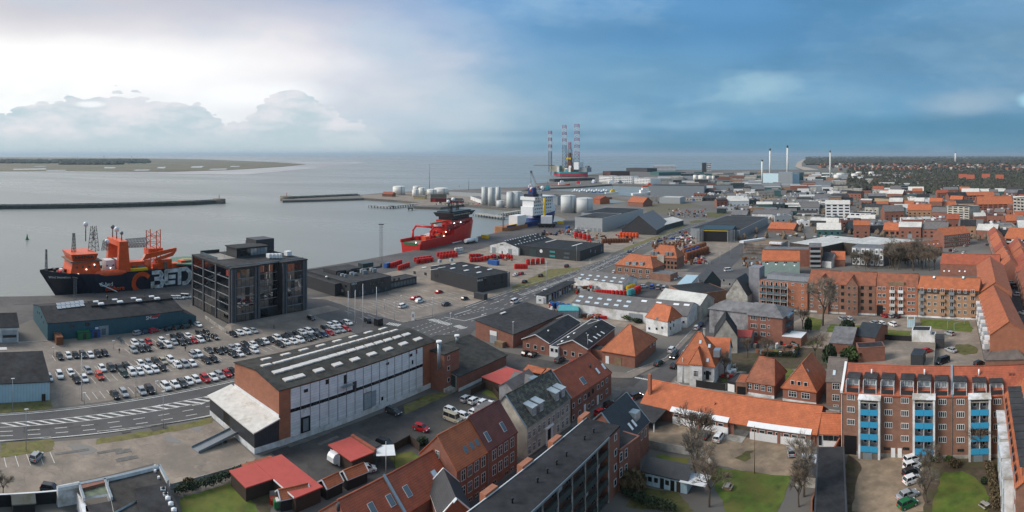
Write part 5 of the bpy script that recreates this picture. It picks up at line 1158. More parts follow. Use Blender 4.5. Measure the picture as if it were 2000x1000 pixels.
b=B('white_awning','white flat canopy on thin posts beside the small red roofed garage','canopy',a5(1140,660)[0],a5(1290,655)[0],depth=4.5);b.box('roof',0,b.w,0,4.5,2.5,2.6,'white_paint');[b.box('post',x,x+.1,y,y+.1,0,2.5,'dark_frame') for x in (.1,b.w-.2) for y in (.1,4.2)]
for i,(A,Q) in enumerate(((a5(395,1000)[0],a5(620,950)[0]),(a5(755,910)[0],a5(875,850)[0]),(a5(915,835)[0],a5(1070,770)[0]))):
 b=B('tiled_shed',('longest of three small sheds with orange tile roofs, beside the green bin','middle one of three small orange tiled sheds behind the row house','rightmost of three small orange tiled sheds behind the row house, beside the white car')[i],'shed',A,Q,depth=2.6,group='small orange tiled sheds behind the row house');b.gable('black_wood','tile_orange',2.2,3.2,ov=.2,verge='white_frame')
for i,(A,Q) in enumerate(((a6(895,560)[0],a6(1025,590)[0]),(a6(1045,590)[0],a6(1175,620)[0]))):
 b=B('garden_shed',('black board shed with low orange tiled roof, left one of two by the lane','black board shed with low orange tiled roof, right one of two by the lane')[i],'shed',A,Q,depth=3,group='black garden sheds by the lane');b.gable('black_wood','tile_orange',2.5,3.1,ov=.2,rf=.8)
b=B('red_carport','open carport with flat red felt roof in the garden below the green roofed brick shed','carport',a6(745,700)[0],a6(945,610)[0],depth=9);b.box('roof',-.2,b.w,0,9,2.9,3.1,'red_felt');b.box('wall',0,b.w,8.5,8.9,0,2.9,'brown_wood');b.box('wall',0,.2,0,8.4,0,2.9,'brown_wood');b.box('wall',.3,b.w*.5,.1,.3,0,2.9,'brown_wood');[b.box('post',x,x+.12,.1,.22,0,2.9,'white_frame') for x in (b.w*.55,b.w-.3)]
b=B('outhouse','grey rendered outhouse with long brownish corrugated roofs behind the cream house','outbuilding',a6(700,740)[0],a6(800,770)[0],depth=11);b.gable('render_grey','eternit',4.2,5.6,axis='y',ov=.2)
b=B('outhouse','second grey corrugated roof outhouse, behind and right of the first','outbuilding',a6(770,690)[0],a6(920,730)[0],depth=7);b.gable('render_grey','eternit',3.8,5.2,axis='x',ov=.2)
fence('board_fence','dark brown board fence round the small lawn below the red carport',a6(480,690,620,620,700,730),1.8,'brown_wood');fence('board_fence','dark board fence above the lawn between the awning and the brick townhouse',a5(1220,560,1400,460,1480,530),1.8,'brown_wood')
fence('hedge_wall','low concrete wall along the gravel yard above the hedge',a2(1110,850,1640,700),1.0,'concrete','wall',post=4)
def modern():
 b=B('flat_villa','white and black villa with flat felt roofs in the lower left','villa',a2(540,1000)[0],a2(1200,1000)[0],depth=10)
 z=3.4
 def pr(name,pts,z0,z1,m,top=None):
  q=[b.Z_(p,z1) for p in pts];a=MB();a.hexa([(v.x,v.y,z0) for v in q]+[(v.x,v.y,z1) for v in q],m,top or m);return b.add(name,a)
 pr('roof',a2(740,1000,700,785,1030,690,1100,800),0,z,'render_white','felt_brown')
 pr('roof',a2(930,1060,870,850,1080,805,1200,1040),3.42,3.7,'metal_dark','felt_black')
 pr('terrace_floor',a2(560,900,530,860,690,810,720,880),3.0,3.41,'render_white',mat('moss_floor',(.12,.15,.1),var=.3))
 for p in (a2(372,832,1035,688,1040,700,378,845),a2(1030,690,1045,688,1100,790,1088,800),a2(675,780,690,780,735,900,720,905),a2(510,815,525,815,555,905,540,910)):pr('parapet',p,3.4,4.0,'render_white','zinc')
 pr('brick_wall',a2(520,850,515,820,680,780,690,805),3.4,3.9,'brick_red')
 pr('wall',a2(378,850,368,830,515,800,520,825),0,3.4,'panel_white');pr('wall',a2(540,1010,500,870,560,950,600,1050),0,3.0,'panel_white')
 pr('wall',a2(560,1000,556,960,890,890,920,1010),0,3.0,'panel_white','felt_dark')
 for X,Y in ((600,985),(760,960),(860,955)):q=b.Z_(a2(X,Y)[0],2);b.box('window',q.x-.8,q.x+.8,q.y-3.4,q.y-3.3,.5,2.7,'glass')
 for X,Y in ((1093,912),(1112,948),(1132,988),(1078,885),(1062,850)):
  q=b.Z_(a2(X,Y)[0],3.8);b.add('dome_light',MB().box(q.x-.45,q.x+.45,q.y-.45,q.y+.45,3.7,3.95,'white_frame').dome((q.x,q.y,3.95),.42,.3,'skylight_white' if Y>900 else 'black_paint',10,3))
 for X,Y in ((1010,705),(1010,735),(1033,778)):q=b.Z_(a2(X,Y)[0],3.6);b.add('roof_vent',MB().cyl((q.x,q.y,3.3),(q.x,q.y,3.9),.25,'white_frame',n=8))
modern()
b=B('black_wall_shed','black boarded yard wall with mossy little roof in the bottom left corner','shed',a2(45,1010)[0],a2(380,985)[0],depth=.3);b.box('wall',-14,b.w,2,2.3,0,2.2,'black_wood');b.box('coping',-14,b.w,1.95,2.35,2.2,2.3,'white_frame');b.gable('black_wood','moss_roof',2.2,3.0,x0=1,x1=5,y0=-1,y1=1.6,ov=.2)
# ------------------------------------------------------------------ middle distance: halls, office, terraces
b=B('brick_hall','large red brick hall with wide sloping dark roof at the junction','hall',(929,661),(1002,680),depth=30)
q=b.hit((1099,612),(b.w,0,0),(1,0,0));b.d=max(25,min(q.y,60));b.gable('brick_red','felt_dark',6.0,7.2,ov=.1) if 0 else None
w,d=b.w,b.d
b.add('wall',MB().hexa([(0,0,0),(w,0,0),(w,d,0),(0,d,0),(0,0,6.3),(w,0,4.5),(w,d,4.5),(0,d,6.3)],'brick_red'));b.add('roof',MB().hexa([(-.3,-.2,6.33),(w+.3,-.2,4.45),(w+.3,d,4.45),(-.3,d,6.33),(-.3,-.2,6.6),(w+.3,-.2,4.7),(w+.3,d,4.7),(-.3,d,6.6)],'felt_dark'))
q=b.F_(a6(655,240)[0]);b.box('roller_door',q.x-1.5,q.x+1.5,-.1,0,0,2.6,'metal_grey');b.box('sign_board',q.x-1.5,q.x+1.5,-.14,0,2.7,4.2,'white_paint');q=b.F_(a6(725,290)[0]);b.box('bin_store',q.x-1.7,q.x+1.7,-2.2,-.2,0,1.7,'wood');b.onroof(a6(730,50),w=3,h=1,m='skylight',th=.4,pl=((0,0,6.6),(1.9/w,0,1)))
for i,(A,Q,E_z,wx) in enumerate((((1021,685),(1072,694),(1117,619),a6(927,300,983,312,1040,322)),((1091,697),(1147,706),(1186,629),a6(1217,357,1277,366,1335,377)))):
 b=B('twin_gable_shed',('left one of two brick gable sheds with black roofs beside the lane','right one of two brick gable sheds with black roofs, four roof windows')[i],'shed',A,Q,depth=20,group='twin brick gable sheds')
 b.d=max(18,min(45,b.Z_(E_z,5.6).y));b.gable('brick_red','felt_black',3.9,6.0,axis='y',ov=.35,verge='white_frame');b.wins('F',wx,w=1.2,h=1.4,cols=1)
 for X,Y in (a6(1083,188) if i==0 else a6(1378,210,1455,160)):q=b.Z_((X,Y),5.5);b.add('roof_cowl',MB().cyl((q.x,q.y,4.5),(q.x,q.y,5.9),.3,'white_frame'))
 if i:b.onroof(a6(1412,263,1450,238,1478,218,1508,200),w=.8,h=1.6,m='skylight_white',pl=((b.w,0,4.1),(2.1/(b.w/2),0,1)))
b=B('link_building','low link with round roof lights between the twin brick gable sheds','annex',(1073,696),(1090,699),depth=34);b.flat('white_frame','felt_dark',3.4,par=.1);b.wins('F',a6(1113,333,1148,340),w=1.2,h=1.3,cols=1)
for X,Y in a6(1197,268,1245,235,1292,206,1337,186):q=b.Z_((X,Y),3.4);b.add('dome_light',MB().dome((q.x,q.y,3.4),.7,.35,'skylight_white',12,3))
b=B('orange_hip_shed','brick storehouse with tall pyramid of orange tiles on the lane corner','storehouse',(1176,708),(1240,719),(1281,676));b.d=max(14,b.hit((1281,676),(b.w,0,0),(1,0,0)).y)
b.gable('brick_red','tile_orange',3.9,10.2,ov=.4,hl=b.w*.47,hr=b.w*.47,rf=.5);b.w += 0;b.wins('R',a6(1883,303,1910,285),w=1.2,h=.9,cols=2);q=b.F_(a6(1628,430)[0]);b.box('gate',q.x-1.2,q.x+1.2,-.1,0,0,2.3,'wood');q=b.F_(a6(1545,415)[0]);b.box('door',q.x-.6,q.x+.6,-.1,0,0,2.3,'white_paint');b.box('side_wall',-7,-.02,2,6,0,3,'brick_red','felt_black')
def whshed(label,A,Q,dep,ze,zr,roof='eternit',group=None,**k):
 b=B('white_shed',label,'shed',A,Q,depth=dep,group=group);b.gable('render_white',roof,ze,zr,ov=.2,**k);return b
b=whshed('white walled shed with corrugated roof and two rows of roof windows, nearer the main road',(1122,557),(1216,571),14,3.9,6.6)
b.onroof(b6(530,373,592,379,655,386,716,393,780,398,848,404,550,347,612,353,674,358,735,366,800,371,865,376),w=2,h=1.2,m='skylight_blue')
b=whshed('long white walled shed with weathered corrugated roof, some of it brown with moss',(1118,612),(1342,641),16,4.4,7.6)
b.onroof(b6(517,551,590,560,662,569,736,578,815,585,890,593,542,517,613,527,686,535,760,543,838,551,913,558),w=2.1,h=1.3,m='skylight_blue');b.onroof(b6(1033,553,1147,567,1284,578,1365,583),w=2.4,h=1.3,m='skylight_white');q0=b.F_(b6(930,640)[0]).x
p0,n=b.pl['f'];y1=b.d/2;k_=-n[1];zz=p0[2]+.03;b.add('moss_patch',MB().face([(q0+2,-.2,zz-.2*k_),(b.w+.3,-.2,zz-.2*k_),(b.w+.3,y1,zz+y1*k_),(q0+6,y1,zz+y1*k_)],'moss_roof'))
q=b.F_(b6(967,658)[0]);b.box('roller_gate',q.x-3,q.x+3,-.1,0,0,3.4,'metal_grey');q=b.F_(b6(1340,715)[0]);b.win('F',q.x,q.z,w=1,h=1,cols=1)
b=B('white_roof_hall','hall with wide plain white roof and dark green gable end','hall',(1284,610),(1367,624),depth=12);b.gable('render_cream','felt_light',5.4,8.6,ov=.2);b.add('gable_cladding',MB().face([(b.w+.05,0,3),(b.w+.05,b.d,3),(b.w+.05,b.d,5.4),(b.w+.05,b.d/2,8.5),(b.w+.05,0,5.4)],'metal_green_dark'))
b=B('small_white_house','small white house with half-hipped orange roof beside the long white shed','house',(1262,647),(1304,657),(1320,642));b.d=8.5;b.gable('render_white','tile_bright',5.4,9.6,ov=.3,hl=1.4,hr=1.4);b.onroof(b1(335,87),w=.9,h=1.0,m='glass_sky');b.wins('F',b1(330,168,374,160,273,165),w=.9,h=.9,cols=1,frame='grey_paint');b.wins('R',b1(437,165,463,140,437,112,463,95),w=.9,h=1.4,cols=1)
b=B('customs_house','front wing of the brick office with orange hipped roof and three zinc dormers','office building',(1202,536),(1275,545),depth=13)
b.gable('brick_brown','tile_orange',5.6,10.6,ov=.3,hl=5,hr=5);b.wins('F',b6(842,305,895,310,949,316,1003,320,1060,323),w=2.2,h=2.0,cols=2,rows=2);b.wins('F',b6(895,350,949,355,1003,358,1060,362),w=1.4,h=1.2,cols=2)
for X,Y in b6(905,262,958,265,1012,268):q=b.hit((X,Y),*b.pl['f']);o=b.box('dormer',q.x-1.2,q.x+1.2,q.y-.6,q.y+1.6,q.z-.5,q.z+1.2,'zinc');fm,gm=winmesh(1.8,1.0,3);link('window',fm,o,loc=(q.x,q.y-.61,q.z+.35))
b.box('annex',b.w,b.w+11,-1.5,7,0,3.6,'brick_brown','felt_grey')
b=B('customs_house','rear wing of the brick office with orange hipped roof and pale stone portal','office building',(1268,523),(1322,527),(1332,520));b.d=13;b.gable('brick_brown','tile_orange',6.6,12.4,ov=.3,hl=4,hr=4);b.wins('F',b6(1195,248,1222,251,1250,253,1278,256,1195,283,1222,286,1250,289,1278,292),w=1.2,h=1.5,cols=2,frame='dark_frame')
q=b.F_(b6(1163,250)[0]);b.box('portal',q.x-2,q.x+2,-.4,0,0,8,'render_cream')
for X,Y in b6(1098,188,1128,188,1208,193,1240,195):q=b.hit((X,Y),*b.pl['f']);b.box('dormer',q.x-.9,q.x+.9,q.y-.6,q.y+1.6,q.z-.5,q.z+1.6,'zinc')
b=B('dark_roof_block','brick block with black felt roof and skylights beside the white roofed hall','workshop',(1345,600),(1389,594),depth=20);b.w=19;b.flat('brick_brown','felt_black',5.2,par=.2)
b=B('corner_house','dark green gabled house with steep black roof at the cross roads','house',(1375,575),(1408,573),depth=10);b.gable('metal_green_dark','slate',5.8,10.5,ov=.2,axis='y');b.wins('F',b6(1655,390,1700,420),w=1,h=1.2,cols=1)
b=B('old_house','weathered concrete gabled house with black roof beside the grey apartment block','house',(1418,600),(1460,604),depth=12);b.gable('concrete','slate',5.5,12.5,axis='y',ov=.1)
b=B('rough_house','pale rendered house with dark steep roof behind the white villa','house',(1395,690),(1440,690),depth=11);b.gable('render_cream','felt_black',5.5,11,axis='y',ov=.1)
b=B('red_roof_annex','small pale grey annex with bright red roof in front of the grey roofed flats','annex',(1434,678),(1466,680),depth=7);b.gable('render_grey','red_felt',3.6,4.8,ov=.2);b.wins('F',b1(992,265,1037,270),w=.9,h=1.5,cols=1)
b=B('grey_roof_flats','three storey brick flats with hipped grey roof and plain grey side wall','apartment block',(1461,664),(1528,672),depth=13)
b.gable('brick_red','felt_grey',9.0,11.6,ov=.5,hr=5,hl=.01,x0=0);b.box('side_wing',-16,-.1,2,12,0,8.9,'render_grey');b.add('wing_roof',MB().hexa([(-16.6,1.4,8.9),(0,1.4,8.9),(0,12.6,8.9),(-16.6,12.6,8.9),(-12,6.8,11.3),(2,6.8,11.3),(2,7.2,11.3),(-12,7.2,11.3)],'felt_grey'))
b.wins('F',b1(1090,83,1090,145,1095,207),w=2.4,h=1.5,cols=4);b.wins('F',b1(1163,88,1163,150,1162,210),w=1.9,h=1.5,cols=3);b.wins('F',b1(1207,90,1207,152,1207,212),w=.8,h=1.0,cols=1)
for k in range(3):b.box('balcony',b.w+.02,b.w+1.6,3,8,2.2+k*2.9,3.2+k*2.9,'glass_sky')
b.box('terrace',b.w+.02,b.w+7,-1,6,0,3,'brick_red','white_paint')
# terrace row along the courtyard
def terrace(name,label,x0,x1,yb0,yb1,ze,zr,wall,roof,cols,rows=4,dep=11,z0=1.4,fl=2.75,balc=None,w=1.2,h=1.4,nc=2,frame='white_frame',flat_=False):
 b=B(name,label,'apartment block',(x0,yb0),(x1,yb1),depth=dep)
 if flat_:b.flat(wall,roof,ze,par=.3)
 else:b.gable(wall,roof,ze,zr,ov=.08)
 b.box('plinth',.02,b.w-.02,-.05,0,0,.7,'render_white')
 for c in cols:
  for r in range(rows):
   bal=balc and c in balc
   b.win('F',b.w*c,z0+fl*(r+.5),w=w*(1.25 if bal else 1),h=h*(1.25 if bal else 1),cols=nc,frame=frame)
   if bal:b.box('balcony',b.w*c-1.1,b.w*c+1.1,-1.0,-.02,z0+fl*r-.1,z0+fl*r+.85,balc[c])
 return b
b=terrace('modern_flats','red brick flats with curved grey balconies and a grey lift tower',1484,1577,601,610,11.8,0,'brick_orange','felt_grey',(.9,.7),flat_=True,dep=12,w=1,h=1)
for k in range(4):b.box('balcony',.5,b.w*.6,-2.2,-.05,1+k*2.75,1.25+k*2.75,'concrete');b.box('balcony_glass',.5,b.w*.6,-2.25,-2.2,1.25+k*2.75,2.2+k*2.75,'glass_sky')
for i in range(5):b.box('column',.6+i*b.w*.148,.85+i*b.w*.148,-2.35,-2.25,0,12,'concrete')
for i in range(6):
 for k in range(4):b.win('F',1.2+i*b.w*.1,2.3+k*2.75,w=1.1,h=1.8,cols=1)
b.box('upper_storey',2,b.w,3,10,11.8,13.8,'metal_grey','felt_grey');b.box('lift_tower',-6,-1,2,8,0,16.5,mat('grey_tiles',(.25,.26,.29),kind='slab'));b.box('left_wing',-12,-.1,4,16,0,9.5,'brick_orange','felt_black')
b=terrace('terrace_flats','brown brick flats with patched orange tile roof and small central gable, left one of two',1578,1638,609,613,11.8,16.2,'brick_brown','tile_old',(.12,.42,.62,.8,.93));b.gable('brick_brown','tile_old',11.8,15.2,x0=b.w*.32,x1=b.w*.68,y0=-1.2,y1=4,axis='y',ov=.1);b.grid('F',(b.w*.42,b.w*.58),(2.8,5.5,8.3,11),w=1,h=1.3,off=-1.2)
b=terrace('terrace_flats','brown brick flats with patched tile roof and small central gable, right one of two',1638.5,1710,613,616,11.8,16.2,'brick_brown','tile_old',(.1,.28,.44,.64,.86),frame='dark_frame');b.gable('brick_brown','tile_old',11.8,15.2,x0=b.w*.2,x1=b.w*.53,y0=-1.2,y1=4,axis='y',ov=.1);b.grid('F',(b.w*.29,b.w*.44),(2.8,5.5,8.3,11),w=1,h=1.3,off=-1.2,frame='concrete')
b=terrace('terrace_flats','orange brick flats with white centre balconies and a dark archway at the left',1710.5,1792,616,619,11.2,16.0,'brick_orange','tile_old',(.09,.2,.4,.6,.8,.9),balc={.4:'render_white',.6:'render_white'},w=1.3);b.box('archway',b.w*.02,b.w*.17,-.1,.05,0,4.2,'black_paint');b.box('roof_terrace',b.w*.3,b.w*.68,.8,2.0,11.8,13.4,'wood')
b=terrace('terrace_flats','long yellow brick flats with small ochre and grey balconies and plain orange roof',1792.5,1912,619,625,11.4,15.2,'brick_yellow','tile_orange',(.07,.19,.29,.41,.56,.68,.78,.9),balc={.07:'grey_paint',.41:'brick_yellow',.56:'grey_paint',.9:'brick_yellow'});b.box('attic_band',.1,b.w-.1,-.04,0,9.6,11.4,'brown_wood')
b.onroof(b5(1415,310,1605,312),w=1,h=1.2,m='white_paint',th=.6)
def wing(name,label,near,far_,w,ze,zr,wall,roof,hipfar=False):
 A,Q=P(near),P(far_);d=(Q-A).xy
 b=B(name,label,'apartment block',near,(near[0]+20,near[1]),depth=10);b.rz=math.atan2(d.y,d.x)-PI/2;b.o=Vector((A.x,A.y,0));b.e.rotation_euler=(0,0,b.rz)
 b.ux=Vector((math.cos(b.rz),math.sin(b.rz),0));b.uy=Vector((-b.ux.y,b.ux.x,0));b.w=w;b.d=d.length
 b.gable(wall,roof,ze,zr,axis='y',ov=.25);return b
b=wing('street_wing','brick wing with orange roof, blind end gable and many white balconies down its courtyard side',(1934,716),(1912,626),11.5,9.8,13.6,'brick_orange','tile_orange')
for i in range(11):
 for k in range(3):b.box('balcony',-1.5,-.02,1.5+i*(b.d-3)/11,3.6+i*(b.d-3)/11,2+k*2.8,3+k*2.8,('white_paint','metal_light')[(i+k) % 2]);b.win('L',2.5+i*(b.d-3)/11,3.6+k*2.8,w=1.2,h=1.6,cols=1)
b=wing('street_wing','brick wing with plain orange roof running on up the street beyond the courtyard corner',(1912,624),(1908,560),13,10.5,14.6,'brick_orange','tile_orange')
b=B('grey_roof_lodge','low grey tiled roof peak between the end gable and the blue balconied flats','annex',(1925,722),(2003,720),depth=8);b.gable('brick_brown','tile_grey',3.0,5.4,ov=.3,hl=3,hr=3)
b=B('low_terrace','broad low red tiled roof beyond the yellow brick flats','hall',b5(1455,290)[0],b5(1840,300)[0],depth=12);b.gable('brick_red','tile_red',6,10.5,ov=.1)
b.onroof(b5(1480,265,1512,265,1580,266,1615,267),w=.9,h=1,m='skylight_white')
def row(label0,n,near,far_,w,ze,zr,seed,roofs,grp):
 A,Q=Vector(wp([near])[0]),Vector(wp([far_])[0]);d=Q-A;L=d.length/n;R=random.Random(seed)
 rz=math.atan2(d.y,d.x)-PI/2
 for i in range(n):
  o=A+d*i/n
  b=B('row_house','x','house',near,far_,depth=w);b.o=Vector((o.x,o.y,0));b.e.location=b.o;b.rz=rz;b.e.rotation_euler=(0,0,rz)
  b.ux=Vector((math.cos(rz),math.sin(rz),0));b.uy=Vector((-b.ux.y,b.ux.x,0));b.w=w;b.d=L
  rf=roofs[R.randrange(len(roofs))];z=ze+R.uniform(-.6,.6)
  b.gable('brick_red' if R.random()<.6 else 'brick_orange',rf,z,zr+R.uniform(-.7,.7),y1=L-.05,axis='y',ov=.03)
  for u in (.25,.7):
   for k in range(max(1,int(z/2.8))):b.win('L',L*u,1.8+k*2.8,w=1.1,h=1.3,cols=2)
  if R.random()<.7:b.chimney(w/2,L*.5,zr-.5,zr+1)
  tag(b.e,'%s, %s going away, with %s roof' % (label0,('nearest' if i==0 else ORD[i]),{'tile_orange':'orange','tile_red':'red','tile_old':'patched orange','tile_brown':'brown','tile_bright':'bright orange','tile_grey':'grey'}[rf]),group=grp)
row('terrace house left of the right street',9,b5(1850,330)[0],b5(1760,60)[0],10,6.4,10.4,3,['tile_orange','tile_red','tile_bright'],'terrace houses left of the right hand street')
row('terrace house right of the right street',8,b5(2010,560)[0],b5(1895,160)[0],12,6.6,11,5,['tile_orange','tile_red','tile_old'],'terrace houses along the right edge')
def rowf(label0,n,A,Q,w,ze,zr,seed,roofs,grp,wall='brick_brown'):
 A_,Q_=Vector(wp([A])[0]),Vector(wp([Q])[0]);R=random.Random(seed);d=Q_-A_;rz=math.atan2(d.y,d.x)
 for i in range(n):
  o=A_+d*i/n;L=d.length/n
  b=B('row_house','x','house',A,Q,depth=w);b.o=Vector((o.x,o.y,0));b.e.location=b.o;b.w=L-.04;rf=roofs[R.randrange(len(roofs))];z=ze+R.uniform(-.3,.3)
  b.gable(wall,rf,z,zr+R.uniform(-.3,.3),ov=.02)
  for u in (.25,.7):
   for k in range(int(z/2.7)):b.win('F',L*u,1.6+k*2.7,w=1.0,h=1.2,cols=1)
   b.add('skylight',MB().box(L*u-.4,L*u+.4,w*.2,w*.28,z+(zr-z)*.44,z+(zr-z)*.62,'white_frame'))
  tag(b.e,'%s, %s, with %s roof' % (label0,nth(i),{'tile_orange':'orange','tile_red':'red','tile_old':'patched orange','tile_brown':'brown','tile_bright':'bright orange','tile_grey':'grey'}[rf]),group=grp)
rowf('brown brick row house behind the bare trees',6,b5(1090,200)[0],b5(1470,165)[0],10,5.8,9.4,8,['tile_orange','tile_red','tile_brown','tile_old'],'row houses behind the bare trees')
b=B('long_brick_block','three storey brick block with big orange roof beyond the bare trees','apartment block',b5(1480,115)[0],b5(1650,95)[0],depth=14);b.gable('brick_red','tile_orange',8.6,13,ov=.2);b.grid('F',[b.w*(i+.5)/14 for i in range(14)],(1.8,4.6,7.3),w=1.3,h=1.3,cols=1)
b=B('modern_white_flats','modern flats with white framed balconies and black side wall in front of the brown hall','apartment block',b5(880,225)[0],b5(1088,235)[0],depth=14);b.flat('metal_grey','felt_grey',10.5,par=.2)
for i in range(7):
 for k in range(3): 
  x=(i+.15)*b.w/7;b.box('balcony_frame',x,x+b.w/9,-1.2,-.02,.6+k*3.2,3.6+k*3.2 if (i+k) % 3 else 1.6+k*3.2,'white_paint');b.win('F',x+1,2.2+k*3.2,w=1.4,h=1.8,cols=2,off=-1.2)
b.box('side_wall',-.4,-.02,0,b.d,0,10.6,'metal_dark')
b=B('black_white_hall','wide dark brown hall with bright white roof, square bulk behind the terrace','hall',b5(475,160)[0],b5(690,190)[0],b5(280,60)[0]);b.d=45;b.flat('brown_flat','felt_light',8,par=.2,y1=45);b.box('wing',b.w,b.w+46,22,55,0,8,'brown_flat','felt_light'); 
b.onroof(b5(400,30,480,40,560,50,640,45,520,25,700,42,780,48),w=2.4,h=1.6,m='skylight',th=.8,pl=((0,0,7.9),(0,0,1)))
b=B('building_site','half finished building wrapped in brown scaffolding with white sheeting on top','building site',b5(160,150)[0],b5(420,165)[0],depth=20)
b.box('core',1,b.w-1,1,19,0,7,'concrete','wood')
for k in range(4):b.box('scaffold_deck',0,b.w,-.9,.1,1.4+k*1.9,1.5+k*1.9,'rust')
for i in range(13):b.box('scaffold_pole',i*b.w/12-.06,i*b.w/12+.06,-1,-.9,0,8.4,'grey_paint')
b.add('sheeting',MB().hexa([(-1,-1,7),(2,-1,7),(b.w*.4,18,7.2),(b.w*.3,18,7.2),(-1,-1,8.4),(2,-1,8.4),(b.w*.4,18,8.4),(b.w*.3,18,8.4)],'white_paint'));b.add('sheeting',MB().box(b.w*.7,b.w,0,3,7.1,8.4,'white_paint'))
b=B('red_balcony_flats','red brick flats with stacked balconies and grey roof behind the mint trimmed house','apartment block',b5(600,245)[0],b5(682,245)[0],depth=16);b.flat('brick_red','felt_grey',12,par=.2);b.box('wing',-26,-.1,4,14,0,10,'brick_red','felt_grey')
for k in range(4):b.box('balcony',.5,b.w-.5,-1.4,-.02,.8+k*2.8,1.8+k*2.8,'metal_light');b.box('doorway',1,b.w-1,-.08,0,1.9+k*2.8,3.4+k*2.8,'glass')
b=B('mint_house','orange roofed house with mint green top storey and skylights','house',b5(295,300)[0],b5(540,300)[0],depth=13);b.gable('mint','tile_bright',8.4,12.6,ov=.2);b.onroof(b5(330,218,385,222,440,225,505,230),w=.9,h=1,m='skylight_white');b.grid('F',[b.w*(i+.5)/4 for i in range(4)],(7.6,),w=2,h=1,cols=2)
for lab,A,Q,dep,ze,zr,wl,rf in (('small grey slate roofed house left of the modern white framed flats',b5(680,240)[0],b5(745,245)[0],10,4,8,'render_white','slate'),('small orange roofed house beside the slate roofed one',b5(745,235)[0],b5(835,235)[0],9,4,8,'brick_red','tile_bright'),
 ('courtyard barn with two dark slate slopes and a white end wall',b5(905,760)[0],b5(1030,775)[0],14,3.8,6.5,'brick_red','slate'),('courtyard barn with dull grey roof left of the slate one',b5(735,800)[0],b5(880,810)[0],18,3.4,6.2,'brick_red','felt_grey')):
 b=B('house' if 'house' in lab else 'barn',lab,'house' if 'house' in lab else 'barn',A,Q,depth=dep);b.gable(wl,rf,ze,zr,ov=.2)
for lab,A,Q,dep,h,wl,rf in (('whitewashed shed with black roof in the courtyard',b5(1270,725)[0],b5(1390,728)[0],5,4,'render_white','felt_black'),('low whitewashed wall shed right of the black roofed one',b5(1390,730)[0],b5(1420,731)[0],4,2.6,'render_white','felt_grey'),('black bicycle shed with flat roof in the courtyard',b5(1422,770)[0],b5(1482,770)[0],5,3.4,'metal_dark','felt_dark'),
 ('black square shed against the brick wall of the courtyard',b5(1262,885)[0],b5(1340,890)[0],6,3.6,'metal_dark','slate'),('pale blue shed with ochre roof by the parked cars',b5(1240,632)[0],b5(1290,632)[0],4,3,'metal_blue','wood'),('long black roofed brick wall building behind the grey tiled house',b5(920,860)[0],b5(1095,850)[0],5,4.6,'brick_red','felt_black')):
 b=B('shed',lab,'shed',A,Q,depth=dep);b.flat(wl,rf,h,par=.15)
fence('courtyard_fence','black fence along the lawns in the middle of the courtyard',b5(1055,710,1270,722),1.8,'black_wood');fence('yard_wall','thin pale wall across the car yard beside the black van',b5(1412,895,1425,740),2,'concrete','wall',post=5);fence('garden_fence','grey plank fence between the lawns left of the courtyard',b5(675,690,815,700),1.7,'concrete')
# ------------------------------------------------------------------ harbour halls and industry
def quick(name,lab,cat,A,Q,dep,ze,zr,wl,rf,C=None,**k):
 b=B(name,lab,cat,A,Q,depth=dep)
 if zr:b.gable(wl,rf,ze,zr,ov=.3,**k)
 else:b.flat(wl,rf,ze,par=.3)
 return b
b=quick('cargo_hall','tall pale grey cargo hall with dark lettering on its end beside the quay','hall',c1(492,880)[0],c1(705,893)[0],44,11.5,0,'metal_light','felt_dark')
q=b.F_(c1(595,775)[0]);text('INTERCARGO',2.2,'navy',b.e,(q.x,-.06,q.z),(PI/2,0,0)); 
for i in range(6):b.box('gate',2+i*b.w/6.5,4.5+i*b.w/6.5,-.08,0,0,3,'metal_grey')
b=quick('cargo_hall','second pale grey cargo hall with stepped black roof behind the lettered one','hall',c1(850,845)[0],c1(1025,790)[0],40,10.5,0,'metal_light','felt_black')
b=B('salt_barn','black barn with steep wide grey roof striped by three seams, beside the main road','barn',c1(858,908)[0],c1(1128,918)[0],depth=30);b.d=48;b.gable('metal_dark',mat('grey_sheet',(.2,.195,.2),kind='corr',rows=1,var=.08),4.2,15.5,axis='y',ov=.3)
b=quick('white_roof_barn','low barn with plain white roof adjoining the grey striped one','barn',c1(1190,880)[0],c1(1340,838)[0],22,4.5,7,'metal_green_dark','felt_white')
b=quick('open_hall','open fronted steel hall with grey portal columns and a yellow crane beam','hall',c1(1465,965)[0],c1(1720,970)[0],30,9,0,'metal_dark','metal_green_dark')
for i in range(6):b.box('column',-2+i*.9,-1.6+i*.9,-6+i,-5.4+i,0,9,'metal_light');b.box('column',b.w-3+i*.9,b.w-2.6+i*.9,-6+i,-5.4+i,0,9,'metal_light')
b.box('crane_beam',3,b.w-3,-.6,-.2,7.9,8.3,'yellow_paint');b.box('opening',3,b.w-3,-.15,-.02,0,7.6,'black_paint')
b=quick('works_hall','long works hall with ribbed grey roof behind the open fronted steel hall','hall',c1(1780,950)[0],c1(2000,830)[0],40,7,0,'metal_grey','felt_dark')
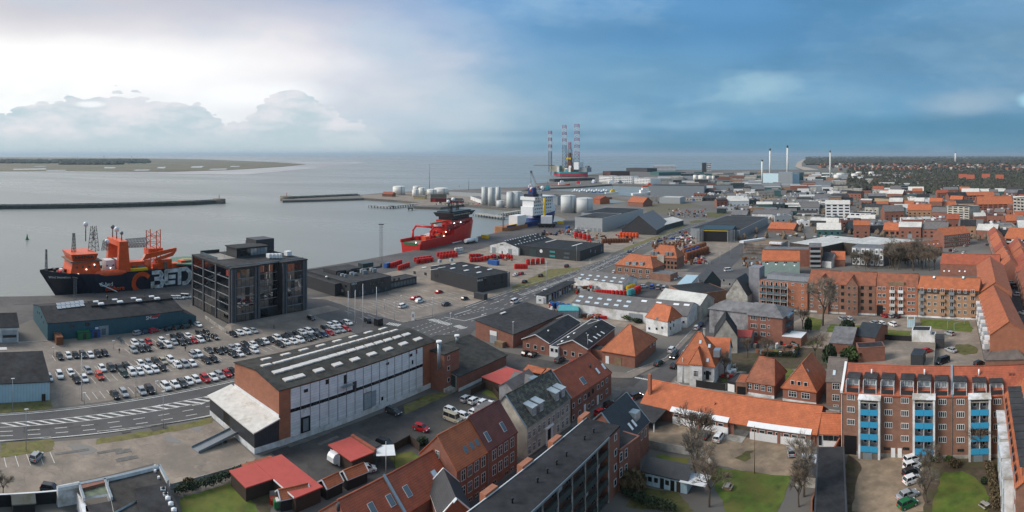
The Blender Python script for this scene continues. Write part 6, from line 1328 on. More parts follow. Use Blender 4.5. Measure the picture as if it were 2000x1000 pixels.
def tanks(lab,lst,m,cat='storage tank',grp=None,name='storage_tank'):
 for i,(X0,X1,Yt,Yb,vw) in enumerate(lst):
  (p0,),(p1,),(pc,)=vw(X0,Yb),vw(X1,Yb),vw((X0+X1)/2,Yb)
  r=(P(p1)-P(p0)).length/2;c=P(pc);c=c+Vector((c.x,c.y,0)).normalized()*r;h=H-math.hypot(c.x,c.y)*(vw(X0,Yt)[0][1]-Y0)/F
  e=tag(empty(name,(c.x,c.y,0)),lab % (nth(i)),cat,grp)
  link('shell',MB().cyl((0,0,0),(0,0,h),r,m,n=32),e);link('roof',MB().dome((0,0,h),r*1.01,r*.14,m,32,3),e)
  link('rail',MB().cyl((0,0,h),(0,0,h+.12),r*1.02,'white_frame',n=32,caps=False),e);a=math.atan2(-c.x,c.y)-1.2;link('ladder',MB().box(r,r+.5,-.3,.3,0,h+1,'grey_paint'),e,rz=a)
tanks('tall slim grey silo of the harbour trio, %s',[(962,1010,62,205,b7),(1012,1068,66,208,b7),(1072,1115,62,200,b7)],'silo','silo','three tall harbour silos','silo')
tanks('grey silo with rust streak right of the tall trio, %s',[(1078,1142,168,222,b7),(1157,1220,102,228,b7),(1197,1278,98,228,b7)],'silo','silo','broad harbour silos','silo')
tanks('big pale round tank behind the blue and white ship, %s',[(1580,1698,130,265,b7),(1702,1832,150,270,b7)],'silo',grp='pair of large round tanks')
tanks('cream oil tank on the spit, %s',[(268,366,58,125,b7),(420,472,82,140,b7),(425,485,56,100,b7),(468,524,68,128,b7),(530,612,82,130,b7),(592,705,72,120,b7)],'tank_white',grp='cream oil tanks on the spit')
b=quick('red_boathouse','dark red boathouse with green gable roof and white trim on the spit','boathouse',b7(563,178)[0],b7(690,178)[0],16,5.5,10,'red_paint' if 0 else mat('barn_red',(.2,.02,.02),kind='plank',rows=.5),'felt_green',verge='white_frame');q=b.F_(b7(590,165)[0]);b.box('gate',q.x-2,q.x+2,-.1,0,0,4,'red_paint')
b=quick('red_boathouse','lower dark red boathouse right of the green roofed one','boathouse',b7(690,185)[0],b7(815,187)[0],10,3,6,'barn_red' if 0 else MATS['barn_red'],'felt_dark',verge='white_frame')
b=quick('brick_store','small red brick store left of the first cream tank','store',b7(185,135)[0],b7(265,138)[0],12,4,7,'brick_red','tile_red')
b=quick('yellow_house','little yellow house with grey roof in front of the cream tanks','house',b7(432,155)[0],b7(520,157)[0],10,4,6,mat('yellow_wall',(.5,.38,.16)),'felt_grey')
b=quick('quay_shed','very long low grey transit shed behind the silos','shed',b7(710,128)[0],b7(1500,172)[0],22,7,9,'metal_light','eternit')
b=quick('quay_shed','white transit shed between the silos and the round tanks','shed',b7(1280,192)[0],b7(1555,200)[0],16,11,0,'metal_light','felt_dark')
b=quick('small_store','flat white store left of the tall silos','store',b7(875,160)[0],b7(960,190)[0],14,5,0,'render_white','felt_grey')
def jetty(lab,pts,w,z0=1.0):
 q=[Vector(p) for p in wp(pts)];e=tag(empty('jetty',(q[0].x,q[0].y,0)),lab,'jetty'); 
 for p0,p1 in zip(q,q[1:]):
  d=p1-p0;L=d.length;rz=math.atan2(d.y,d.x);o=p0-q[0]
  link('deck',MB().box(0,L,-w/2,w/2,-.5,.3,'concrete'),e,loc=(o.x,o.y,0),rz=rz);pm=cached(('pile',w),lambda:MB().cyl((0,0,-5),(0,0,-.5),.35,'rock_dark',n=6).mesh('pile'))
  for i in range(int(L/5)):
   for s in (-1,1):c=o+d*(i*5/L)+Vector((-d.y,d.x)).normalized()*s*(w/2-.4);link('pile',pm,e,loc=(c.x,c.y,0))
jetty('timber jetty reaching out from the spit below the cream tanks',b7(90,202,240,212,500,185),6);jetty('concrete jetty on piles behind the red supply ship',b7(920,265,1140,295),9);jetty('short link jetty below the grey silos',b7(1120,268,1260,245),8)
for i,(X,Y) in enumerate(((262,222),(407,237))):
 p=P(b7(X,Y)[0],-2);e=tag(empty('mooring_dolphin',p),('dark mooring dolphin at the end of the timber jetty','lone dark mooring dolphin standing in the harbour water')[i],'mooring dolphin');link('cap',MB().box(-3,3,-3,3,1,2.4,'rock_dark'),e);[link('pile',MB().cyl((x,y,-3),(x*.8,y*.8,1),.4,'rock_dark',n=6),e) for x in (-2.5,2.5) for y in (-2.5,2.5)]
def mole(lab,pts,w,zt):
 q=[Vector(p) for p in wp(pts,WZ)];e=tag(empty('breakwater',(q[0].x,q[0].y,0)),lab,'breakwater')
 for i,(p0,p1) in enumerate(zip(q,q[1:])):
  d=p1-p0;L=d.length;o=p0-q[0];link('mole',MB().hexa([(0,-w,-5),(L,-w,-5),(L,w,-5),(0,w,-5),(0,-w*.75,zt),(L,-w*.75,zt),(L,w*.75,zt),(0,w*.75,zt)],'rock_dark'),e,loc=(o.x,o.y,0),rz=math.atan2(d.y,d.x));link('wave_wall',MB().box(0,L,w*.35,w*.7,zt,zt+1.2,'concrete'),e,loc=(o.x,o.y,0),rz=math.atan2(d.y,d.x))
 return e,q
e,q=mole('long dark stone breakwater reaching in from the left',[(-900,438),(0,408),(380,400),(428,397)],4.5,1.6);link('head',MB().cyl((q[-1].x-q[0].x,q[-1].y-q[0].y,-5),(q[-1].x-q[0].x,q[-1].y-q[0].y,3.4),9,'rock',n=14),e);link('beacon',MB().cyl((q[-1].x-q[0].x,q[-1].y-q[0].y,3.4),(q[-1].x-q[0].x,q[-1].y-q[0].y,9),.4,'green_paint'),e)
e,q=mole('stone breakwater arm joined to the spit, with a round head',[(560,391.5),(700,385)],5,1.6);link('head',MB().cyl((0,0,-5),(0,0,3.4),10,'rock',n=14),e);link('beacon',MB().cyl((0,0,3.4),(0,0,9),.4,'red_paint'),e)
p=P((53,468),WZ);e=tag(empty('channel_buoy',p),'green channel buoy alone on the grey water at the left','buoy');link('float',MB().cyl((0,0,-.5),(0,0,.8),1.5,'green_paint',n=12),e);link('cone',MB().cyl((0,0,.8),(0,0,4.4),.9,'green_paint',r1=.3,n=12),e)
def turbine(x,y,yt,lab):
 p=P((x,y),WZ);h=H-math.hypot(p.x,p.y)*(yt-Y0)/F;e=tag(empty('wind_turbine',(p.x,p.y,0),-(x-1000)/F),lab,'wind turbine','wind turbines on the far island')
 link('tower',MB().cyl((0,0,0),(0,0,h),3.2,'white_paint',r1=1.8),e);link('nacelle',MB().box(-2.5,2.5,-4,5,h-2,h+3,'white_paint'),e)
 for k in range(3):a=PI/2+k*2.094;link('blade',MB().hexa([(-1.6,-5,0),(1.6,-5,0),(1.6,-4.5,0),(-1.6,-4.5,0),(-.4,-5,26),(.4,-5,26),(.4,-4.8,26),(-.4,-4.8,26)],'white_paint'),e,loc=(0,0,h),rot=(0,a,0))
for i,x in enumerate((152,203,257)):turbine(x,315,306.5,('left','middle','right')[i]+'most of the three wind turbines on the far island' if i != 1 else 'middle one of the three wind turbines on the far island')

b=B('long_carport','long open fronted store with black roof along the main road beside the white sheds','store',b6(265,575)[0],b6(495,460)[0],depth=5);b.box('roof',-.3,b.w,-.4,5,3.4,3.7,'felt_black');b.box('back_wall',0,b.w,4.6,4.9,0,3.4,'metal_grey');b.box('end_wall',0,.3,0,4.5,0,3.4,'white_paint')
for i in range(12):b.box('column',i*b.w/12,i*b.w/12+.3,-.1,.2,0,3.4,'metal_light');b.box('stored_goods',i*b.w/12+1,i*b.w/12+3.2,1.5,3.5,0,1+(i*7 % 5)*.4,('blue_paint','wood','white_paint','rust')[i % 4])
b=B('teal_roof_shed','low shed with bright teal roof behind the brick hall','shed',b6(362,690)[0],b6(520,690)[0],depth=9);b.flat('metal_grey','metal_cyan',3.2,par=.1,rim='metal_cyan')
b=B('pale_blue_store','pale blue flat roofed store at the back of the white roofed hall','store',b6(1290,495)[0],b6(1390,500)[0],depth=22);b.flat('render_white','metal_blue',4.5,par=.1,rim='metal_blue')
b=B('site_cabins','white boxes of a small site office at the left end of the long carport','cabin',b6(190,570)[0],b6(245,575)[0],depth=3);b.flat('white_paint','felt_light',2.8,par=.1);b.win('F',b.w/2,1.6,w=1.2,h=.9)
q=P(b5(1600,640)[0]);e=tag(empty('football_goal',(q.x,q.y,.06),-.1),'pale green football goal frame on the far courtyard lawn','football goal');[link('post',MB().box(x,x+.12,y,y+.12,0,2.6,'mint'),e) for x in (-4,4) for y in (0,4)];link('crossbar',MB().box(-4,4.12,0,.12,2.6,2.72,'mint'),e);link('crossbar',MB().box(-4,4.12,4,4.12,2.6,2.72,'mint'),e)
q=P(a1(800,905)[0]);e=tag(empty('bicycle_stand',(q.x,q.y,.05),1.0),'bicycle stand with a cluster of teal and blue bikes at the car park edge','bicycle stand')
for i in range(7):
 k=MB();y=i*.9
 for x in (-.5,.5):
  for j in range(10):a_=j*.628;k.cyl((x+.33*math.cos(a_),y,.35+.33*math.sin(a_)),(x+.33*math.cos(a_+.628),y,.35+.33*math.sin(a_+.628)),.03,'rubber',n=3,caps=False)
 for u,v in (((-.5,.35),(-.1,.8)),((-.1,.8),(.4,.85)),((.5,.35),(.4,.95)),((-.15,.9),(.1,.35)),((.1,.35),(.42,.8)),((-.5,.35),(.1,.35))):k.cyl((u[0],y,u[1]),(v[0],y,v[1]),.035,('teal_paint','blue_paint','black_paint')[i % 3],n=4)
 link('bicycle',k,e)
link('rack',MB().box(-.9,-.8,-.4,6,.3,.4,'zinc'),e)
# ------------------------------------------------------------------ ships
def hull(b,L,Wd,dz,zw,m,m2=None,bow=1,bowlen=.22,sheer=3,yc=None,stern=.85,name='hull',flare=.45):
 """lofted hull; bow at x=0 (bow=1) or x=L (bow=-1)"""
 yc=yc if yc is not None else Wd/2+.5;rings=[]
 for i in range(21):
  t=i/20;q=min(1,t/bowlen);k=(1-(1-q) ** 2.2);kw=(1-(1-max(0,(t-.015))/bowlen) ** 1.5) if t<bowlen else 1
  kw=max(.02,kw if not isinstance(kw,complex) else .02)
  wd=Wd/2*max(.06,k);ww=Wd/2*max(.02,kw*(1-flare*(1-q)))
  if t>.9:wd *= 1-(1-stern)*(t-.9)/.1;ww=wd
  z=dz+sheer*(1-min(1,t/.35)) ** 1.5;x=L*t;xw=x+(1-q)*L*.07
  if bow<0:x=L-x;xw=L-xw
  rings.append([(xw,yc-ww,zw),(xw,yc+ww,zw),(x,yc+wd,z),(x,yc-wd,z)] if bow>0 else [(xw,yc+ww,zw),(xw,yc-ww,zw),(x,yc-wd,z),(x,yc+wd,z)])
 a=MB().loft(rings,m);o=b.add(name,a)
 rail=MB()
 for r0,r1 in zip(rings,rings[1:]):
  for j in (2,3):
   p,q_=Vector(r0[j]),Vector(r1[j]);rail.hexa([p,q_,q_+Vector((0,.15,0)),p+Vector((0,.15,0)),p+Vector((0,0,1.1)),q_+Vector((0,0,1.1)),q_+Vector((0,.15,1.1)),p+Vector((0,.15,1.1))],m2 or m)
 b.add('bulwark',rail);d=MB()
 for r0,r1 in zip(rings,rings[1:]):d.face([Vector(r0[3])+Vector((0,0,.05)),Vector(r1[3])+Vector((0,0,.05)),Vector(r1[2])+Vector((0,0,.05)),Vector(r0[2])+Vector((0,0,.05))][::bow],'deck_brown')
 b.add('deck',d);return yc
def mast(b,x,y,z,h,w=1.6,m='lattice_grey',domes=()):
 b.add('mast',MB().lattice((x,y,z),(x,y,z+h),w,m,n=6,r=.14,w1=w*.5))
 for dx,dh,r in domes:b.add('radar_dome',MB().cyl((x+dx,y,z+h*.4),(x+dx,y,z+dh),.25,m).ball((x+dx,y,z+dh+r*.8),r,'skylight_white',12))
def ship1():
 b=B('supply_ship','black hulled offshore ship with orange superstructure and giant lettering moored behind the office','ship',(88,580),(369,556),depth=20)
 yc=hull(b,118,20,7.4,WZ-.5,'navy',sheer=1.8);f=.5
 X=lambda X_,Y_,y=yc:b.F_(c5(X_,Y_)[0],y)
 x0,x1=X(365,520).x,X(745,540).x
 b.add('superstructure',MB().hexa([(x0,3,7.4),(x1,3,7.4),(x1,18,7.4),(x0,18,7.4),(x0+1.5,3.5,14.5),(x1-1,3.5,14.5),(x1-1,17.5,14.5),(x0+1.5,17.5,14.5)],'orange_paint'))
 b.add('bridge',MB().hexa([(x0+1.5,3.5,15),(x1-3,3.5,15),(x1-3,17.5,15),(x0+1.5,17.5,15),(x0+.3,2,18.3),(x1-2,2,18.3),(x1-2,19,18.3),(x0+.3,19,18.3)],'orange_paint'));b.box('bridge_deck',x0,x1,2.2,18.8,14.5,15,'deck_brown')
 n=int((x1-x0-4)/1.7)
 for i in range(n):b.box('bridge_window',x0+2+i*1.7,x0+3.2+i*1.7,2.35,2.75,16.4,17.6,'glass_dark')
 for i in range(6):b.add('deck_light',MB().ball((x0+4+i*4,2.8,9+(i % 3)*2),.28,'lamp_on',6))
 mast(b,x0+14,yc,18.3,12,4,'black_paint',((-4,12,1.25),(0,9,.7)));mast(b,x0+4,yc,18.3,9,1.6,'black_paint');mast(b,x0+20,yc,18.3,5,3,'lattice_grey',((1,3,1.3),));mast(b,3,yc,9,11,1)
 R=random.Random(2)
 for i in range(10):b.box('deck_gear',7+i*1.7,8.2+i*1.7,yc-4+R.random()*6,yc-2+R.random()*6+2,8.6,10,('black_paint','red_paint','white_paint')[i % 3])
 # orange gantry
 xa=X(1078,500,1.5).x
 for y0 in (1,16.5):
  b.add('gantry_leg',MB().hexa([(xa-3.4,y0,4 if y0<5 else 7.4),(xa+3.4,y0,4 if y0<5 else 7.4),(xa+3.4,y0+2.5,7.4),(xa-3.4,y0+2.5,7.4),(xa-2.6,y0,21),(xa+2,y0,21),(xa+2,y0+2.5,21),(xa-2.6,y0+2.5,21)],'orange_paint'))
 b.box('gantry_beam',xa-2.6,xa+2,1,19,21.02,23.5,'orange_paint'); 
 for y,h,r in ((18,5,1.1),(12,4.5,1.35),(5,3.5,.9)):b.add('radar_dome',MB().cyl((xa,y,23.5),(xa,y,23.5+h),.3,'lattice_grey').ball((xa,y,23.5+h),r,'skylight_white' if r>1.2 else 'lattice_grey',12))
 for xq in (840,945):q=X(xq,450,8).x;b.box('white_cabin',q,q+5.6,6,12,8.5,14,'white_paint')
 q=X(910,530,2).x;e=MB().loft([[(q-8+16*t,1.8+1.6*math.cos(a)*k,8.6+1.8*math.sin(a)*k) for a in [j*PI/4 for j in range(8)]] for t,k in ((0,.2),(.08,.75),(.3,1),(.8,1),(.95,.8),(1,.4))],'orange_paint',smooth=True);b.add('lifeboat',e)
 for i in range(26):x=x0+30+R.random()*62;b.add('deck_gear',MB().box(x,x+R.uniform(.8,4),5,5+R.uniform(1,8),7.5,R.uniform(8.6,11.5),('white_paint','orange_paint','deck_brown','grey_paint','yellow_paint','orange_paint')[i % 6]))
 for i in range(9):b.box('superstructure_window',x0+3+i*3,x0+3.9+i*3,3.1,3.3,11.6,12.5,'glass_dark')
 # gangway tower, lattice gangway and crane
 g=X(1440,300,10);b.add('crane_tower',MB().lattice((g.x,yc,8),(g.x,yc,27),5.5,'orange_paint',n=6,r=.25));b.add('gangway_cab',MB().box(g.x-4,g.x+4,yc-3,yc+3,15,18,'orange_paint'));b.add('gangway',MB().lattice((g.x-4,yc,21),(X(1090,240,yc).x,yc,21),3.4,'lattice_grey',n=14,r=.16,w1=3))
 q=X(1370,420,5).x;b.add('crane_pedestal',MB().cyl((q,6,7.4),(q,6,13),1.9,'orange_paint',n=14));tip=X(1715,320,6);b.add('crane_boom',MB().hexa([(q-3,5,13),(tip.x,5.6,16.5),(tip.x,6.4,16.5),(q-3,7,13),(q-1,5,16),(tip.x,5.6,18),(tip.x,6.4,18),(q-1,7,16)],'orange_paint'));b.add('crane_jib',MB().hexa([(q+4,5.2,12),(tip.x-2,5.6,14),(tip.x-2,6.4,14),(q+4,6.8,12),(q+4,5.2,13),(tip.x,5.6,16.5),(tip.x,6.4,16.5),(q+4,6.8,13)],'orange_paint'))
 for a_,c_ in ((1150,1320),(1490,1660)):u,v=X(a_,430,6).x,X(c_,430,6).x;b.box('deck_house',u,v,6,12,7.5,12.4,'orange_paint')
 u=X(1150,460,3).x;b.box('rescue_boat',u,u+9,2,4.4,8.6,9.8,'yellow_paint')
 hx=X(1860,430,10).x;b.add('helideck',MB().cyl((hx,yc,9.6),(hx,yc,10.2),11.5,'green_paint' if 0 else mat('heli_green',(.1,.2,.14)),n=10,smooth=False));b.add('helideck_ring',MB().cyl((hx,yc,10.2),(hx,yc,10.23),5,'yellow_paint',n=24).cyl((hx,yc,10.23),(hx,yc,10.26),4,MATS['heli_green'],n=24))
 # upper black side and lettering
 xs=X(1110,500,.4).x;b.box('side_plating',xs,112,.35,.5,3,9.0,'navy')
 def stroke(pts,w,m,xo,zo,s,name='hull_letter'):
  a=MB()
  for (u0,v0),(u1,v1) in zip(pts,pts[1:]):
   d=Vector((u1-u0,v1-v0));n=Vector((-d.y,d.x)).normalized()*w/2;e=d.normalized()*w*.25
   q=[(u0-e.x+n.x,v0-e.y+n.y),(u0-e.x-n.x,v0-e.y-n.y),(u1+e.x-n.x,v1+e.y-n.y),(u1+e.x+n.x,v1+e.y+n.y)]
   a.hexa([(xo+s*u,.2,zo+s*v) for u,v in q]+[(xo+s*u,.34,zo+s*v) for u,v in q],m)
  b.add(name,a)
 C=lambda X_,Y_:X(X_,Y_,.3)
 c=C(1295,640);rr=4.3;arc=[(math.cos(t)*rr,math.sin(t)*rr) for t in [math.radians(40+i*22) for i in range(12)]];stroke(arc,2.1,'orange_paint',c.x,3.2,1)
 def glyph(Xc,pts,zo):c=C(Xc,600);[stroke(p,1.9,'panel_white',c.x,zo,1) for p in pts]
 glyph(1485,[[(-2.5,6.4),(1.4,6.4),(2.4,5),(1.4,3.3),(-1.2,3.3)],[(1.4,3.3),(2.9,1.6),(2,-.6),(-2.6,-.6),(-2.6,1.6)]],1.2)
 glyph(1655,[[(3.2,6.4),(-2.8,6.4),(-2.8,.6),(1.6,.6)],[(-1.0,3.4),(1.8,3.4)]],1.4)
 glyph(1815,[[(-2.8,-.6),(-2.8,6.4),(1.0,6.4),(3.0,4.6),(3.0,1.4),(1.2,-.6),(-.8,-.6)]],1.6)
 def tx(s_,sz,m,p):q=b.F_(c5(*p)[0],.3);text(s_,sz,m,b.e,(q.x,.1 if p[0]>600 else q.y,q.z),(PI/2,0,0),ext=.25)
 tx('offshore',2.9,'orange_paint',(965,708));tx('C-bed',2.6,'panel_white',(860,660)); 
 q=X(290,580,4);text('Wind Innovation',1.5,'panel_white',b.e,(q.x,4.1,7.7),(PI/2,0,-.24),ext=.1)
 b.add('gangway_stairs',MB().hexa([(X(770,690,0).x,-1.4,4.4),(X(990,750,-1).x,-1.4,.2),(X(990,750,-1).x,-.4,.2),(X(770,690,0).x,-.4,4.4),(X(770,690,0).x,-1.4,4.9),(X(990,750,-1).x,-1.4,.6),(X(990,750,-1).x,-.4,.6),(X(770,690,0).x,-.4,4.9)],'white_paint'))
 for i in range(14):b.add('fender',MB().cyl((24+i*6,.1,-2),(24+i*6,.1,.2),.4,'rubber'))
ship1()
def ship2():
 b=B('supply_ship','bright red offshore ship with dark green bridge and long low stern deck','ship',(824,489.5),(940,461.5),depth=20)
 L=b.w;yc=9.5;a=MB();hw=9;rings=[]
 for t,zd,k,kw in ((0,4.0,.9,.8),(.03,4.0,.97,.9),(.2,4.0,1,.97),(.5,4.2,1,1),(.505,9.5,1,1),(.7,12,.99,.94),(.82,13.5,.9,.74),(.9,13.8,.72,.46),(.96,13.5,.45,.22),(1.0,12.6,.1,.04)):
  x=L*t;rings.append([(x-(2 if t>.95 else 0),yc+hw*kw,WZ),(x-(2 if t>.95 else 0),yc-hw*kw,WZ),(x,yc-hw*k,zd),(x,yc+hw*k,zd)])
 b.add('hull',a.loft(rings,'red_paint'));x_=L*.5
 b.box('deck',1,x_,1.5,17.5,4.0,4.1,'deck_brown')
 for y in (.5,17.7):b.box('bulwark',0,x_,y,y+.8,4,6.2,'red_paint')
 b.box('stern_gate',-.3,.2,4,15,3,4.6,'green_paint');b.box('cargo_box',L*.16,L*.28,6,9.5,4.1,7.2,'orange_paint');b.box('draught_band',.0,L*.5,.42,.5,-1.8,-1.2,'rust')
 X=lambda X_,Y_,y=yc:b.F_(c6(X_,Y_)[0],y)
 for u0,u1,y0,y1,z0,z1,m in ((-6,L*.36,2.5,16.5,7.5,13.5,'red_paint'),(1,L*.38,2.5,16.5,13.5,16.2,'red_paint'),(3,L*.34,3.5,15.5,16.2,18.4,'black_paint')):b.box('superstructure',x_+u0,x_+u1,y0,y1,z0,z1,m)
 b.add('bridge',MB().hexa([(x_+2,2,18.4),(x_+L*.36,2,18.4),(x_+L*.36,17,18.4),(x_+2,17,18.4),(x_,.5,21.6),(x_+L*.4,.5,21.6),(x_+L*.4,18.5,21.6),(x_,18.5,21.6)],'metal_green_dark'));b.box('bridge_roof',x_+3,x_+L*.34,2,17,21.62,22.6,'metal_green_dark')
 for i in range(10):b.box('bridge_window',x_+1.5+i*2.4,x_+3.1+i*2.4,1.0,1.3,19.6,20.8,'glass_dark')
 for k in range(3):
  for i in range(9):b.box('porthole',x_-3+i*2.6,x_-2+i*2.6,2.42,2.5,9.2+k*2.5,10.1+k*2.5,('glass_dark','white_paint')[(i*3+k) % 5==0])
 for z in (10.8,13.5,16.2):b.box('walkway',x_-7,x_+L*.34,1.3,2.5,z,z+.2,'dark_frame')
 mast(b,x_+10,yc,22.6,8,3,'black_paint',((-3,6,1.3),(4,7,1.5)));mast(b,x_+20,yc,22.6,5,2,'black_paint');mast(b,x_+2,4,21.6,5,1.5,'black_paint')
 R=random.Random(9)
 for i in range(46):x=x_-26+R.random()*25;y=2+R.random()*12;z=4.1+R.random()*6*max(0,(x-x_+26)/26);b.add('deck_gear',MB().box(x,x+R.uniform(.8,3.5),y,y+R.uniform(.8,3),4.1,z+R.uniform(1,3),('red_paint','red_paint','red_paint','rust','white_paint','orange_paint','deck_brown')[R.randrange(7)]))
 g=x_-28
 for y in (2,17):b.add('stern_gantry',MB().cyl((g,y,4),(g,y,11),.8,'red_paint').cyl((g,y,11),(g+4,y,14),.7,'red_paint').cyl((g+4,y,14),(g+14,y,13),.6,'red_paint'))
 b.add('gantry_beam',MB().cyl((g+4,2,14),(g+4,17,14),.8,'red_paint'));b.box('white_winch',g+5,g+8,6,9,6,9,'white_paint');b.box('crane_boom',x_-18,x_+6,7,9,15,16,'wood');b.box('crane_cab',x_-12,x_-7,6,10,12,15,'white_paint')
 for p in ((785,548),(857,538),(920,570),(690,645),(745,705),(815,650),(930,615),(668,692),(355,765),(418,758),(825,690),(925,668)):q=X(p[0],p[1],2.2);b.add('deck_light',MB().ball(q,.42,'lamp_on',8))
 b.box('gangway_stairs',x_-4,x_+8,-2,-1,.4,.9,'white_paint')
ship2()
def ship3():
 b=B('supply_ship','blue hulled ship with tall white superstructure at the head of the basin','ship',(1035,443),(1097,433),depth=20)
 L=b.w+3;yc=10
 rings=[[(x-s,yc+9*kw,WZ),(x-s,yc-9*kw,WZ),(x,yc-9*k,z),(x,yc+9*k,z)] for x,z,k,kw,s in ((-4,4,.95,.9,0),(L*.4,5,1,1,0),(L*.45,9,1,.95,0),(L*.8,11,.85,.6,1),(L,12.5,.1,.03,5))]
 b.add('hull',MB().loft(rings,'blue_hull'))
 b.box('superstructure',8,L*.82,3,17,9,17,'white_paint');b.box('superstructure',10,L*.76,3.5,16.5,17,23,'white_paint');b.box('bridge',9,L*.8,1.5,18.5,23,26,'white_paint')
 for k in range(5):
  for i in range(9):b.box('window',11+i*3,12.6+i*3,2.9 if k<2 else 3.4 if k<4 else 1.4,3.0 if k<2 else 3.5 if k<4 else 1.5,11+k*3.2,12.3+k*3.2,'glass_dark')
 b.box('funnel',14,19,7,13,26,34,'blue_hull');mast(b,24,yc,26,9,3,'black_paint',((-9,6,1.6),(8,6,1.8)));b.box('dark_top',10,24,4,15,26,28.5,'navy')
 b=B('barge','low brown and blue barge with white deckhouse in front of the blue hulled ship','barge',(992,452),(1035,443),depth=16);L=b.w;yc=8
 b.add('hull',MB().loft([[(x,yc+7*k,WZ),(x,yc-7*k,WZ),(x,yc-7*k,z),(x,yc+7*k,z)] for x,z,k in ((-2,3.4,.5),(2,3,1),(L-3,2.6,1),(L,3,.8))],mat('barge_orange',(.35,.15,.06),var=.2)));b.box('deck_house',L*.55,L*.95,3,12,2.6,11,'white_paint');b.box('yellow_pipe',L*.25,L*.5,2,4,3,4.6,'yellow_paint');b.box('blue_rail',0,L*.4,1,1.2,3,4.6,'blue_hull');mast(b,5,yc,3,12,1)
ship3()
def crane():
 c=P(c6(1815,590)[0]);e=tag(empty('harbour_crane',c,-.1),'yellow and white mobile harbour crane with a grey lattice jib beside the blue ship','crane')
 link('chassis',MB().box(-8,8,-4,4,1,3.4,'black_paint'),e);[link('wheel',MB().cyl((x,y,1),(x,y+.8,1),1,'rubber',n=10),e) for x in (-6,-3,0,3,6) for y in (-4.9,4.1)]
 link('cabin',MB().box(-5,5,-3.5,3.5,3.4,10,'white_paint'),e);link('tower',MB().cyl((-2,0,10),(-2,0,26),1.1,'yellow_paint',n=10),e);link('jib',MB().lattice((-2.5,0,20),(-14,2,49),1.8,'metal_light',n=14,r=.16,w1=1.0),e);link('jib_head',MB().box(-15,-13,1,3,48.5,50.5,'lattice_grey'),e);link('hook_ball',MB().cyl((-14.5,2,49),(-14.5,2,34),.08,'black_paint').ball((-14.5,2,33),1.0,'orange_paint',8),e)
crane()
def rig():
 b=B('drilling_rig','jack-up drilling rig with three tall red and white lattice legs moored off the harbour','oil rig',(1070,343),(1140,344.5),depth=70)
 w,d=b.w,75
 def tri(z0,z1,m,g=0):b.add('hull',MB().hexa([(g,d*.45,z0),(w*.35,0+g,z0),(w-g,d*.35,z0),(w*.6,d-g,z0),(g,d*.45,z1),(w*.35,g,z1),(w-g,d*.35,z1),(w*.6,d-g,z1)],m))
 rp=mat('rig_red',(.4,.03,.06));tri(-1,8,rp);tri(8.05,12,'teal_paint');b.box('deck_house',w*.0,w*.24,d*.2,d*.5,12,30,mat('rig_cream',(.6,.55,.42)));b.box('helideck',-w*.5,-w*.0,d*.2,d*.55,30,32,'deck_brown');b.box('deck_house',w*.8,w*1.02,d*.2,d*.6,12,26,'metal_grey');b.box('deck_house',w*.7,w*.83,d*.1,d*.5,20,42,'white_paint')
 R=random.Random(1)
 for i in range(34):x=w*R.uniform(.1,.95);y=d*R.uniform(.1,.6);b.add('deck_gear',MB().box(x,x+R.uniform(3,9),y,y+R.uniform(3,8),12,R.uniform(15,32),('rust','metal_grey','yellow_paint','white_paint','teal_paint','lattice_grey')[R.randrange(6)]))
 def leg(px_,ytop,y,hw,pat,lab=None):
  q=b.F_((px_,330),y);zt=b.F_((px_,ytop),y).z;e=b.add('leg',MB().box(q.x-1,q.x+1,y-1,y+1,0,12,'lattice_grey'));n=int((zt-12)/10)
  cs=[(q.x-hw,y-hw),(q.x+hw,y-hw),(q.x,y+hw)]
  for i in range(n):
   z0=12+(zt-12)*i/n;z1=12+(zt-12)*(i+1)/n;m=pat(i/n,i);a=MB()
   for j in range(3):
    p,s=cs[j],cs[(j+1) % 3];a.cyl((p[0],p[1],z0),(p[0],p[1],z1),.75,m,n=4,caps=False,smooth=False);a.cyl((p[0],p[1],z0),(s[0],s[1],z1),.45,m,n=3,caps=False,smooth=False);a.cyl((s[0],s[1],z0),(p[0],p[1],z1),.45,m,n=3,caps=False,smooth=False);a.cyl((p[0],p[1],z1),(s[0],s[1],z1),.5,m,n=3,caps=False,smooth=False)
   link('leg_bay',a,e)
 rw=lambda f0:(lambda t,i:(rp if i % 2 else 'white_paint') if t>f0 else 'lattice_grey')
 leg(1076,256,10,5.5,rw(.45));leg(1104,245,55,6.5,rw(.5));leg(1129,243,25,7.5,rw(.35))
 q=b.F_((1113,330),30);b.add('derrick',MB().lattice((q.x,30,20),(q.x,30,84),26,'lattice_grey',n=10,r=.7,w1=9));b.add('derrick_core',MB().hexa([(q.x-9,22,14),(q.x+9,22,14),(q.x+9,38,14),(q.x-9,38,14),(q.x-3,27,70),(q.x+3,27,70),(q.x+3,33,70),(q.x-3,33,70)],'rust'));b.add('derrick_top',MB().lattice((q.x,30,84),(q.x,30,104),7,rp,n=3,r=.6,w1=6));b.box('derrick_board',q.x-8,q.x+8,21,22,50,56,'yellow_paint')
rig()
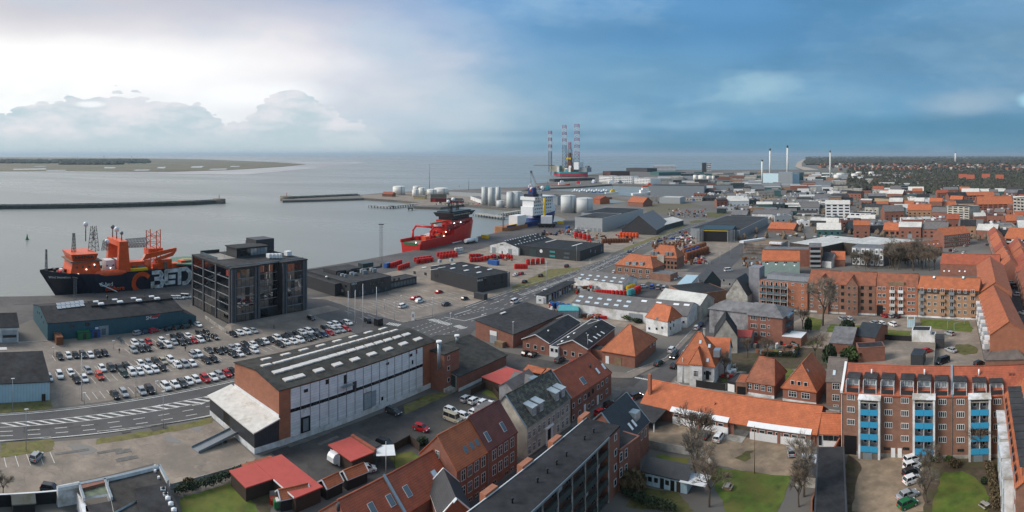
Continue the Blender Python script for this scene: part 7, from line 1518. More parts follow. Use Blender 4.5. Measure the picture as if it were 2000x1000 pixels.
def boat(px_,py_,L,hm,sm,lab,rz=0,grp=None):
 c=P((px_,py_),WZ);e=tag(empty('boat',c,rz),lab,'boat',grp);w=L*.14
 link('hull',MB().loft([[(x*L,w*kw,-.5),(x*L,-w*kw,-.5),(x*L*1.03,-w*k,z*L),(x*L*1.03,w*k,z*L)] for x,k,kw,z in ((-.5,.85,.7,.1),(-.2,1,.9,.1),(.2,1,.8,.12),(.42,.6,.35,.16),(.5,.06,.02,.18))],hm),e)
 link('wheelhouse',MB().box(-.1*L,.22*L,-w*.7,w*.7,.1*L,.24*L,sm),e);link('bridge',MB().box(0,.16*L,-w*.6,w*.6,.24*L,.33*L,sm),e);link('mast',MB().cyl((.05*L,0,.33*L),(.05*L,0,.55*L),.012*L,'lattice_grey',n=5),e)
for q in ((c1(142,560)[0],34,'red_paint','white_paint','red hulled tug moored inside the outer mole',.1),(c1(378,540)[0],40,'orange_paint','white_paint','orange and white workboat at the inner quay',.1),(c1(517,528)[0],30,'white_paint','red_paint','white boat with red wheelhouse at the inner quay',1.2),(c1(635,520)[0],32,'blue_hull','white_paint','blue hulled boat left of the white waterfront blocks',1.0),(c1(765,525)[0],34,'white_paint','white_paint','long white vessel below the white waterfront blocks',0),(c1(838,527)[0],32,'white_paint','grey_paint','grey and white patrol boat below the white waterfront blocks',0),(c1(1065,540)[0],26,'orange_paint','orange_paint','small orange boat at the right end of the inner basin',0),(c1(1015,604)[0],36,'white_paint','white_paint','white crew vessel at the near pier of the inner basin',.2),(c1(710,668)[0],22,'white_paint','red_paint','small white boat with red cabin in the near dock',.3),(c1(780,592)[0],24,'white_paint','yellow_paint','white fishing boat with yellow deck by the pier',.2),(c1(275,575)[0],34,'blue_hull','teal_paint','blue workboat with tall blue cabin behind the crane',1.3)):
 boat(*q[0],q[1],q[2],q[3],q[4],q[5])
for i in range(14):p=c1(490+i*19,575+(i % 3)*5)[0];boat(*p,14,('white_paint','teal_paint','blue_paint')[i % 3],'white_paint','%s of the small %s cutters packed along the inner pier' % (nth(i) if i else 'leftmost',('white','teal','blue')[i % 3]),.8,'small cutters along the inner pier')
# ------------------------------------------------------------------ cars
def ringloft(xs):return [[(x,-w,z0),(x,w,z0),(x,w,zm),(x,w*.92,z1),(x,-w*.92,z1),(x,-w,zm)] for x,w,z0,zm,z1 in xs]
def car_proto(kind):
 L,Wd,Hh,hood,rear={'hatch':(4.0,1.76,1.5,.95,.12),'wagon':(4.6,1.8,1.5,1.15,.15),'sedan':(4.6,1.8,1.42,1.2,.75),'suv':(4.5,1.86,1.68,1.05,.12),'van':(4.9,1.92,2.0,.8,.08)}[kind]
 w=Wd/2;f=L/2;zb=.62*Hh if kind != 'van' else .52*Hh;xh=f-hood
 body=MB().loft(ringloft([(-f,w*.82,.35,.6,zb*.85),(-f+.18,w*.95,.22,.6,zb),(-f+.9,w,.2,.6,zb),(xh-.2,w,.2,.6,zb),(xh+.1,w,.2,.58,zb*.99),(f-.35,w*.95,.22,.52,zb*.82),(f-.08,w*.85,.28,.5,zb*.7),(f,w*.7,.34,.5,zb*.6)]),'white_paint')
 rt=w*.74;xr,xf=-f+rear+.28,xh-.62
 if kind=='sedan':xr=-f+1.05
 if kind=='van':xr=-f+.15;xf=xh-.3
 body.hexa([(xr,-rt,Hh-.09),(xf,-rt,Hh-.09),(xf,rt,Hh-.09),(xr,rt,Hh-.09),(xr+.12,-rt*.93,Hh),(xf-.2,-rt*.93,Hh),(xf-.2,rt*.93,Hh),(xr+.12,rt*.93,Hh)],'white_paint')
 for s in (-1,1):
  for xa,xb2 in ((xh+.05,xf),((xf+xr)/2,(xf+xr)/2),(-f+rear,xr)):body.cyl((xa,s*w*.9,zb-.02),(xb2,s*rt,Hh-.05),.05,'white_paint',n=4,smooth=False)
 g=MB().hexa([(-f+rear,-w*.9,zb-.03),(xh+.1,-w*.9,zb-.03),(xh+.1,w*.9,zb-.03),(-f+rear,w*.9,zb-.03),(xr,-rt,Hh-.08),(xf,-rt,Hh-.08),(xf,rt,Hh-.08),(xr,rt,Hh-.08)],'glass')
 wh_=MB().cyl((0,-.1,0),(0,.1,0),.33,'rubber',n=12,smooth=False).cyl((0,-.115,0),(0,.115,0),.2,'metal_light',n=8,smooth=False)
 return dict(body=body.mesh('car_body'),glass=g.mesh('car_glass'),wheel=wh_.mesh('car_wheel'),head=MB().box(-.1,.05,-.2,.2,-.07,.07,'skylight_white').mesh('headlight'),tail=MB().box(-.04,.06,-.14,.14,-.1,.12,'red_paint').mesh('taillight'),f=f,w=w,zb=zb)
CP={k:car_proto(k) for k in ('hatch','wagon','sedan','suv','van')}
CC={'w':('white',(.74,.75,.76)),'s':('silver',(.33,.35,.37)),'k':('black',(.012,.013,.016)),'g':('dark grey',(.045,.05,.055)),'r':('red',(.42,.012,.015)),'o':('orange red',(.5,.05,.02)),'b':('dark blue',(.015,.035,.1)),'n':('green',(.01,.14,.05)),'e':('beige',(.4,.36,.27)),'d':('dark green',(.015,.04,.035)),'l':('bright blue',(.02,.12,.4))}
for k,(n_,c_) in CC.items():M['car_' +k]=mat('car_paint_' +n_.replace(' ','_'),c_,rough=.25,kind='flat',spec=.6)
CARN=[0]
def car(p,c,ang,where,kind=None,lights=0,small=False,grp=None):
 CARN[0] += 1;kind=kind or ('hatch','wagon','suv','hatch','sedan')[(CARN[0]*7) % 5];K=CP[kind];q=P(p,.1) if not isinstance(p,Vector) else p
 e=tag(empty('car',(q.x,q.y,.07),ang),'%s %s, %s' % (CC[c][0],{'hatch':'hatchback','wagon':'estate car','sedan':'saloon car','suv':'crossover car','van':'van'}[kind],where),'van' if kind=='van' else 'car',grp)
 link('body',K['body'],e,m='car_' +c);link('window_glass',K['glass'],e)
 if small:return e
 for x in (-K['f']+.75,K['f']-.78):
  for y in (-K['w']+.08,K['w']-.08):link('wheel',K['wheel'],e,loc=(x,y,.33))
 for s in (-1,1):
  link('headlight',K['head'],e,loc=(K['f']-.1,s*K['w']*.62,K['zb']*.68),m='lamp_on' if lights else None);link('taillight',K['tail'],e,loc=(-K['f']-.01,s*K['w']*.66,K['zb']*.8),m='lamp_red' if lights else None)
 return e
u_=Vector(wp([(459,743.5)])[0])-Vector(wp([(0,811)])[0]);PA=math.atan2(-u_.x,u_.y)   # bays run square to the road
RA=math.atan2(u_.y,u_.x)
def rowcars(view,s,where,ang=None,**k):
 it=[t.split(',') for t in s.split()];it.sort(key=lambda t:float(t[0]))
 for i,t in enumerate(it):
  w_='%s in the %s' % (nth(i) if len(it)>1 else 'alone',where)
  car(view(float(t[0]),float(t[1])+8)[0],t[2],PA+rnd.uniform(-.03,.03) if ang is None else ang,w_,t[3] if len(t)>3 else None,grp='cars in the big car park' if ang is None else k.get('grp'))
rowcars(a1,'903,835,s,wagon 945,828,b 1003,820,r 1098,808,k 1155,800,d 1213,793,d','line along the teal workshop',RA+.25,grp='cars beside the teal workshop');rowcars(a1,'1290,780,w','corner of the car park by the teal annex')
rowcars(a1,'877,900,w 925,902,s 968,896,r','short back row near the bicycle stand');rowcars(a1,'868,948,s 915,940,k 960,935,k','short second row near the bicycle stand')
rowcars(a1,'1055,885,w 1133,865,k 1178,860,k 1225,855,w 1300,838,k 1345,832,k','upper row below the teal workshop');rowcars(a1,'1045,918,k 1092,915,w 1130,895,s 1180,898,k 1222,890,k 1262,885,r 1302,880,w 1345,870,k 1398,862,k','second row below the teal workshop')
rowcars(a1,'1520,845,k 1562,835,w 1605,828,w 1650,820,s','short row under the glass office');rowcars(a1,'390,990,k 445,985,w 492,982,k 540,980,g 588,978,w 637,972,k 682,968,k','row left of the bicycle stand')
rowcars(a3,'985,785,w 1022,780,w 1060,775,k 1097,768,w','top row by the flagpoles');rowcars(a3,'950,802,k 1012,822,s 1050,815,s 1085,808,r 980,835,r','second row by the flagpoles')
rowcars(a3,'885,820,k 845,825,w 800,832,w 765,845,k 722,852,g 690,862,k 640,870,w 600,882,k 560,892,w 525,900,g 482,910,w 432,918,k 385,930,w 345,935,s','long upper row before the office steps')
rowcars(a3,'942,845,b 902,852,k 862,862,g 830,872,g 785,882,w 742,892,w 695,898,w 655,910,k','long lower row before the office steps');rowcars(a3,'488,950,w 435,955,k 390,970,w 347,975,k','short row left of the long lower row');rowcars(a3,'297,945,k 257,955,k 193,948,g 125,975,w 90,980,s','upper middle row of the car park')
rowcars(a2,'860,92,w 908,87,w 962,80,w 1010,75,w 808,103,d','lower middle row of the car park');rowcars(a2,'665,68,w 723,65,g 775,62,g 823,55,k 917,38,w 968,33,s 1015,22,k,wagon 1060,18,e 1112,10,w','middle row of the car park');rowcars(a2,'1058,63,k 1155,45,w 1202,40,s 1250,33,w 1342,15,k 1392,8,k','row behind the nearest full row')
rowcars(a2,'320,130,w 388,112,w 460,95,w 497,140,k 550,135,w 573,82,s 648,118,o','left cluster round the tall mast');rowcars(a2,'748,240,k 806,228,s 923,218,s 975,208,k,suv 1080,187,w 1138,173,w 1187,165,g 1228,153,w 1277,140,w 1335,135,r 1386,125,w,sedan 1430,112,s 1478,102,r 1515,90,k','front row beside the road')
rowcars(a3,'1455,660,w 1565,627,w 1533,607,r','nearly empty car park',PA+PI/2,grp='cars in the half empty car park');rowcars(b7,'465,925,r 478,950,w 350,985,w 630,880,r 832,932,g 685,978,g,suv','car park beside the black hall',PA+1.5,grp='cars in the half empty car park')
rowcars(a3,'860,738,k','forecourt right of the glass office steps',PA);rowcars(a3,'1225,755,k','exit road by the black sentry box',RA+1.2)
rowcars(b7,'1225,745,w 1272,735,r 1425,752,k 1300,800,k 1628,678,k','yard between the two black halls',RA+.1,grp='cars in the harbour yard')
for p,c,a,w_,k in (((71,896),'s',1.9,'parked in the marked bays at lower left','hatch'),(a2(330,865)[0],'g',.5,'half hidden behind the white villa wall','hatch'),(a4(1228,690)[0],'g',-.5,'beside the ramp of the white warehouse','wagon'),(a5(1490,360)[0],'r',-.4,'by the black carport behind the townhouse','hatch'),(a5(1210,482)[0],'k',-.4,'behind the little lawn fence','wagon'),(a5(1065,682)[0],'w',.5,'under the garden wall right of the red roofed garage','hatch'),
 (a6(445,730)[0],'s',1.0,'left end of the row below the lawn fence','hatch'),(a6(505,745)[0],'w',1.0,'second in the row below the lawn fence','hatch'),(a6(578,760)[0],'w',1.0,'third in the row below the lawn fence','hatch'),(a6(635,775)[0],'w',1.0,'fourth in the row below the lawn fence','hatch'),(a6(325,825)[0],'w',-.6,'behind the beige van','hatch'),(a6(425,868)[0],'w',-.6,'right of the beige van','hatch'),(a6(335,885)[0],'e',-.6,'in the dark yard behind the orange townhouse','van'),(a6(518,848)[0],'w',-.6,'peeping over the brown roof','hatch'),
 (a6(912,372)[0],'k',.9,'left one beside the twin gable sheds','hatch'),(a6(965,382)[0],'k',.9,'right one beside the twin gable sheds','hatch'),(a6(1175,425)[0],'g',.9,'parked alone on the lane','suv'),(a6(1295,445)[0],'r',.6,'half behind the long house on the lane','hatch'),(a6(1770,710)[0],'g',.5,'braking at the junction','hatch'),(a6(1565,775)[0],'k',.65,'parked at the kerb near the long house','hatch'),(a6(1497,835)[0],'r',.65,'parked behind the black one near the long house','hatch'),
 (b1(345,448)[0],'d',.85,'at the kerb beside the orange pyramid roof','wagon'),(b1(450,345)[0],'w',.95,'driving up the street below the small white house','suv'),(b1(467,392)[0],'k',-2.2,'with its headlights on in the street','suv'),(b1(467,470)[0],'k',.9,'beside the white villa gate','hatch'),(b1(560,365)[0],'s',.9,'front one beside the tall villa roof','wagon'),(b1(590,325)[0],'s',.9,'rear one beside the tall villa roof','wagon'),(b1(642,170)[0],'w',1.0,'beside the zinc dormers up the street','hatch'),(b1(677,145)[0],'b',1.0,'ahead of the white one up the street','hatch'),(b1(755,68)[0],'k',1.0,'farthest up the narrow street','sedan'),(b1(855,462)[0],'k',0,'in the villa garden drive','wagon'),
 (b2(815,430)[0],'w',.9,'under the bare tree in the courtyard','wagon'),(b2(715,415)[0],'k',.9,'behind the bare tree trunk in the courtyard','hatch'),(b2(1380,545)[0],'s',1.2,'alone on the right of the gravel courtyard','hatch'),
 (b4(728,605)[0],'w',-.15,'topmost in the yard of the blue balconied flats','hatch'),(b4(725,655)[0],'w',-.15,'second in the yard of the blue balconied flats','hatch'),(b4(722,708)[0],'k',-.15,'between white ones in the yard of the blue balconied flats','hatch'),(b4(728,765)[0],'w',-.1,'fourth in the yard of the blue balconied flats','hatch'),(b4(690,885)[0],'s',-.1,'beside the green one at bottom right','sedan'),(b4(690,955)[0],'n',-.05,'at the bottom of the right courtyard','hatch'),
 (b3(845,350)[0],'r',0,'in the courtyard beyond the flats','hatch'),(b3(1030,345)[0],'s',1.6,'left of the round green mound','sedan'),(b3(965,435)[0],'k',PI,'beside the thin yard wall','van'),(b3(1250,450)[0],'k',0,'below the end of the street wing','hatch'),(b3(1018,215)[0],'s',1.6,'by the black bicycle shed','hatch'),(b3(510,75)[0],'r',1.5,'left of three under the orange brick flats','hatch'),(b3(552,78)[0],'s',1.5,'middle of three under the orange brick flats','hatch'),(b3(602,80)[0],'k',1.5,'right of three under the orange brick flats','hatch'),(b3(428,132)[0],'s',1.5,'left of three in the little walled car yard','hatch'),(b3(480,135)[0],'w',1.5,'middle of three in the little walled car yard','wagon'),(b3(573,143)[0],'w',1.5,'right of three in the little walled car yard','suv'),(b3(178,98)[0],'s',1.5,'left beside the trimmed round tree','hatch'),(b3(230,98)[0],'w',1.5,'behind the trimmed round tree','wagon'),
 (b6(265,480)[0],'w',1.0,'on the main road beside the long carport','wagon'),(b6(20,565)[0],'w',1.0,'on the main road near the brick hall','van'),(b6(918,172)[0],'b',1.0,'driving on the main road near the brick office','sedan'),(b6(1030,445)[0],'w',.2,'beside the vans in the workshop yard','hatch'),(b6(1095,450)[0],'l',1.2,'left one of three in the workshop yard','van'),(b6(1142,455)[0],'s',1.2,'middle one of three in the workshop yard','van'),(b6(1188,462)[0],'s',1.2,'right one of three in the workshop yard','van'),(b6(1690,318)[0],'w',.1,'crossing the junction by the corner house','van'),(b6(1253,385)[0],'w',.1,'front one behind the brick office annex','wagon'),(b6(1290,370)[0],'w',.1,'rear one behind the brick office annex','hatch'),(b6(1300,75)[0],'w',.1,'in the works yard by the main road','van'),(b6(800,330)[0],'w',1,'left of the brick office','hatch'),
 (c5(1690,835)[0],'w',.3,'left of three on the quay beside the glass office','hatch'),(c5(1755,835)[0],'w',.3,'middle of three on the quay beside the glass office','wagon'),(c5(1830,825)[0],'w',.3,'right of three on the quay beside the glass office','van')):
 car(p,c,a,w_,k,lights=('brak' in w_ or 'headlights' in w_))
R=random.Random(12)
for i,(X,Y,c) in enumerate(((1780,170,'k'),(1785,195,'k'),(1822,155,'k'),(1835,172,'b'),(1845,195,'g'),(1882,275,'s'),(1900,310,'w'),(1912,345,'s'),(1922,362,'k'),(1930,380,'g'),(1885,370,'b'),(1950,425,'w'),(1998,545,'w'),(1765,98,'k'),(1610,152,'w'),(1525,135,'k'),(1550,138,'w'),(1620,105,'s'))):
 car(b5(X,Y)[0],c,1.75 if X>1700 else .2,'%s among the cars dotted along the right hand street' % nth(i),grp='cars along the right hand street')
for i in range(26):
 y=R.uniform(400,470);p=(R.uniform(1450,1980),y);car(p,'wskgwsr'[R.randrange(7)],R.choice((1.0,2.5)),'distant, %s of those dotted about the far streets' % ORD[i],small=True,grp='distant cars in the far streets')
# ------------------------------------------------------------------ containers, posts, people, trees
def skip(p,m,lab,s=1.0,grp='red skips and tanks in the harbour yards'):
 q=P(p,0);e=tag(empty('container',(q.x,q.y,.05),RA+rnd.uniform(-.2,.2)),lab,'container',grp)
 def f():
  a=MB().cyl((0,0,0),(0,0,2.5),1.0,m,n=8,smooth=False)
  a.cyl((0,0,.9),(0,0,1.1),1.07,'dark_frame',n=8,smooth=False)
  return a.mesh('body')
 o=link('body',cached(('skip',m),f),e);e.scale=(s,s,s);link('lid',cached(('lid',m),lambda:MB().cyl((0,0,2.5),(0,0,2.75),.7,m,n=8,smooth=False).mesh('lid')),e)
def field(view,x0,y0,x1,y1,nx,ny,dx,dy,m,txt,s=1.0):
 k=0
 for j in range(ny):
  for i in range(nx):
   skip(view(x0+(x1-x0)*i/max(1,nx-1)+dx*j,y0+(y1-y0)*i/max(1,nx-1)+dy*j)[0],m,'%s, %s%s' % (txt,nth(i),(' in back row',' in front row')[j] if ny>1 else ''),s)
field(b7,258,690,330,665,6,2,60,22,'red_paint','red skip of the block behind the black office');field(b7,445,645,560,630,6,2,15,14,'red_paint','red skip of the block nearer the quay')
field(b7,622,605,745,590,6,2,20,16,'red_paint','red skip beside the white tank stack');field(b7,875,618,945,615,4,2,5,30,'red_paint','red skip behind the square black hall');field(b7,965,640,1065,622,5,1,0,0,'red_paint','red skip right of the blue container')
field(b7,1110,620,1195,625,5,1,0,0,'red_paint','red skip below the white gabled hall');field(b7,1230,700,1310,700,5,1,0,0,'red_paint','red frame in the yard between the halls');field(b7,1325,670,1440,660,4,1,0,0,'red_paint','tall red container by the long hall',1.25);field(b7,765,580,805,575,3,1,0,0,'panel_white','white tank of the stack by the quay',1.3)
field(b6,665,508,765,512,6,1,0,0,'red_paint','red container between the white sheds',.95);field(b6,790,515,880,518,4,1,0,0,'red_paint','red container right of the row between the white sheds',1.0);field(b6,930,510,990,480,4,1,0,0,'red_paint','red container of the slanting row by the vans',1.1);field(b6,905,480,945,465,3,1,0,0,'yellow_paint','yellow container in the workshop yard',1.1);field(b6,920,528,940,522,2,1,0,0,'teal_paint','teal container in the workshop yard',1.4)
field(b6,710,100,930,95,12,1,0,0,'rust','rusty steel column frame by the verge',1.2);field(b6,850,55,975,60,6,1,0,0,'orange_paint','orange tank beyond the rusty frames',1.5);field(b6,500,55,600,80,4,1,0,0,'red_paint','red machine behind the long black hall',1.6)
field(b6,1350,200,1500,150,7,2,20,35,'rust','rusty scrap stack in the works yard',1.8);field(b6,1380,215,1450,190,3,1,0,0,'blue_hull','blue scrap stack in the works yard',1.9);field(b6,1100,130,1330,110,8,2,15,14,'rust','low heap of brown steel in the works yard',.9);field(b6,310,600,440,620,4,2,10,10,'blue_paint','blue crate pile beside the teal roof',.9);field(b7,1500,200,1500,200,1,1,0,0,'blue_paint','blue container on the concrete jetty')
for p,m,lab,L in ((b7(1055,668)[0],'blue_paint','blue shipping container in the yard behind the square black hall',7),(b7(228,690)[0],'blue_paint','blue container at the left end of the red skips',4),(b7(990,462)[0],'yellow_paint','yellow cabin on a trailer beside the red ship',6),(b7(1580,350)[0],'yellow_paint','yellow cabin on the quay below the blue ship',6),(b7(1635,390)[0],'blue_paint','blue skip on the quay beside the cargo hall',5),(a1(617,860)[0],'blue_paint','blue skip against the teal workshop',3.4),(a1(545,872)[0],'green_paint','dark green skip against the teal workshop',4.5),(a1(380,895)[0],'rust','rusty steel frame in front of the teal workshop',6),(a3(1297,785)[0],'black_paint','black sentry box at the car park exit',2.6),(b7(955,935)[0],'metal_dark','small black kiosk at the corner of the square black hall',6)):
 q=P(p);e=tag(empty('container',(q.x,q.y,.05),RA+(1.5 if L>5 else 0)),lab,'container');link('body',MB().box(-L/2,L/2,-1.2,1.2,0,2.6,m),e);link('corner_frame',MB().box(-L/2-.04,L/2+.04,-1.25,-1.2,2.45,2.65,'dark_frame'),e);link('door',MB().box(-.6,.6,-1.26,-1.2,.1,2.1,'dark_frame'),e)
q=P(c6(975,770)[0]);e=tag(empty('tank_lorry',(q.x,q.y,0),RA-.05),'white tank lorry beside the red ship on the quay','lorry');link('tank',MB().cyl((-7,0,2.4),(3,0,2.4),1.4,'white_paint',n=16),e);link('cab',MB().box(3.6,6.2,-1.3,1.3,.6,3.6,'white_paint'),e);link('windscreen',MB().box(6.2,6.26,-1.1,1.1,2,3.2,'glass'),e);link('chassis',MB().box(-7,6,-1,1,.6,1,'black_paint'),e);[link('wheel',MB().cyl((x,y,.5),(x,y+.3,.5),.5,'rubber',n=10),e) for x in (-6,-4.6,4.6) for y in (-1.3,1)]
q=P(a5(870,600)[0]);e=tag(empty('caravan',(q.x,q.y,0),1.0),'white caravan parked behind the small red roofed garage','caravan');link('body',MB().loft([[(x,-1.1,z0),(x,1.1,z0),(x,1.0,z1),(x,-1.0,z1)] for x,z0,z1 in ((-3.2,.9,1.9),(-2.7,.5,2.5),(2.6,.5,2.6),(3.1,.9,2.2))],'white_paint'),e);link('window',MB().box(-1.6,.4,-1.16,-1.08,1.3,1.9,'glass'),e);link('roof_hatch',MB().box(-.4,.4,-.4,.4,2.55,2.7,'grey_paint'),e);[link('wheel',MB().cyl((0,y,.35),(0,y+.2,.35),.35,'rubber',n=10),e) for y in (-1.1,.9)]
q=P(a5(380,970)[0]);e=tag(empty('garden_cart',(q.x,q.y,0),.6),'green cart beside the longest of the small orange tiled sheds','cart');link('body',MB().box(-1,1,-.6,.6,.3,1.5,'green_paint'),e);link('lid',MB().box(-.6,1,-.6,.6,1.5,1.7,'white_frame'),e)
for i,(X,Y,c) in enumerate(((705,545,'green_paint'),(920,548,'red_paint'),(940,548,'green_paint'),(965,550,'grey_paint'),(1000,548,'green_paint'),(1047,550,'black_paint'))):
 q=P(b4(X,Y)[0]);e=tag(empty('wheelie_bin',(q.x,q.y,0)),'%s bin, %s along the wall below the blue balconies' % ({'green_paint':'green','red_paint':'red','grey_paint':'grey','black_paint':'black'}[c],nth(i)),'bin','bins below the blue balconies');L=.6 if X in (705,1000) else .3;link('body',MB().box(-L,L,-.4,.4,.1,1.2,c),e);link('lid',MB().box(-L-.03,L+.03,-.44,.44,1.22,1.3,'dark_frame' if c=='grey_paint' else c),e)
def table(p,lab,rz):
 q=P(p);e=tag(empty('picnic_table',(q.x,q.y,.05),rz),lab,'picnic table');link('tabletop',MB().box(-.9,.9,-.4,.4,.7,.76,'concrete'),e);[link('bench',MB().box(-.9,.9,y,y+.28,.42,.47,'concrete'),e) for y in (-.95,.67)];[link('leg',MB().box(x,x+.1,-.8,.8,0,.7,'wood'),e) for x in (-.7,.6)]
table(b2(885,820)[0],'weathered picnic table on the lawn behind the long orange roofed hall',.9);table(b4(1295,965)[0],'pale picnic table at the lower right corner of the round lawn',1.5)
def post(p,ytop,lab,cat='lamp post',name='lamp_post',m='metal_light',r=.09,lamp=True,arm=0,grp=None):
 q=P(p);h=H-math.hypot(q.x,q.y)*(ytop-Y0)/F;e=tag(empty(name,(q.x,q.y,0),RA),lab,cat,grp);link('pole',MB().cyl((0,0,0),(0,0,h),r,m,r1=r*.6,n=8),e)
 if lamp:link('lamp_head',MB().box(-.35,.5+arm,-.15,.15,h,h+.14,'white_frame'),e)
for i,q in enumerate(((a2(82,345),740),(a2(170,598),800),(a2(1063,455),765),(a2(885,260),716),(a2(1020,232),745),(a2(548,300),768),(a1(1380,840),640),(a1(1090,905),654),(a1(1250,990),683),(a1(738,940),666),(a1(347,985),679),(a3(1400,750),591),(a3(1648,730),582),(a3(1337,680),586),(a3(1445,640),578),(a6(808,320),629),(a6(1392,400),655),(a6(320,200),612),(a6(580,60),601),(b1(595,135),632),(b6(265,450),510),(b6(505,245),480),(b6(610,330),508),(b6(720,330),510),(b7(1170,880),532),(b7(1470,830),512),(b6(1625,260),493),(b6(1710,205),482))):
 post(q[0][0],q[1],'slim grey lamp post, %s of those along the road and car parks' % ORD[i].replace('leftmost','first'),grp='lamp posts along road and car parks')
for i,X in enumerate(((1101,750),(1146,775),(1196,792),(1285,722))):post(a3(*X)[0],400+(560,555,515,535)[i]/3.334,'%s tall white flagpole between the glass office and the low black office' % ('leftmost','second','third','rightmost')[i],'flagpole','flagpole','white_frame',.16,False,grp='white flagpoles')
post(a2(532,275)[0],690,'tall white mast at the roadside corner of the big car park','mast','mast','white_frame',.17,False);post(b2(1095,700)[0],832,'tall thin brown flagpole on the edge of the courtyard lawn','flagpole','flagpole','wood',.1,False);post(b1(532,590)[0],698,'slim pole at the pavement corner of the white villa','pole','pole','white_frame',.1,False);post(a2(706,1010)[0],938,'white flagpole in front of the flat roofed villa','flagpole','flagpole','white_frame',.08,False);post(a5(1215,690)[0],862,'thin white pole beside the white awning','pole','pole','white_frame',.08,False)
for p,yt,w_,lab in ((c5(480,868)[0],544,1.2,'slim grey lattice mast on the quay before the black ship'),(b7(178,655)[0],439,1.4,'tall lattice light mast on the quay left of the red skips')):
 q=P(p);h=H-math.hypot(q.x,q.y)*(yt-Y0)/F;e=tag(empty('lattice_mast',(q.x,q.y,0)),lab,'light mast');link('mast',MB().lattice((0,0,0),(0,0,h),w_,'lattice_grey',n=14,r=.06),e);link('floodlight_bar',MB().box(-1.6,1.6,-.3,.3,h,h+.5,'dark_frame'),e)
for i,(X,Y,yt) in enumerate(((555,110,320),(862,130,348),(788,60,362))):post(b7(X,Y)[0],yt,('tallest','second','shortest')[i]+' thin mast standing behind the spit tanks','mast','mast','lattice_grey',.5,False)
q=P(a3(1523,755)[0]);e=tag(empty('sign_totem',(q.x,q.y,0),-.2),'white sign totem at the corner of the half empty car park','sign');link('panel',MB().box(-.6,.6,-.1,.1,.1,3.4,'white_paint'),e);link('dark_stripe',MB().box(-.3,.3,-.13,-.1,1.4,2.6,'grey_paint'),e)
def person(p,lab,rz,stride=.18):
 q=P(p);me=bpy.data.meshes.new('body');s=stride
 v=[(0,0,.95),(0,0,1.2),(0,0,1.42),(0,0,1.53),(0,0,1.68),(.1,0,.9),(.1,-s,.5),(.1,-s*1.2,.08),(.1,-s-.16,.04),(-.1,0,.9),(-.1,s*.6,.5),(-.1,s*1.4,.1),(-.1,s*1.1,.04),(.2,0,1.4),(.26,.08,1.13),(.25,-.08,.88),(-.2,0,1.4),(-.26,-.08,1.13),(-.25,-.2,.9)]
 ed=[(0,1),(1,2),(2,3),(3,4),(0,5),(5,6),(6,7),(7,8),(0,9),(9,10),(10,11),(11,12),(2,13),(13,14),(14,15),(2,16),(16,17),(17,18)]
 me.from_pydata(v,ed,[]);o=bpy.data.objects.new('t',me);COL.objects.link(o);md=o.modifiers.new('s','SKIN')
 for i,r in enumerate((.16,.16,.17,.06,.1,.1,.07,.05,.04,.1,.07,.05,.04,.08,.05,.04,.08,.05,.04)):me.skin_vertices[0].data[i].radius=(r,r*.8)
 me.skin_vertices[0].data[0].use_root=True;o.modifiers.new('u','SUBSURF').levels=1;bpy.context.view_layer.update();m2=bpy.data.meshes.new_from_object(o.evaluated_get(bpy.context.evaluated_depsgraph_get()));bpy.data.objects.remove(o)
 m2.materials.clear();m2.materials.append(M['cloth_dark']);m2.materials.append(M['skin'])
 for f in m2.polygons:f.material_index=1 if f.center.z>1.52 else 0
 e=tag(empty('person',(q.x,q.y,.07),rz),lab,'person');link('body',m2,e);link('hair',MB().dome((0,.02,1.68),.105,.12,'black_paint',8,3),e)
person(a1(1207,955)[0],'person in dark clothes walking between the car rows, left of the other walker',.6);person(a3(617,808)[0],'person in dark clothes standing alone on the paving before the office steps',2,.08);person(a1(777,968)[0],'person in dark clothes standing near the bicycle stand',1,.05)
# trees
def bare(name,seed,h,spread,m='twig',lv=5):
 R=random.Random(seed);tr=MB();cr=MB()
 def br(p,d,L,r,k):
  q=p+d*L;(tr if k<2 else cr).cyl(p,q,r,'bark' if k<2 else m,r1=r*.65,n=5 if k<2 else 3,caps=False,smooth=k<2)
  if k >= lv:return
  for i in range((4,4,5,5,5,3)[k]):
   a=R.uniform(0,2*PI);t=R.uniform(.35,.85)*spread;o=d.orthogonal().normalized();o.rotate(Matrix.Rotation(a,3,d));nd_=(d+o*t+Vector((0,0,.12))).normalized()
   br(p+d*L*R.uniform(.55,1),nd_,L*R.uniform(.6,.8),max(r*.6,.012*h/10),k+1)
 br(Vector((0,0,0)),Vector((R.uniform(-.05,.05),R.uniform(-.05,.05),1)).normalized(),h*.33,h*.02,0)
 return tr.mesh('trunk'),cr.mesh('crown')
TV=[bare('t',s,10,sp,m_) for s,sp,m_ in ((1,1.0,'twig'),(2,.9,'twig_grey'),(3,1.15,'twig'),(4,.75,'twig_grey'))]
SH=[]
for s,m_ in ((1,'leaf_dark'),(2,'leaf_green'),(3,'leaf_brown'),(4,'leaf_dark')):
 R=random.Random(s);a=MB()
 for i in range(900):
  t,u,r=R.uniform(0,2*PI),R.uniform(-.6,1),R.uniform(.55,1.05) ** .5*(.85+.2*math.sin(3*s+i % 7));k=math.sqrt(max(0,1-u*u));c=Vector((math.cos(t)*k*r,math.sin(t)*k*r,.55+u*r*.55));n=Vector((R.gauss(0,1),R.gauss(0,1),R.gauss(0,1))).normalized();o=n.orthogonal().normalized()*R.uniform(.06,.12);w_=n.cross(o);a.face([c-o-w_,c+o-w_,c+o+w_,c-o+w_],m_)
 SH.append(a.mesh('foliage'))
stem=MB().cyl((0,0,0),(0,0,.6),.07,'bark',n=5).mesh('stem')
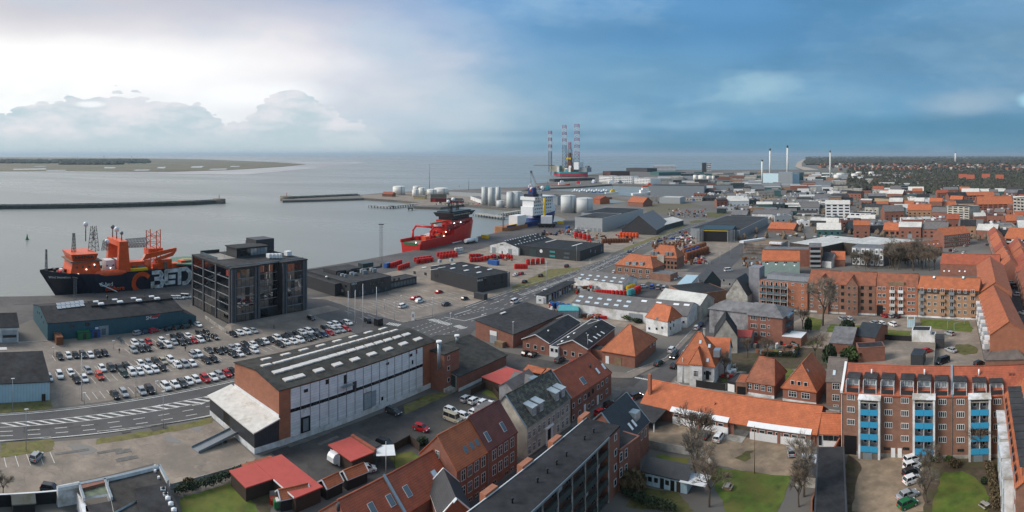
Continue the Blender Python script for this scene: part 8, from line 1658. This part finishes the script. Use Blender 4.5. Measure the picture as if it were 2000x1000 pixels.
def tree(p,h,v,lab,grp=None,cat='tree'):
 q=P(p);e=tag(empty('bare_tree',(q.x,q.y,0),rnd.uniform(0,6)),lab,cat,grp);e.scale=(h/7,)*3;link('trunk',TV[v][0],e);link('crown',TV[v][1],e)
def shrub(p,r,h,v,lab,name='shrub',grp=None):q=P(p);e=tag(empty(name,(q.x,q.y,0),rnd.uniform(0,6)),lab,'shrub' if name=='shrub' else 'tree',grp);e.scale=(r,r,h);link('foliage',SH[v],e);link('stem',stem,e)
for p,h,v,lab in ((b2(650,590)[0],10,0,'large spreading bare tree at the garden wall behind the courtyard cars'),(b2(640,800)[0],9,1,'bare tree in front of the translucent roof beside the blue outbuilding'),(b2(740,960)[0],8,2,'bare tree at the bottom edge left of the courtyard lawn'),(b2(1480,880)[0],9,1,'bare tree left of the black garage row at the bottom'),(b2(1440,960)[0],7,0,'low bare tree nearest the bottom right of the courtyard lawn'),(b4(860,760)[0],6,2,'bare tree beside the white cars and the round lawn'),(b4(840,930)[0],5,1,'bare shrubby tree beside the green car'),(b4(1270,600)[0],7,0,'bare tree at the right blue balcony tower'),(b5(690,620)[0],15,1,'tall pale bare tree in front of the brown terrace'),(b5(560,640)[0],7,0,'bare tree beside the small conifer in the courtyard'),(b5(640,840)[0],7,2,'bare tree in the garden between the two villas'),(b5(50,960)[0],6,1,'bare tree in the garden right of the white villa'),(b5(200,830)[0],6,0,'spreading bare bush tree behind the low brick house'),(b5(330,830)[0],6,2,'bare bush tree right of the spreading one behind the low brick house'),(b5(1540,145)[0],9,1,'bare tree in the car yard below the long brick block'),(a2(20,900)[0],4,2,'bare bush over the black wall in the bottom left corner')):tree(p,h,v,lab)
R=random.Random(6)
for i in range(24):tree(b5(1120+R.random()*330,215+R.random()*60)[0],R.uniform(9,13),R.randrange(4),'%s of the brown bare trees massed behind the terrace' % nth(i).replace('leftmost','first'),'bare trees behind the terrace')
for i in range(8):tree(b5(850+R.random()*190,230+R.random()*25)[0],R.uniform(6,9),R.randrange(4),'%s of the bare trees before the modern white framed flats' % nth(i).replace('leftmost','first'),'bare trees before the modern flats')
for p,r,h,v,lab in ((b1(1515,195)[0],1.6,5.5,0,'narrow dark conifer in the garden right of the grey roofed flats'),(b1(1820,200)[0],3.2,4.8,0,'round dark clipped tree by the courtyard lawn'),(b1(1680,460)[0],2.6,7,0,'dark conifer behind the tall gabled brick house'),(b1(1860,410)[0],4.5,4,1,'ivy mound over the courtyard wall'),(b6(920,700)[0],3.5,3,1,'green bushes at the end of the long white shed'),(b6(835,690)[0],1.4,3.4,1,'upright green bush left of the larger bushes'),(b6(985,720)[0],2.4,2,0,'dark bush beside the small white house'),(b2(150,840)[0],3,4.2,2,'brown round shrub at the foot of the brick annex'),(b4(910,600)[0],1.6,1.6,0,'small clipped round bush by the bins'),(b4(1015,605)[0],1.1,1.2,1,'low green bush right of the clipped round one'),(b4(1060,640)[0],1.6,1.4,2,'brown low shrub at the top of the round lawn'),(b4(1290,780)[0],.9,1.4,0,'dark small bush at the right of the round lawn'),(a5(1500,470)[0],1.6,1.6,0,'garden bush left of the black carport'),(a6(850,630)[0],1.5,1.2,2,'brown shrub under the red carport'),(b5(1730,640)[0],1.2,2,0,'short hedge block at the right of the football lawn'),(a2(1230,830)[0],1.5,1.5,2,'brown shrub at the left end of the long hedge'),(b1(900,340)[0],2.5,2.4,2,'brown scrub beside the rough pale house'),(b1(1400,300)[0],1.6,2,0,'ivy covered hedge end left of the garden lawn')):shrub(p,r*.85,h*.85,v,lab,'evergreen' if 'conifer' in lab or 'tree' in lab else 'shrub')
def hedge(pts,w,h,m,lab):
 a=MB();R=random.Random(3);q=[Vector(p) for p in wp(pts)]
 for p0,p1 in zip(q,q[1:]):
  d=p1-p0;n_=int(d.length*90)
  for i in range(n_):
   c2_=p0+d*R.random()+Vector((-d.y,d.x)).normalized()*R.uniform(-w,w);c=Vector((c2_.x,c2_.y,R.uniform(.1,1) ** .6*h));n=Vector((R.gauss(0,1),R.gauss(0,1),R.gauss(0,1))).normalized();o=n.orthogonal().normalized()*R.uniform(.08,.16);w_=n.cross(o);a.face([c-o-w_,c+o-w_,c+o+w_,c-o+w_],m)
 tag(link('hedge',a),lab,'hedge')
hedge(a2(1140,900,1400,830,1630,740),.7,1.9,'leaf_dark','long dark hedge between the gravel yard wall and the lawn');hedge(b2(60,860,250,960,480,1010),.9,1.8,'leaf_dark','dark hedge along the bottom lawn behind the apartment block');hedge(b1(1170,385,1420,395,1430,320),.6,1.5,'leaf_dark','dark hedge round the little back lawn');hedge(b4(1320,640,1350,780,1390,1000),.9,1.3,'leaf_brown','brown winter hedge down the right side of the round lawn')
# ------------------------------------------------------------------ power station, chimneys and landmark blocks far off
def stack(x,yb,yt,r,lab):
 q=P((x,yb));h=H-math.hypot(q.x,q.y)*(yt-Y0)/F;e=tag(empty('chimney_stack',(q.x,q.y,0)),lab,'chimney','tall white chimneys');link('shaft',MB().cyl((0,0,0),(0,0,h*.93),r,'tank_white',r1=r*.8,n=12),e);link('black_top',MB().cyl((0,0,h*.93),(0,0,h),r*.82,'black_paint',n=12),e)
stack(1488.5,357,312,2.4,'shortest white chimney at the left of the power station');stack(1504,352,290,2.6,'second white chimney from the left at the power station');stack(1538,352,284,2.7,'tallest white chimney above the teal power station hall');stack(1621.5,350,294,2.2,'white chimney standing apart right of the power station');stack(1866,320,297,6,'lone pale chimney on the far right skyline')
def blk(name,lab,cat,x0,x1,y0,y1,yt,dep,wl,rf,zr=0,bands=0):
 b=B(name,lab,cat,(x0,y0),(x1,y1),depth=dep);h=hgt((x0,y0),yt)
 if zr:b.gable(wl,rf,h,h+zr,ov=.4)
 else:b.flat(wl,rf,h,par=min(.6,h*.1))
 for k in range(bands):z=h*(k+.5)/bands+.2;n=max(3,int(b.w/5));me=cached(('fw',round(b.w/n,1),round(h/bands,1)),lambda:MB().box(.2*b.w/n,.85*b.w/n,-.15,0,-h/bands*.22,h/bands*.22,'glass').mesh('window'));[b.add('window',me,loc=(b.w*i/n,0,z)) for i in range(n)]
 return b
for a_ in (('power_station','pale glazed boiler hall of the power station under the tall chimneys','power station',1490,1520,358,360,338,60,'metal_blue','metal_light'),('power_station','taller grey block at the centre of the power station','power station',1520,1548,360,360,337,55,'metal_light','metal_grey'),('power_station','teal green waste plant hall at the right of the power station','power station',1541,1569,354,352,339,40,'metal_green','metal_green'),
 ('office_building','left white waterfront office with dark window bands','office building',1170,1196,355,357,343,30,'white_paint','felt_grey',0,4),('office_building','middle white waterfront office with dark window bands','office building',1199,1235,357,358,344,30,'white_paint','felt_grey',0,4),('office_building','right white waterfront office with dark window bands','office building',1238,1270,358,360,347,30,'white_paint','felt_grey',0,4),
 ('terminal','white stepped superstructure block on the far quay before the horizon','ship terminal',1275,1320,334,334,323,60,'white_paint','white_paint',0,4),('tower','dark half of the tower block by the far shore','tower block',1371,1380,336,336,318,30,'metal_dark','felt_black'),('tower','pale half of the tower block by the far shore','tower block',1380.5,1389,336,336,318,30,'panel_white','felt_grey',0,5),
 ('warehouse','black flat warehouse on the far quay left of the white terminal','warehouse',1223,1264,335,336,328,60,'metal_dark','felt_black'),('warehouse','low black pier building below the drilling rig','warehouse',1083,1162,355,352,350,20,'metal_dark','felt_black'),('warehouse','dark rust red warehouse behind the white waterfront offices','warehouse',1192,1230,344,343,335,40,'brick_dark','felt_dark'),('warehouse','teal warehouse right of the white waterfront offices','warehouse',1287,1330,343,342,337,50,'metal_green','metal_green',3),
 ('warehouse','long dark grey warehouse with two white stripes beside the inner basin','warehouse',1270,1375,383,384,362.5,50,'metal_grey','felt_dark'),('warehouse','pale grey warehouse below the long dark one','warehouse',1288,1328,397,398,385,25,'metal_light','felt_light'),('warehouse','grey warehouse with pale roof at the inner basin corner','warehouse',1240,1285,397,397,384,25,'concrete','felt_grey'),('hall','red brick warehouse with dormered orange roof beside the basin','warehouse',1226,1256,402,404,394,20,'brick_red','tile_orange',6),
 ('hall','orange tank like hall between the basins','hall',1158,1172,398,399,388,20,'tile_orange','tile_red',3),('office_building','large white office block with rows of windows and pale roof','office building',1612,1660,427,427,399,30,'white_paint','felt_white',3,5),('office_building','low white office wing right of the large white office block','office building',1660,1700,429,430,416,20,'white_paint','felt_dark',0,2),('tower','cream apartment tower with dark roof and balconies','tower block',1850,1893,437,440,402,20,'render_cream','felt_black',0,8),
 ('apartment_block','orange roofed brick block behind the cream tower','apartment block',1910,1978,415,414,399,20,'brick_red','tile_orange',8,4),('apartment_block','long orange roofed block with white balconies on the right hill','apartment block',1864,1942,394,393,382,20,'brick_red','tile_orange',4,3),('tower','grey high slab at the right edge','tower block',1979,2030,430,436,386,20,'concrete','felt_grey',0,7),('office_building','white house with black roof above the right hand street','house',1962,2010,487,490,465,20,'render_white','tile_orange',6,3),
 ('office_building','long low white office with window band near the cream tower','office building',1765,1830,438,436,428,16,'white_paint','felt_light',0,2),('house','white gabled house left of a blue fronted workshop','house',1763,1795,457,458,446,12,'render_white','felt_black',3,2),('workshop','blue fronted workshop right of the white gabled house','workshop',1796,1830,457,450,444,12,'metal_blue','felt_grey',0,2),('house','dark green gabled house with roof windows near the white office','house',1662,1700,458,456,446,14,'metal_green_dark','slate',5,1),
 ('house','orange half hipped brick house right of the dark green gabled house','house',1725,1760,461,462,449,14,'brick_orange','tile_bright',5,1),('hall','orange roofed hall left of the wide brown hall','hall',1500,1550,453,455,446,20,'brick_red','tile_bright',4),('hall','low grey corrugated warehouse in front of the white office','hall',1468,1540,426,428,417,24,'render_white','eternit',3),('house','black gabled twin house with grey roof near the roundabout','house',1428,1458,430,431,419,14,'metal_dark','felt_grey',4,2),
 ('warehouse','pale green flat warehouse below the power station','warehouse',1492,1525,384,384,372,30,'metal_green','felt_grey'),('warehouse','tan warehouse with saw tooth dark roof near the far street','warehouse',1708,1742,398,400,387,60,mat('tan',(.4,.3,.19),kind='corr'),'felt_dark'),('warehouse','long dark green warehouse above the white office','warehouse',1682,1728,406,407,398,40,'metal_green_dark','felt_dark')):blk(*a_)
tanks('far white tank beside the lone chimney, %s',[(1682,1708,198,236,V(1116.7,280,3.333)),(0,0,0,0,None)][:0]+[(760,810,205,238,b8),(778,832,195,220,b8),(874,920,200,230,b8),(905,945,187,205,b8),(988,1024,186,212,b8),(680,735,215,237,b8)],'tank_white',grp='far white tanks');tanks('white tank in the far port area, %s',[(1415,1452,448,490,c1),(1455,1515,450,495,c1),(1520,1555,455,490,c1),(1560,1585,455,490,c1)],'tank_white',grp='white tanks in the far port')
# ------------------------------------------------------------------ the industrial quarter and town, row behind row
OCC=[]
for o in [o for o in bpy.data.objects if o.type=='EMPTY' and o.get('label')]:
 R_=0
 for ch in o.children:
  if ch.type=='MESH':R_=max(R_,max(abs(c[0])+0 for c in ch.bound_box),max(abs(c[1]) for c in ch.bound_box))
 OCC.append((o.location.x+math.cos(o.rotation_euler.z)*R_*.45,o.location.y+math.sin(o.rotation_euler.z)*R_*.45,R_*.5))
ROADS=[[P(p) for p in q] for q in ([(1310,455),(1365,437),(1420,422),(1500,400),(1560,372)],[(1500,520),(1570,470),(1640,440),(1700,410)],b8(1440,390,1385,330,1340,295),b8(860,440,960,380,1000,340),b8(1840,790,1790,700,1700,640),b8(1700,640,2000,690))]
def free(x,y,r):
 if any((x-a) ** 2+(y-b) ** 2<(r+c) ** 2 for a,b,c in OCC):return False
 for q in ROADS:
  for p0,p1 in zip(q,q[1:]):
   d=p1-p0;t=max(0,min(1,((x-p0.x)*d.x+(y-p0.y)*d.y)/d.length_squared));c=p0+d*t
   if math.hypot(c.x-x,c.y-y)<r+3:return False
 return True
WC=[('white_paint','white'),('metal_light','light grey'),('metal_grey','grey'),('metal_dark','black'),('brick_red','red brick'),('brick_yellow','tan brick'),('metal_green','teal'),('render_cream','cream'),('concrete','concrete'),('metal_green_dark','dark green')]
RC=[('felt_dark','dark'),('felt_grey','grey'),('eternit','grey ribbed'),('felt_black','black'),('felt_light','pale'),('felt_white','white')];RO=[('tile_orange','orange tiled'),('tile_red','red tiled'),('tile_bright','bright orange')]
FS=MB();R=random.Random(21);ylist=[341,343.5,346,349,352.5,356.5,361,366,371,377,382,387,392,398,404,411,418,425,433,441,449,457,465]
for ri,y in enumerate(ylist):
 x={0:1330,1:1330,2:1400}.get(ri,1285 if y<365 else 1340 if y<395 else 1400 if y<435 else 1500);n=0;mpp=H/(y-Y0);xe=1800 if y<352 else 1850 if y<370 else 2000
 while x<xe:
  wpx=R.uniform(9,27)/mpp*(1 if y>375 else 1.35);town=(x>1700 and y>380) or y>445;wd=wpx*mpp;dep=min(wd*R.uniform(.5,.9),24 if town else 40);yy=y+R.uniform(-.25,.25)*(y-Y0)*.05
  c=P((x+wpx/2,yy));dn=Vector((c.x,c.y)).normalized();c2_=(c.x+dn.x*dep/2,c.y+dn.y*dep/2);r_=math.hypot(wd,dep)/2*.75
  if free(c2_[0],c2_[1],r_) and R.random()<.97:
   wl,wn=WC[4 if town and R.random()<.55 else R.randrange(10)];ro=RO[R.randrange(3)] if R.random()<(.34 if town else .06) else RC[R.randrange(6)];h=R.uniform(4,8.5)+(2 if town else 0)
   if y<379:
    g_=math.atan2(dn.x,dn.y);ca,sa=math.cos(-g_),math.sin(-g_);q4=[(c2_[0]+ca*u-sa*v,c2_[1]+sa*u+ca*v) for u,v in ((-wd/2,-dep/2),(wd/2,-dep/2),(wd/2,dep/2),(-wd/2,dep/2))];FS.hexa([(a,e,0) for a,e in q4]+[(a,e,h) for a,e in q4],wl,ro[0]);OCC.append((c2_[0],c2_[1],r_));x += wpx*1.05;continue
   b=B('building','%s %s with %s roof, %s in %s far row' % (wn,'house' if town else 'shed',ro[1],nth(n),ORD[len(ylist)-1-ri].replace('leftmost','first')),'building',(x,yy),(x+wpx,yy),depth=dep,group='buildings of the far town and industrial quarter')
   g=R.uniform(-.35,.35);b.e.rotation_euler.z += g
   if R.random()<.6:b.gable(wl,ro[0],h,h+dep*R.uniform(.12,.22)+(2 if town else 0),ov=.3)
   else:b.flat(wl,ro[0] if 'tile' not in ro[0] else 'felt_grey',h,par=.4);[b.box('roof_unit',b.w*u,b.w*u+2.5,b.d*.4,b.d*.4+2.5,h-.3,h+1.2,('white_paint','metal_grey')[k]) for k,u in enumerate((.25,.6))]
   if y>372:
    nw=max(2,int(b.w/4.5));me=cached(('cw',wn),lambda:MB().box(-.8,.8,-.1,0,-.6,.6,'glass').mesh('window'));[b.add('window',me,loc=(b.w*(i+.5)/nw,0,1.8+2.9*k)) for i in range(nw) for k in range(2 if h>7 else 1)]
   if R.random()<.35:b.box('gate',b.w*.4,b.w*.4+3.5,-.12,0,0,3.2,('white_paint','metal_grey','blue_paint')[R.randrange(3)])
   OCC.append((c2_[0],c2_[1],r_));n += 1;x += wpx*1.05
  else:x += wpx*.35
tag(link('far_sheds',FS),'mass of small sheds and halls in the farthest part of the industrial quarter',kind='stuff')
# woods, suburb, scattered trees
bumps('woods',lambda R:inpix(1655,2010,323,372)(R) if R.random()<.6 else inpix(1780,2010,340,379)(R),4200,8,6,'wood_far',8,'brown leafless woods on the right beyond the town');bumps('far_woods',inpix(1575,2010,306.2,322),1500,16,30,'wood_far',9,'dark wooded land on the right horizon')
a=MB();R=random.Random(5)
for i in range(300):
 p=P((R.uniform(1600,2000),R.uniform(311,333)));s=R.uniform(.8,1.6);L,D,h=8*s,6*s,8+R.random()*4;a.hexa([(p.x-L,p.y-D,0),(p.x+L,p.y-D,0),(p.x+L,p.y+D,0),(p.x-L,p.y+D,0),(p.x-L,p.y-D,h),(p.x+L,p.y-D,h),(p.x+L,p.y+D,h),(p.x-L,p.y+D,h)],('brick_red','brick_brown','brick_brown','render_cream')[i % 4],('tile_red','felt_grey','tile_orange')[i % 3])
o=link('suburb',a);o['kind']='stuff';o['label']='distant suburb of tiny red roofed houses among the woods'
bumps('town_trees',lambda R:inpix(1420,2000,352,470)(R),450,4.5,2.0,'twig',12,'small bare trees and bushes dotted through the far town')
for i,(X,Y) in enumerate(((1600,245),(1650,250),(1750,243),(1840,250))):blk('villa','%s of four orange roofed white villas at the edge of the golf field' % nth(i),'house',b8(X-25,Y)[0][0],b8(X+28,Y)[0][0],b8(X,Y)[0][1],b8(X,Y)[0][1],b8(X,Y-20)[0][1],30,'render_cream','tile_red',9,2)
def clutter(name,lab,zones,n,sd):
 a=MB();R=random.Random(sd)
 for i in range(n):
  v,x0,x1,y0,y1=zones[i % len(zones)];p=P(v(R.uniform(x0,x1),R.uniform(y0,y1))[0]);k=R.uniform(.35,1.1);t_=R.uniform(0,3);c_,s_=math.cos(t_)*k,math.sin(t_)*k;m_=('rust','wood','rust','grey_paint','concrete','blue_hull','brown_wood','rust','concrete','black_paint','white_paint','red_paint')[R.randrange(12)];l=R.choice((1,1,2.4))
  q=[(p.x+c_*l,p.y+s_*l),(p.x-s_,p.y+c_),(p.x-c_*l,p.y-s_*l),(p.x+s_,p.y-c_)];h=R.uniform(.4,1.8);a.hexa([(x,y,.05) for x,y in q]+[(x,y,h) for x,y in q],m_)
 o=link(name,a);o['kind']='stuff';o['label']=lab
clutter('yard_clutter','loose pallets, pipes and scrap strewn over the works yards',[(b6,1100,1440,60,180),(b6,1340,1540,150,270),(c1,1220,1520,715,780),(c1,1310,1420,900,990)],330,3)
clutter('yard_clutter','loose goods and crates strewn over the quay yards',[(b6,430,960,30,110),(b7,1440,1800,400,440),(b7,600,1180,185,200),(b7,860,1200,600,640)],260,4)
clutter('yard_clutter','crates, bins and junk between the white sheds',[(b6,290,460,580,640),(b6,500,660,450,500),(b6,560,740,670,700),(b5,170,330,180,245)],170,5)
clutter('garden_clutter','garden furniture and odds and ends in the back gardens',[(b1,1090,1420,285,380),(b1,850,1000,480,560),(b5,430,520,770,810),(a5,330,480,850,930)],90,6)
# haze over sea and land
hz=bpy.data.materials.new('haze');hz.use_nodes=True;t=hz.node_tree;t.nodes.clear();vo=t.nodes.new('ShaderNodeVolumePrincipled');vo.inputs['Color'].default_value=(.6,.76,.9,1);vo.inputs['Density'].default_value=HAZE=.00004;vo.inputs['Anisotropy'].default_value=.2;t.links.new(vo.outputs[0],t.nodes.new('ShaderNodeOutputMaterial').inputs['Volume']);M['haze']=hz
hb=link('haze',MB().box(-47000,47000,-9000,61000,-9,190,'haze'));hb['kind']='stuff'
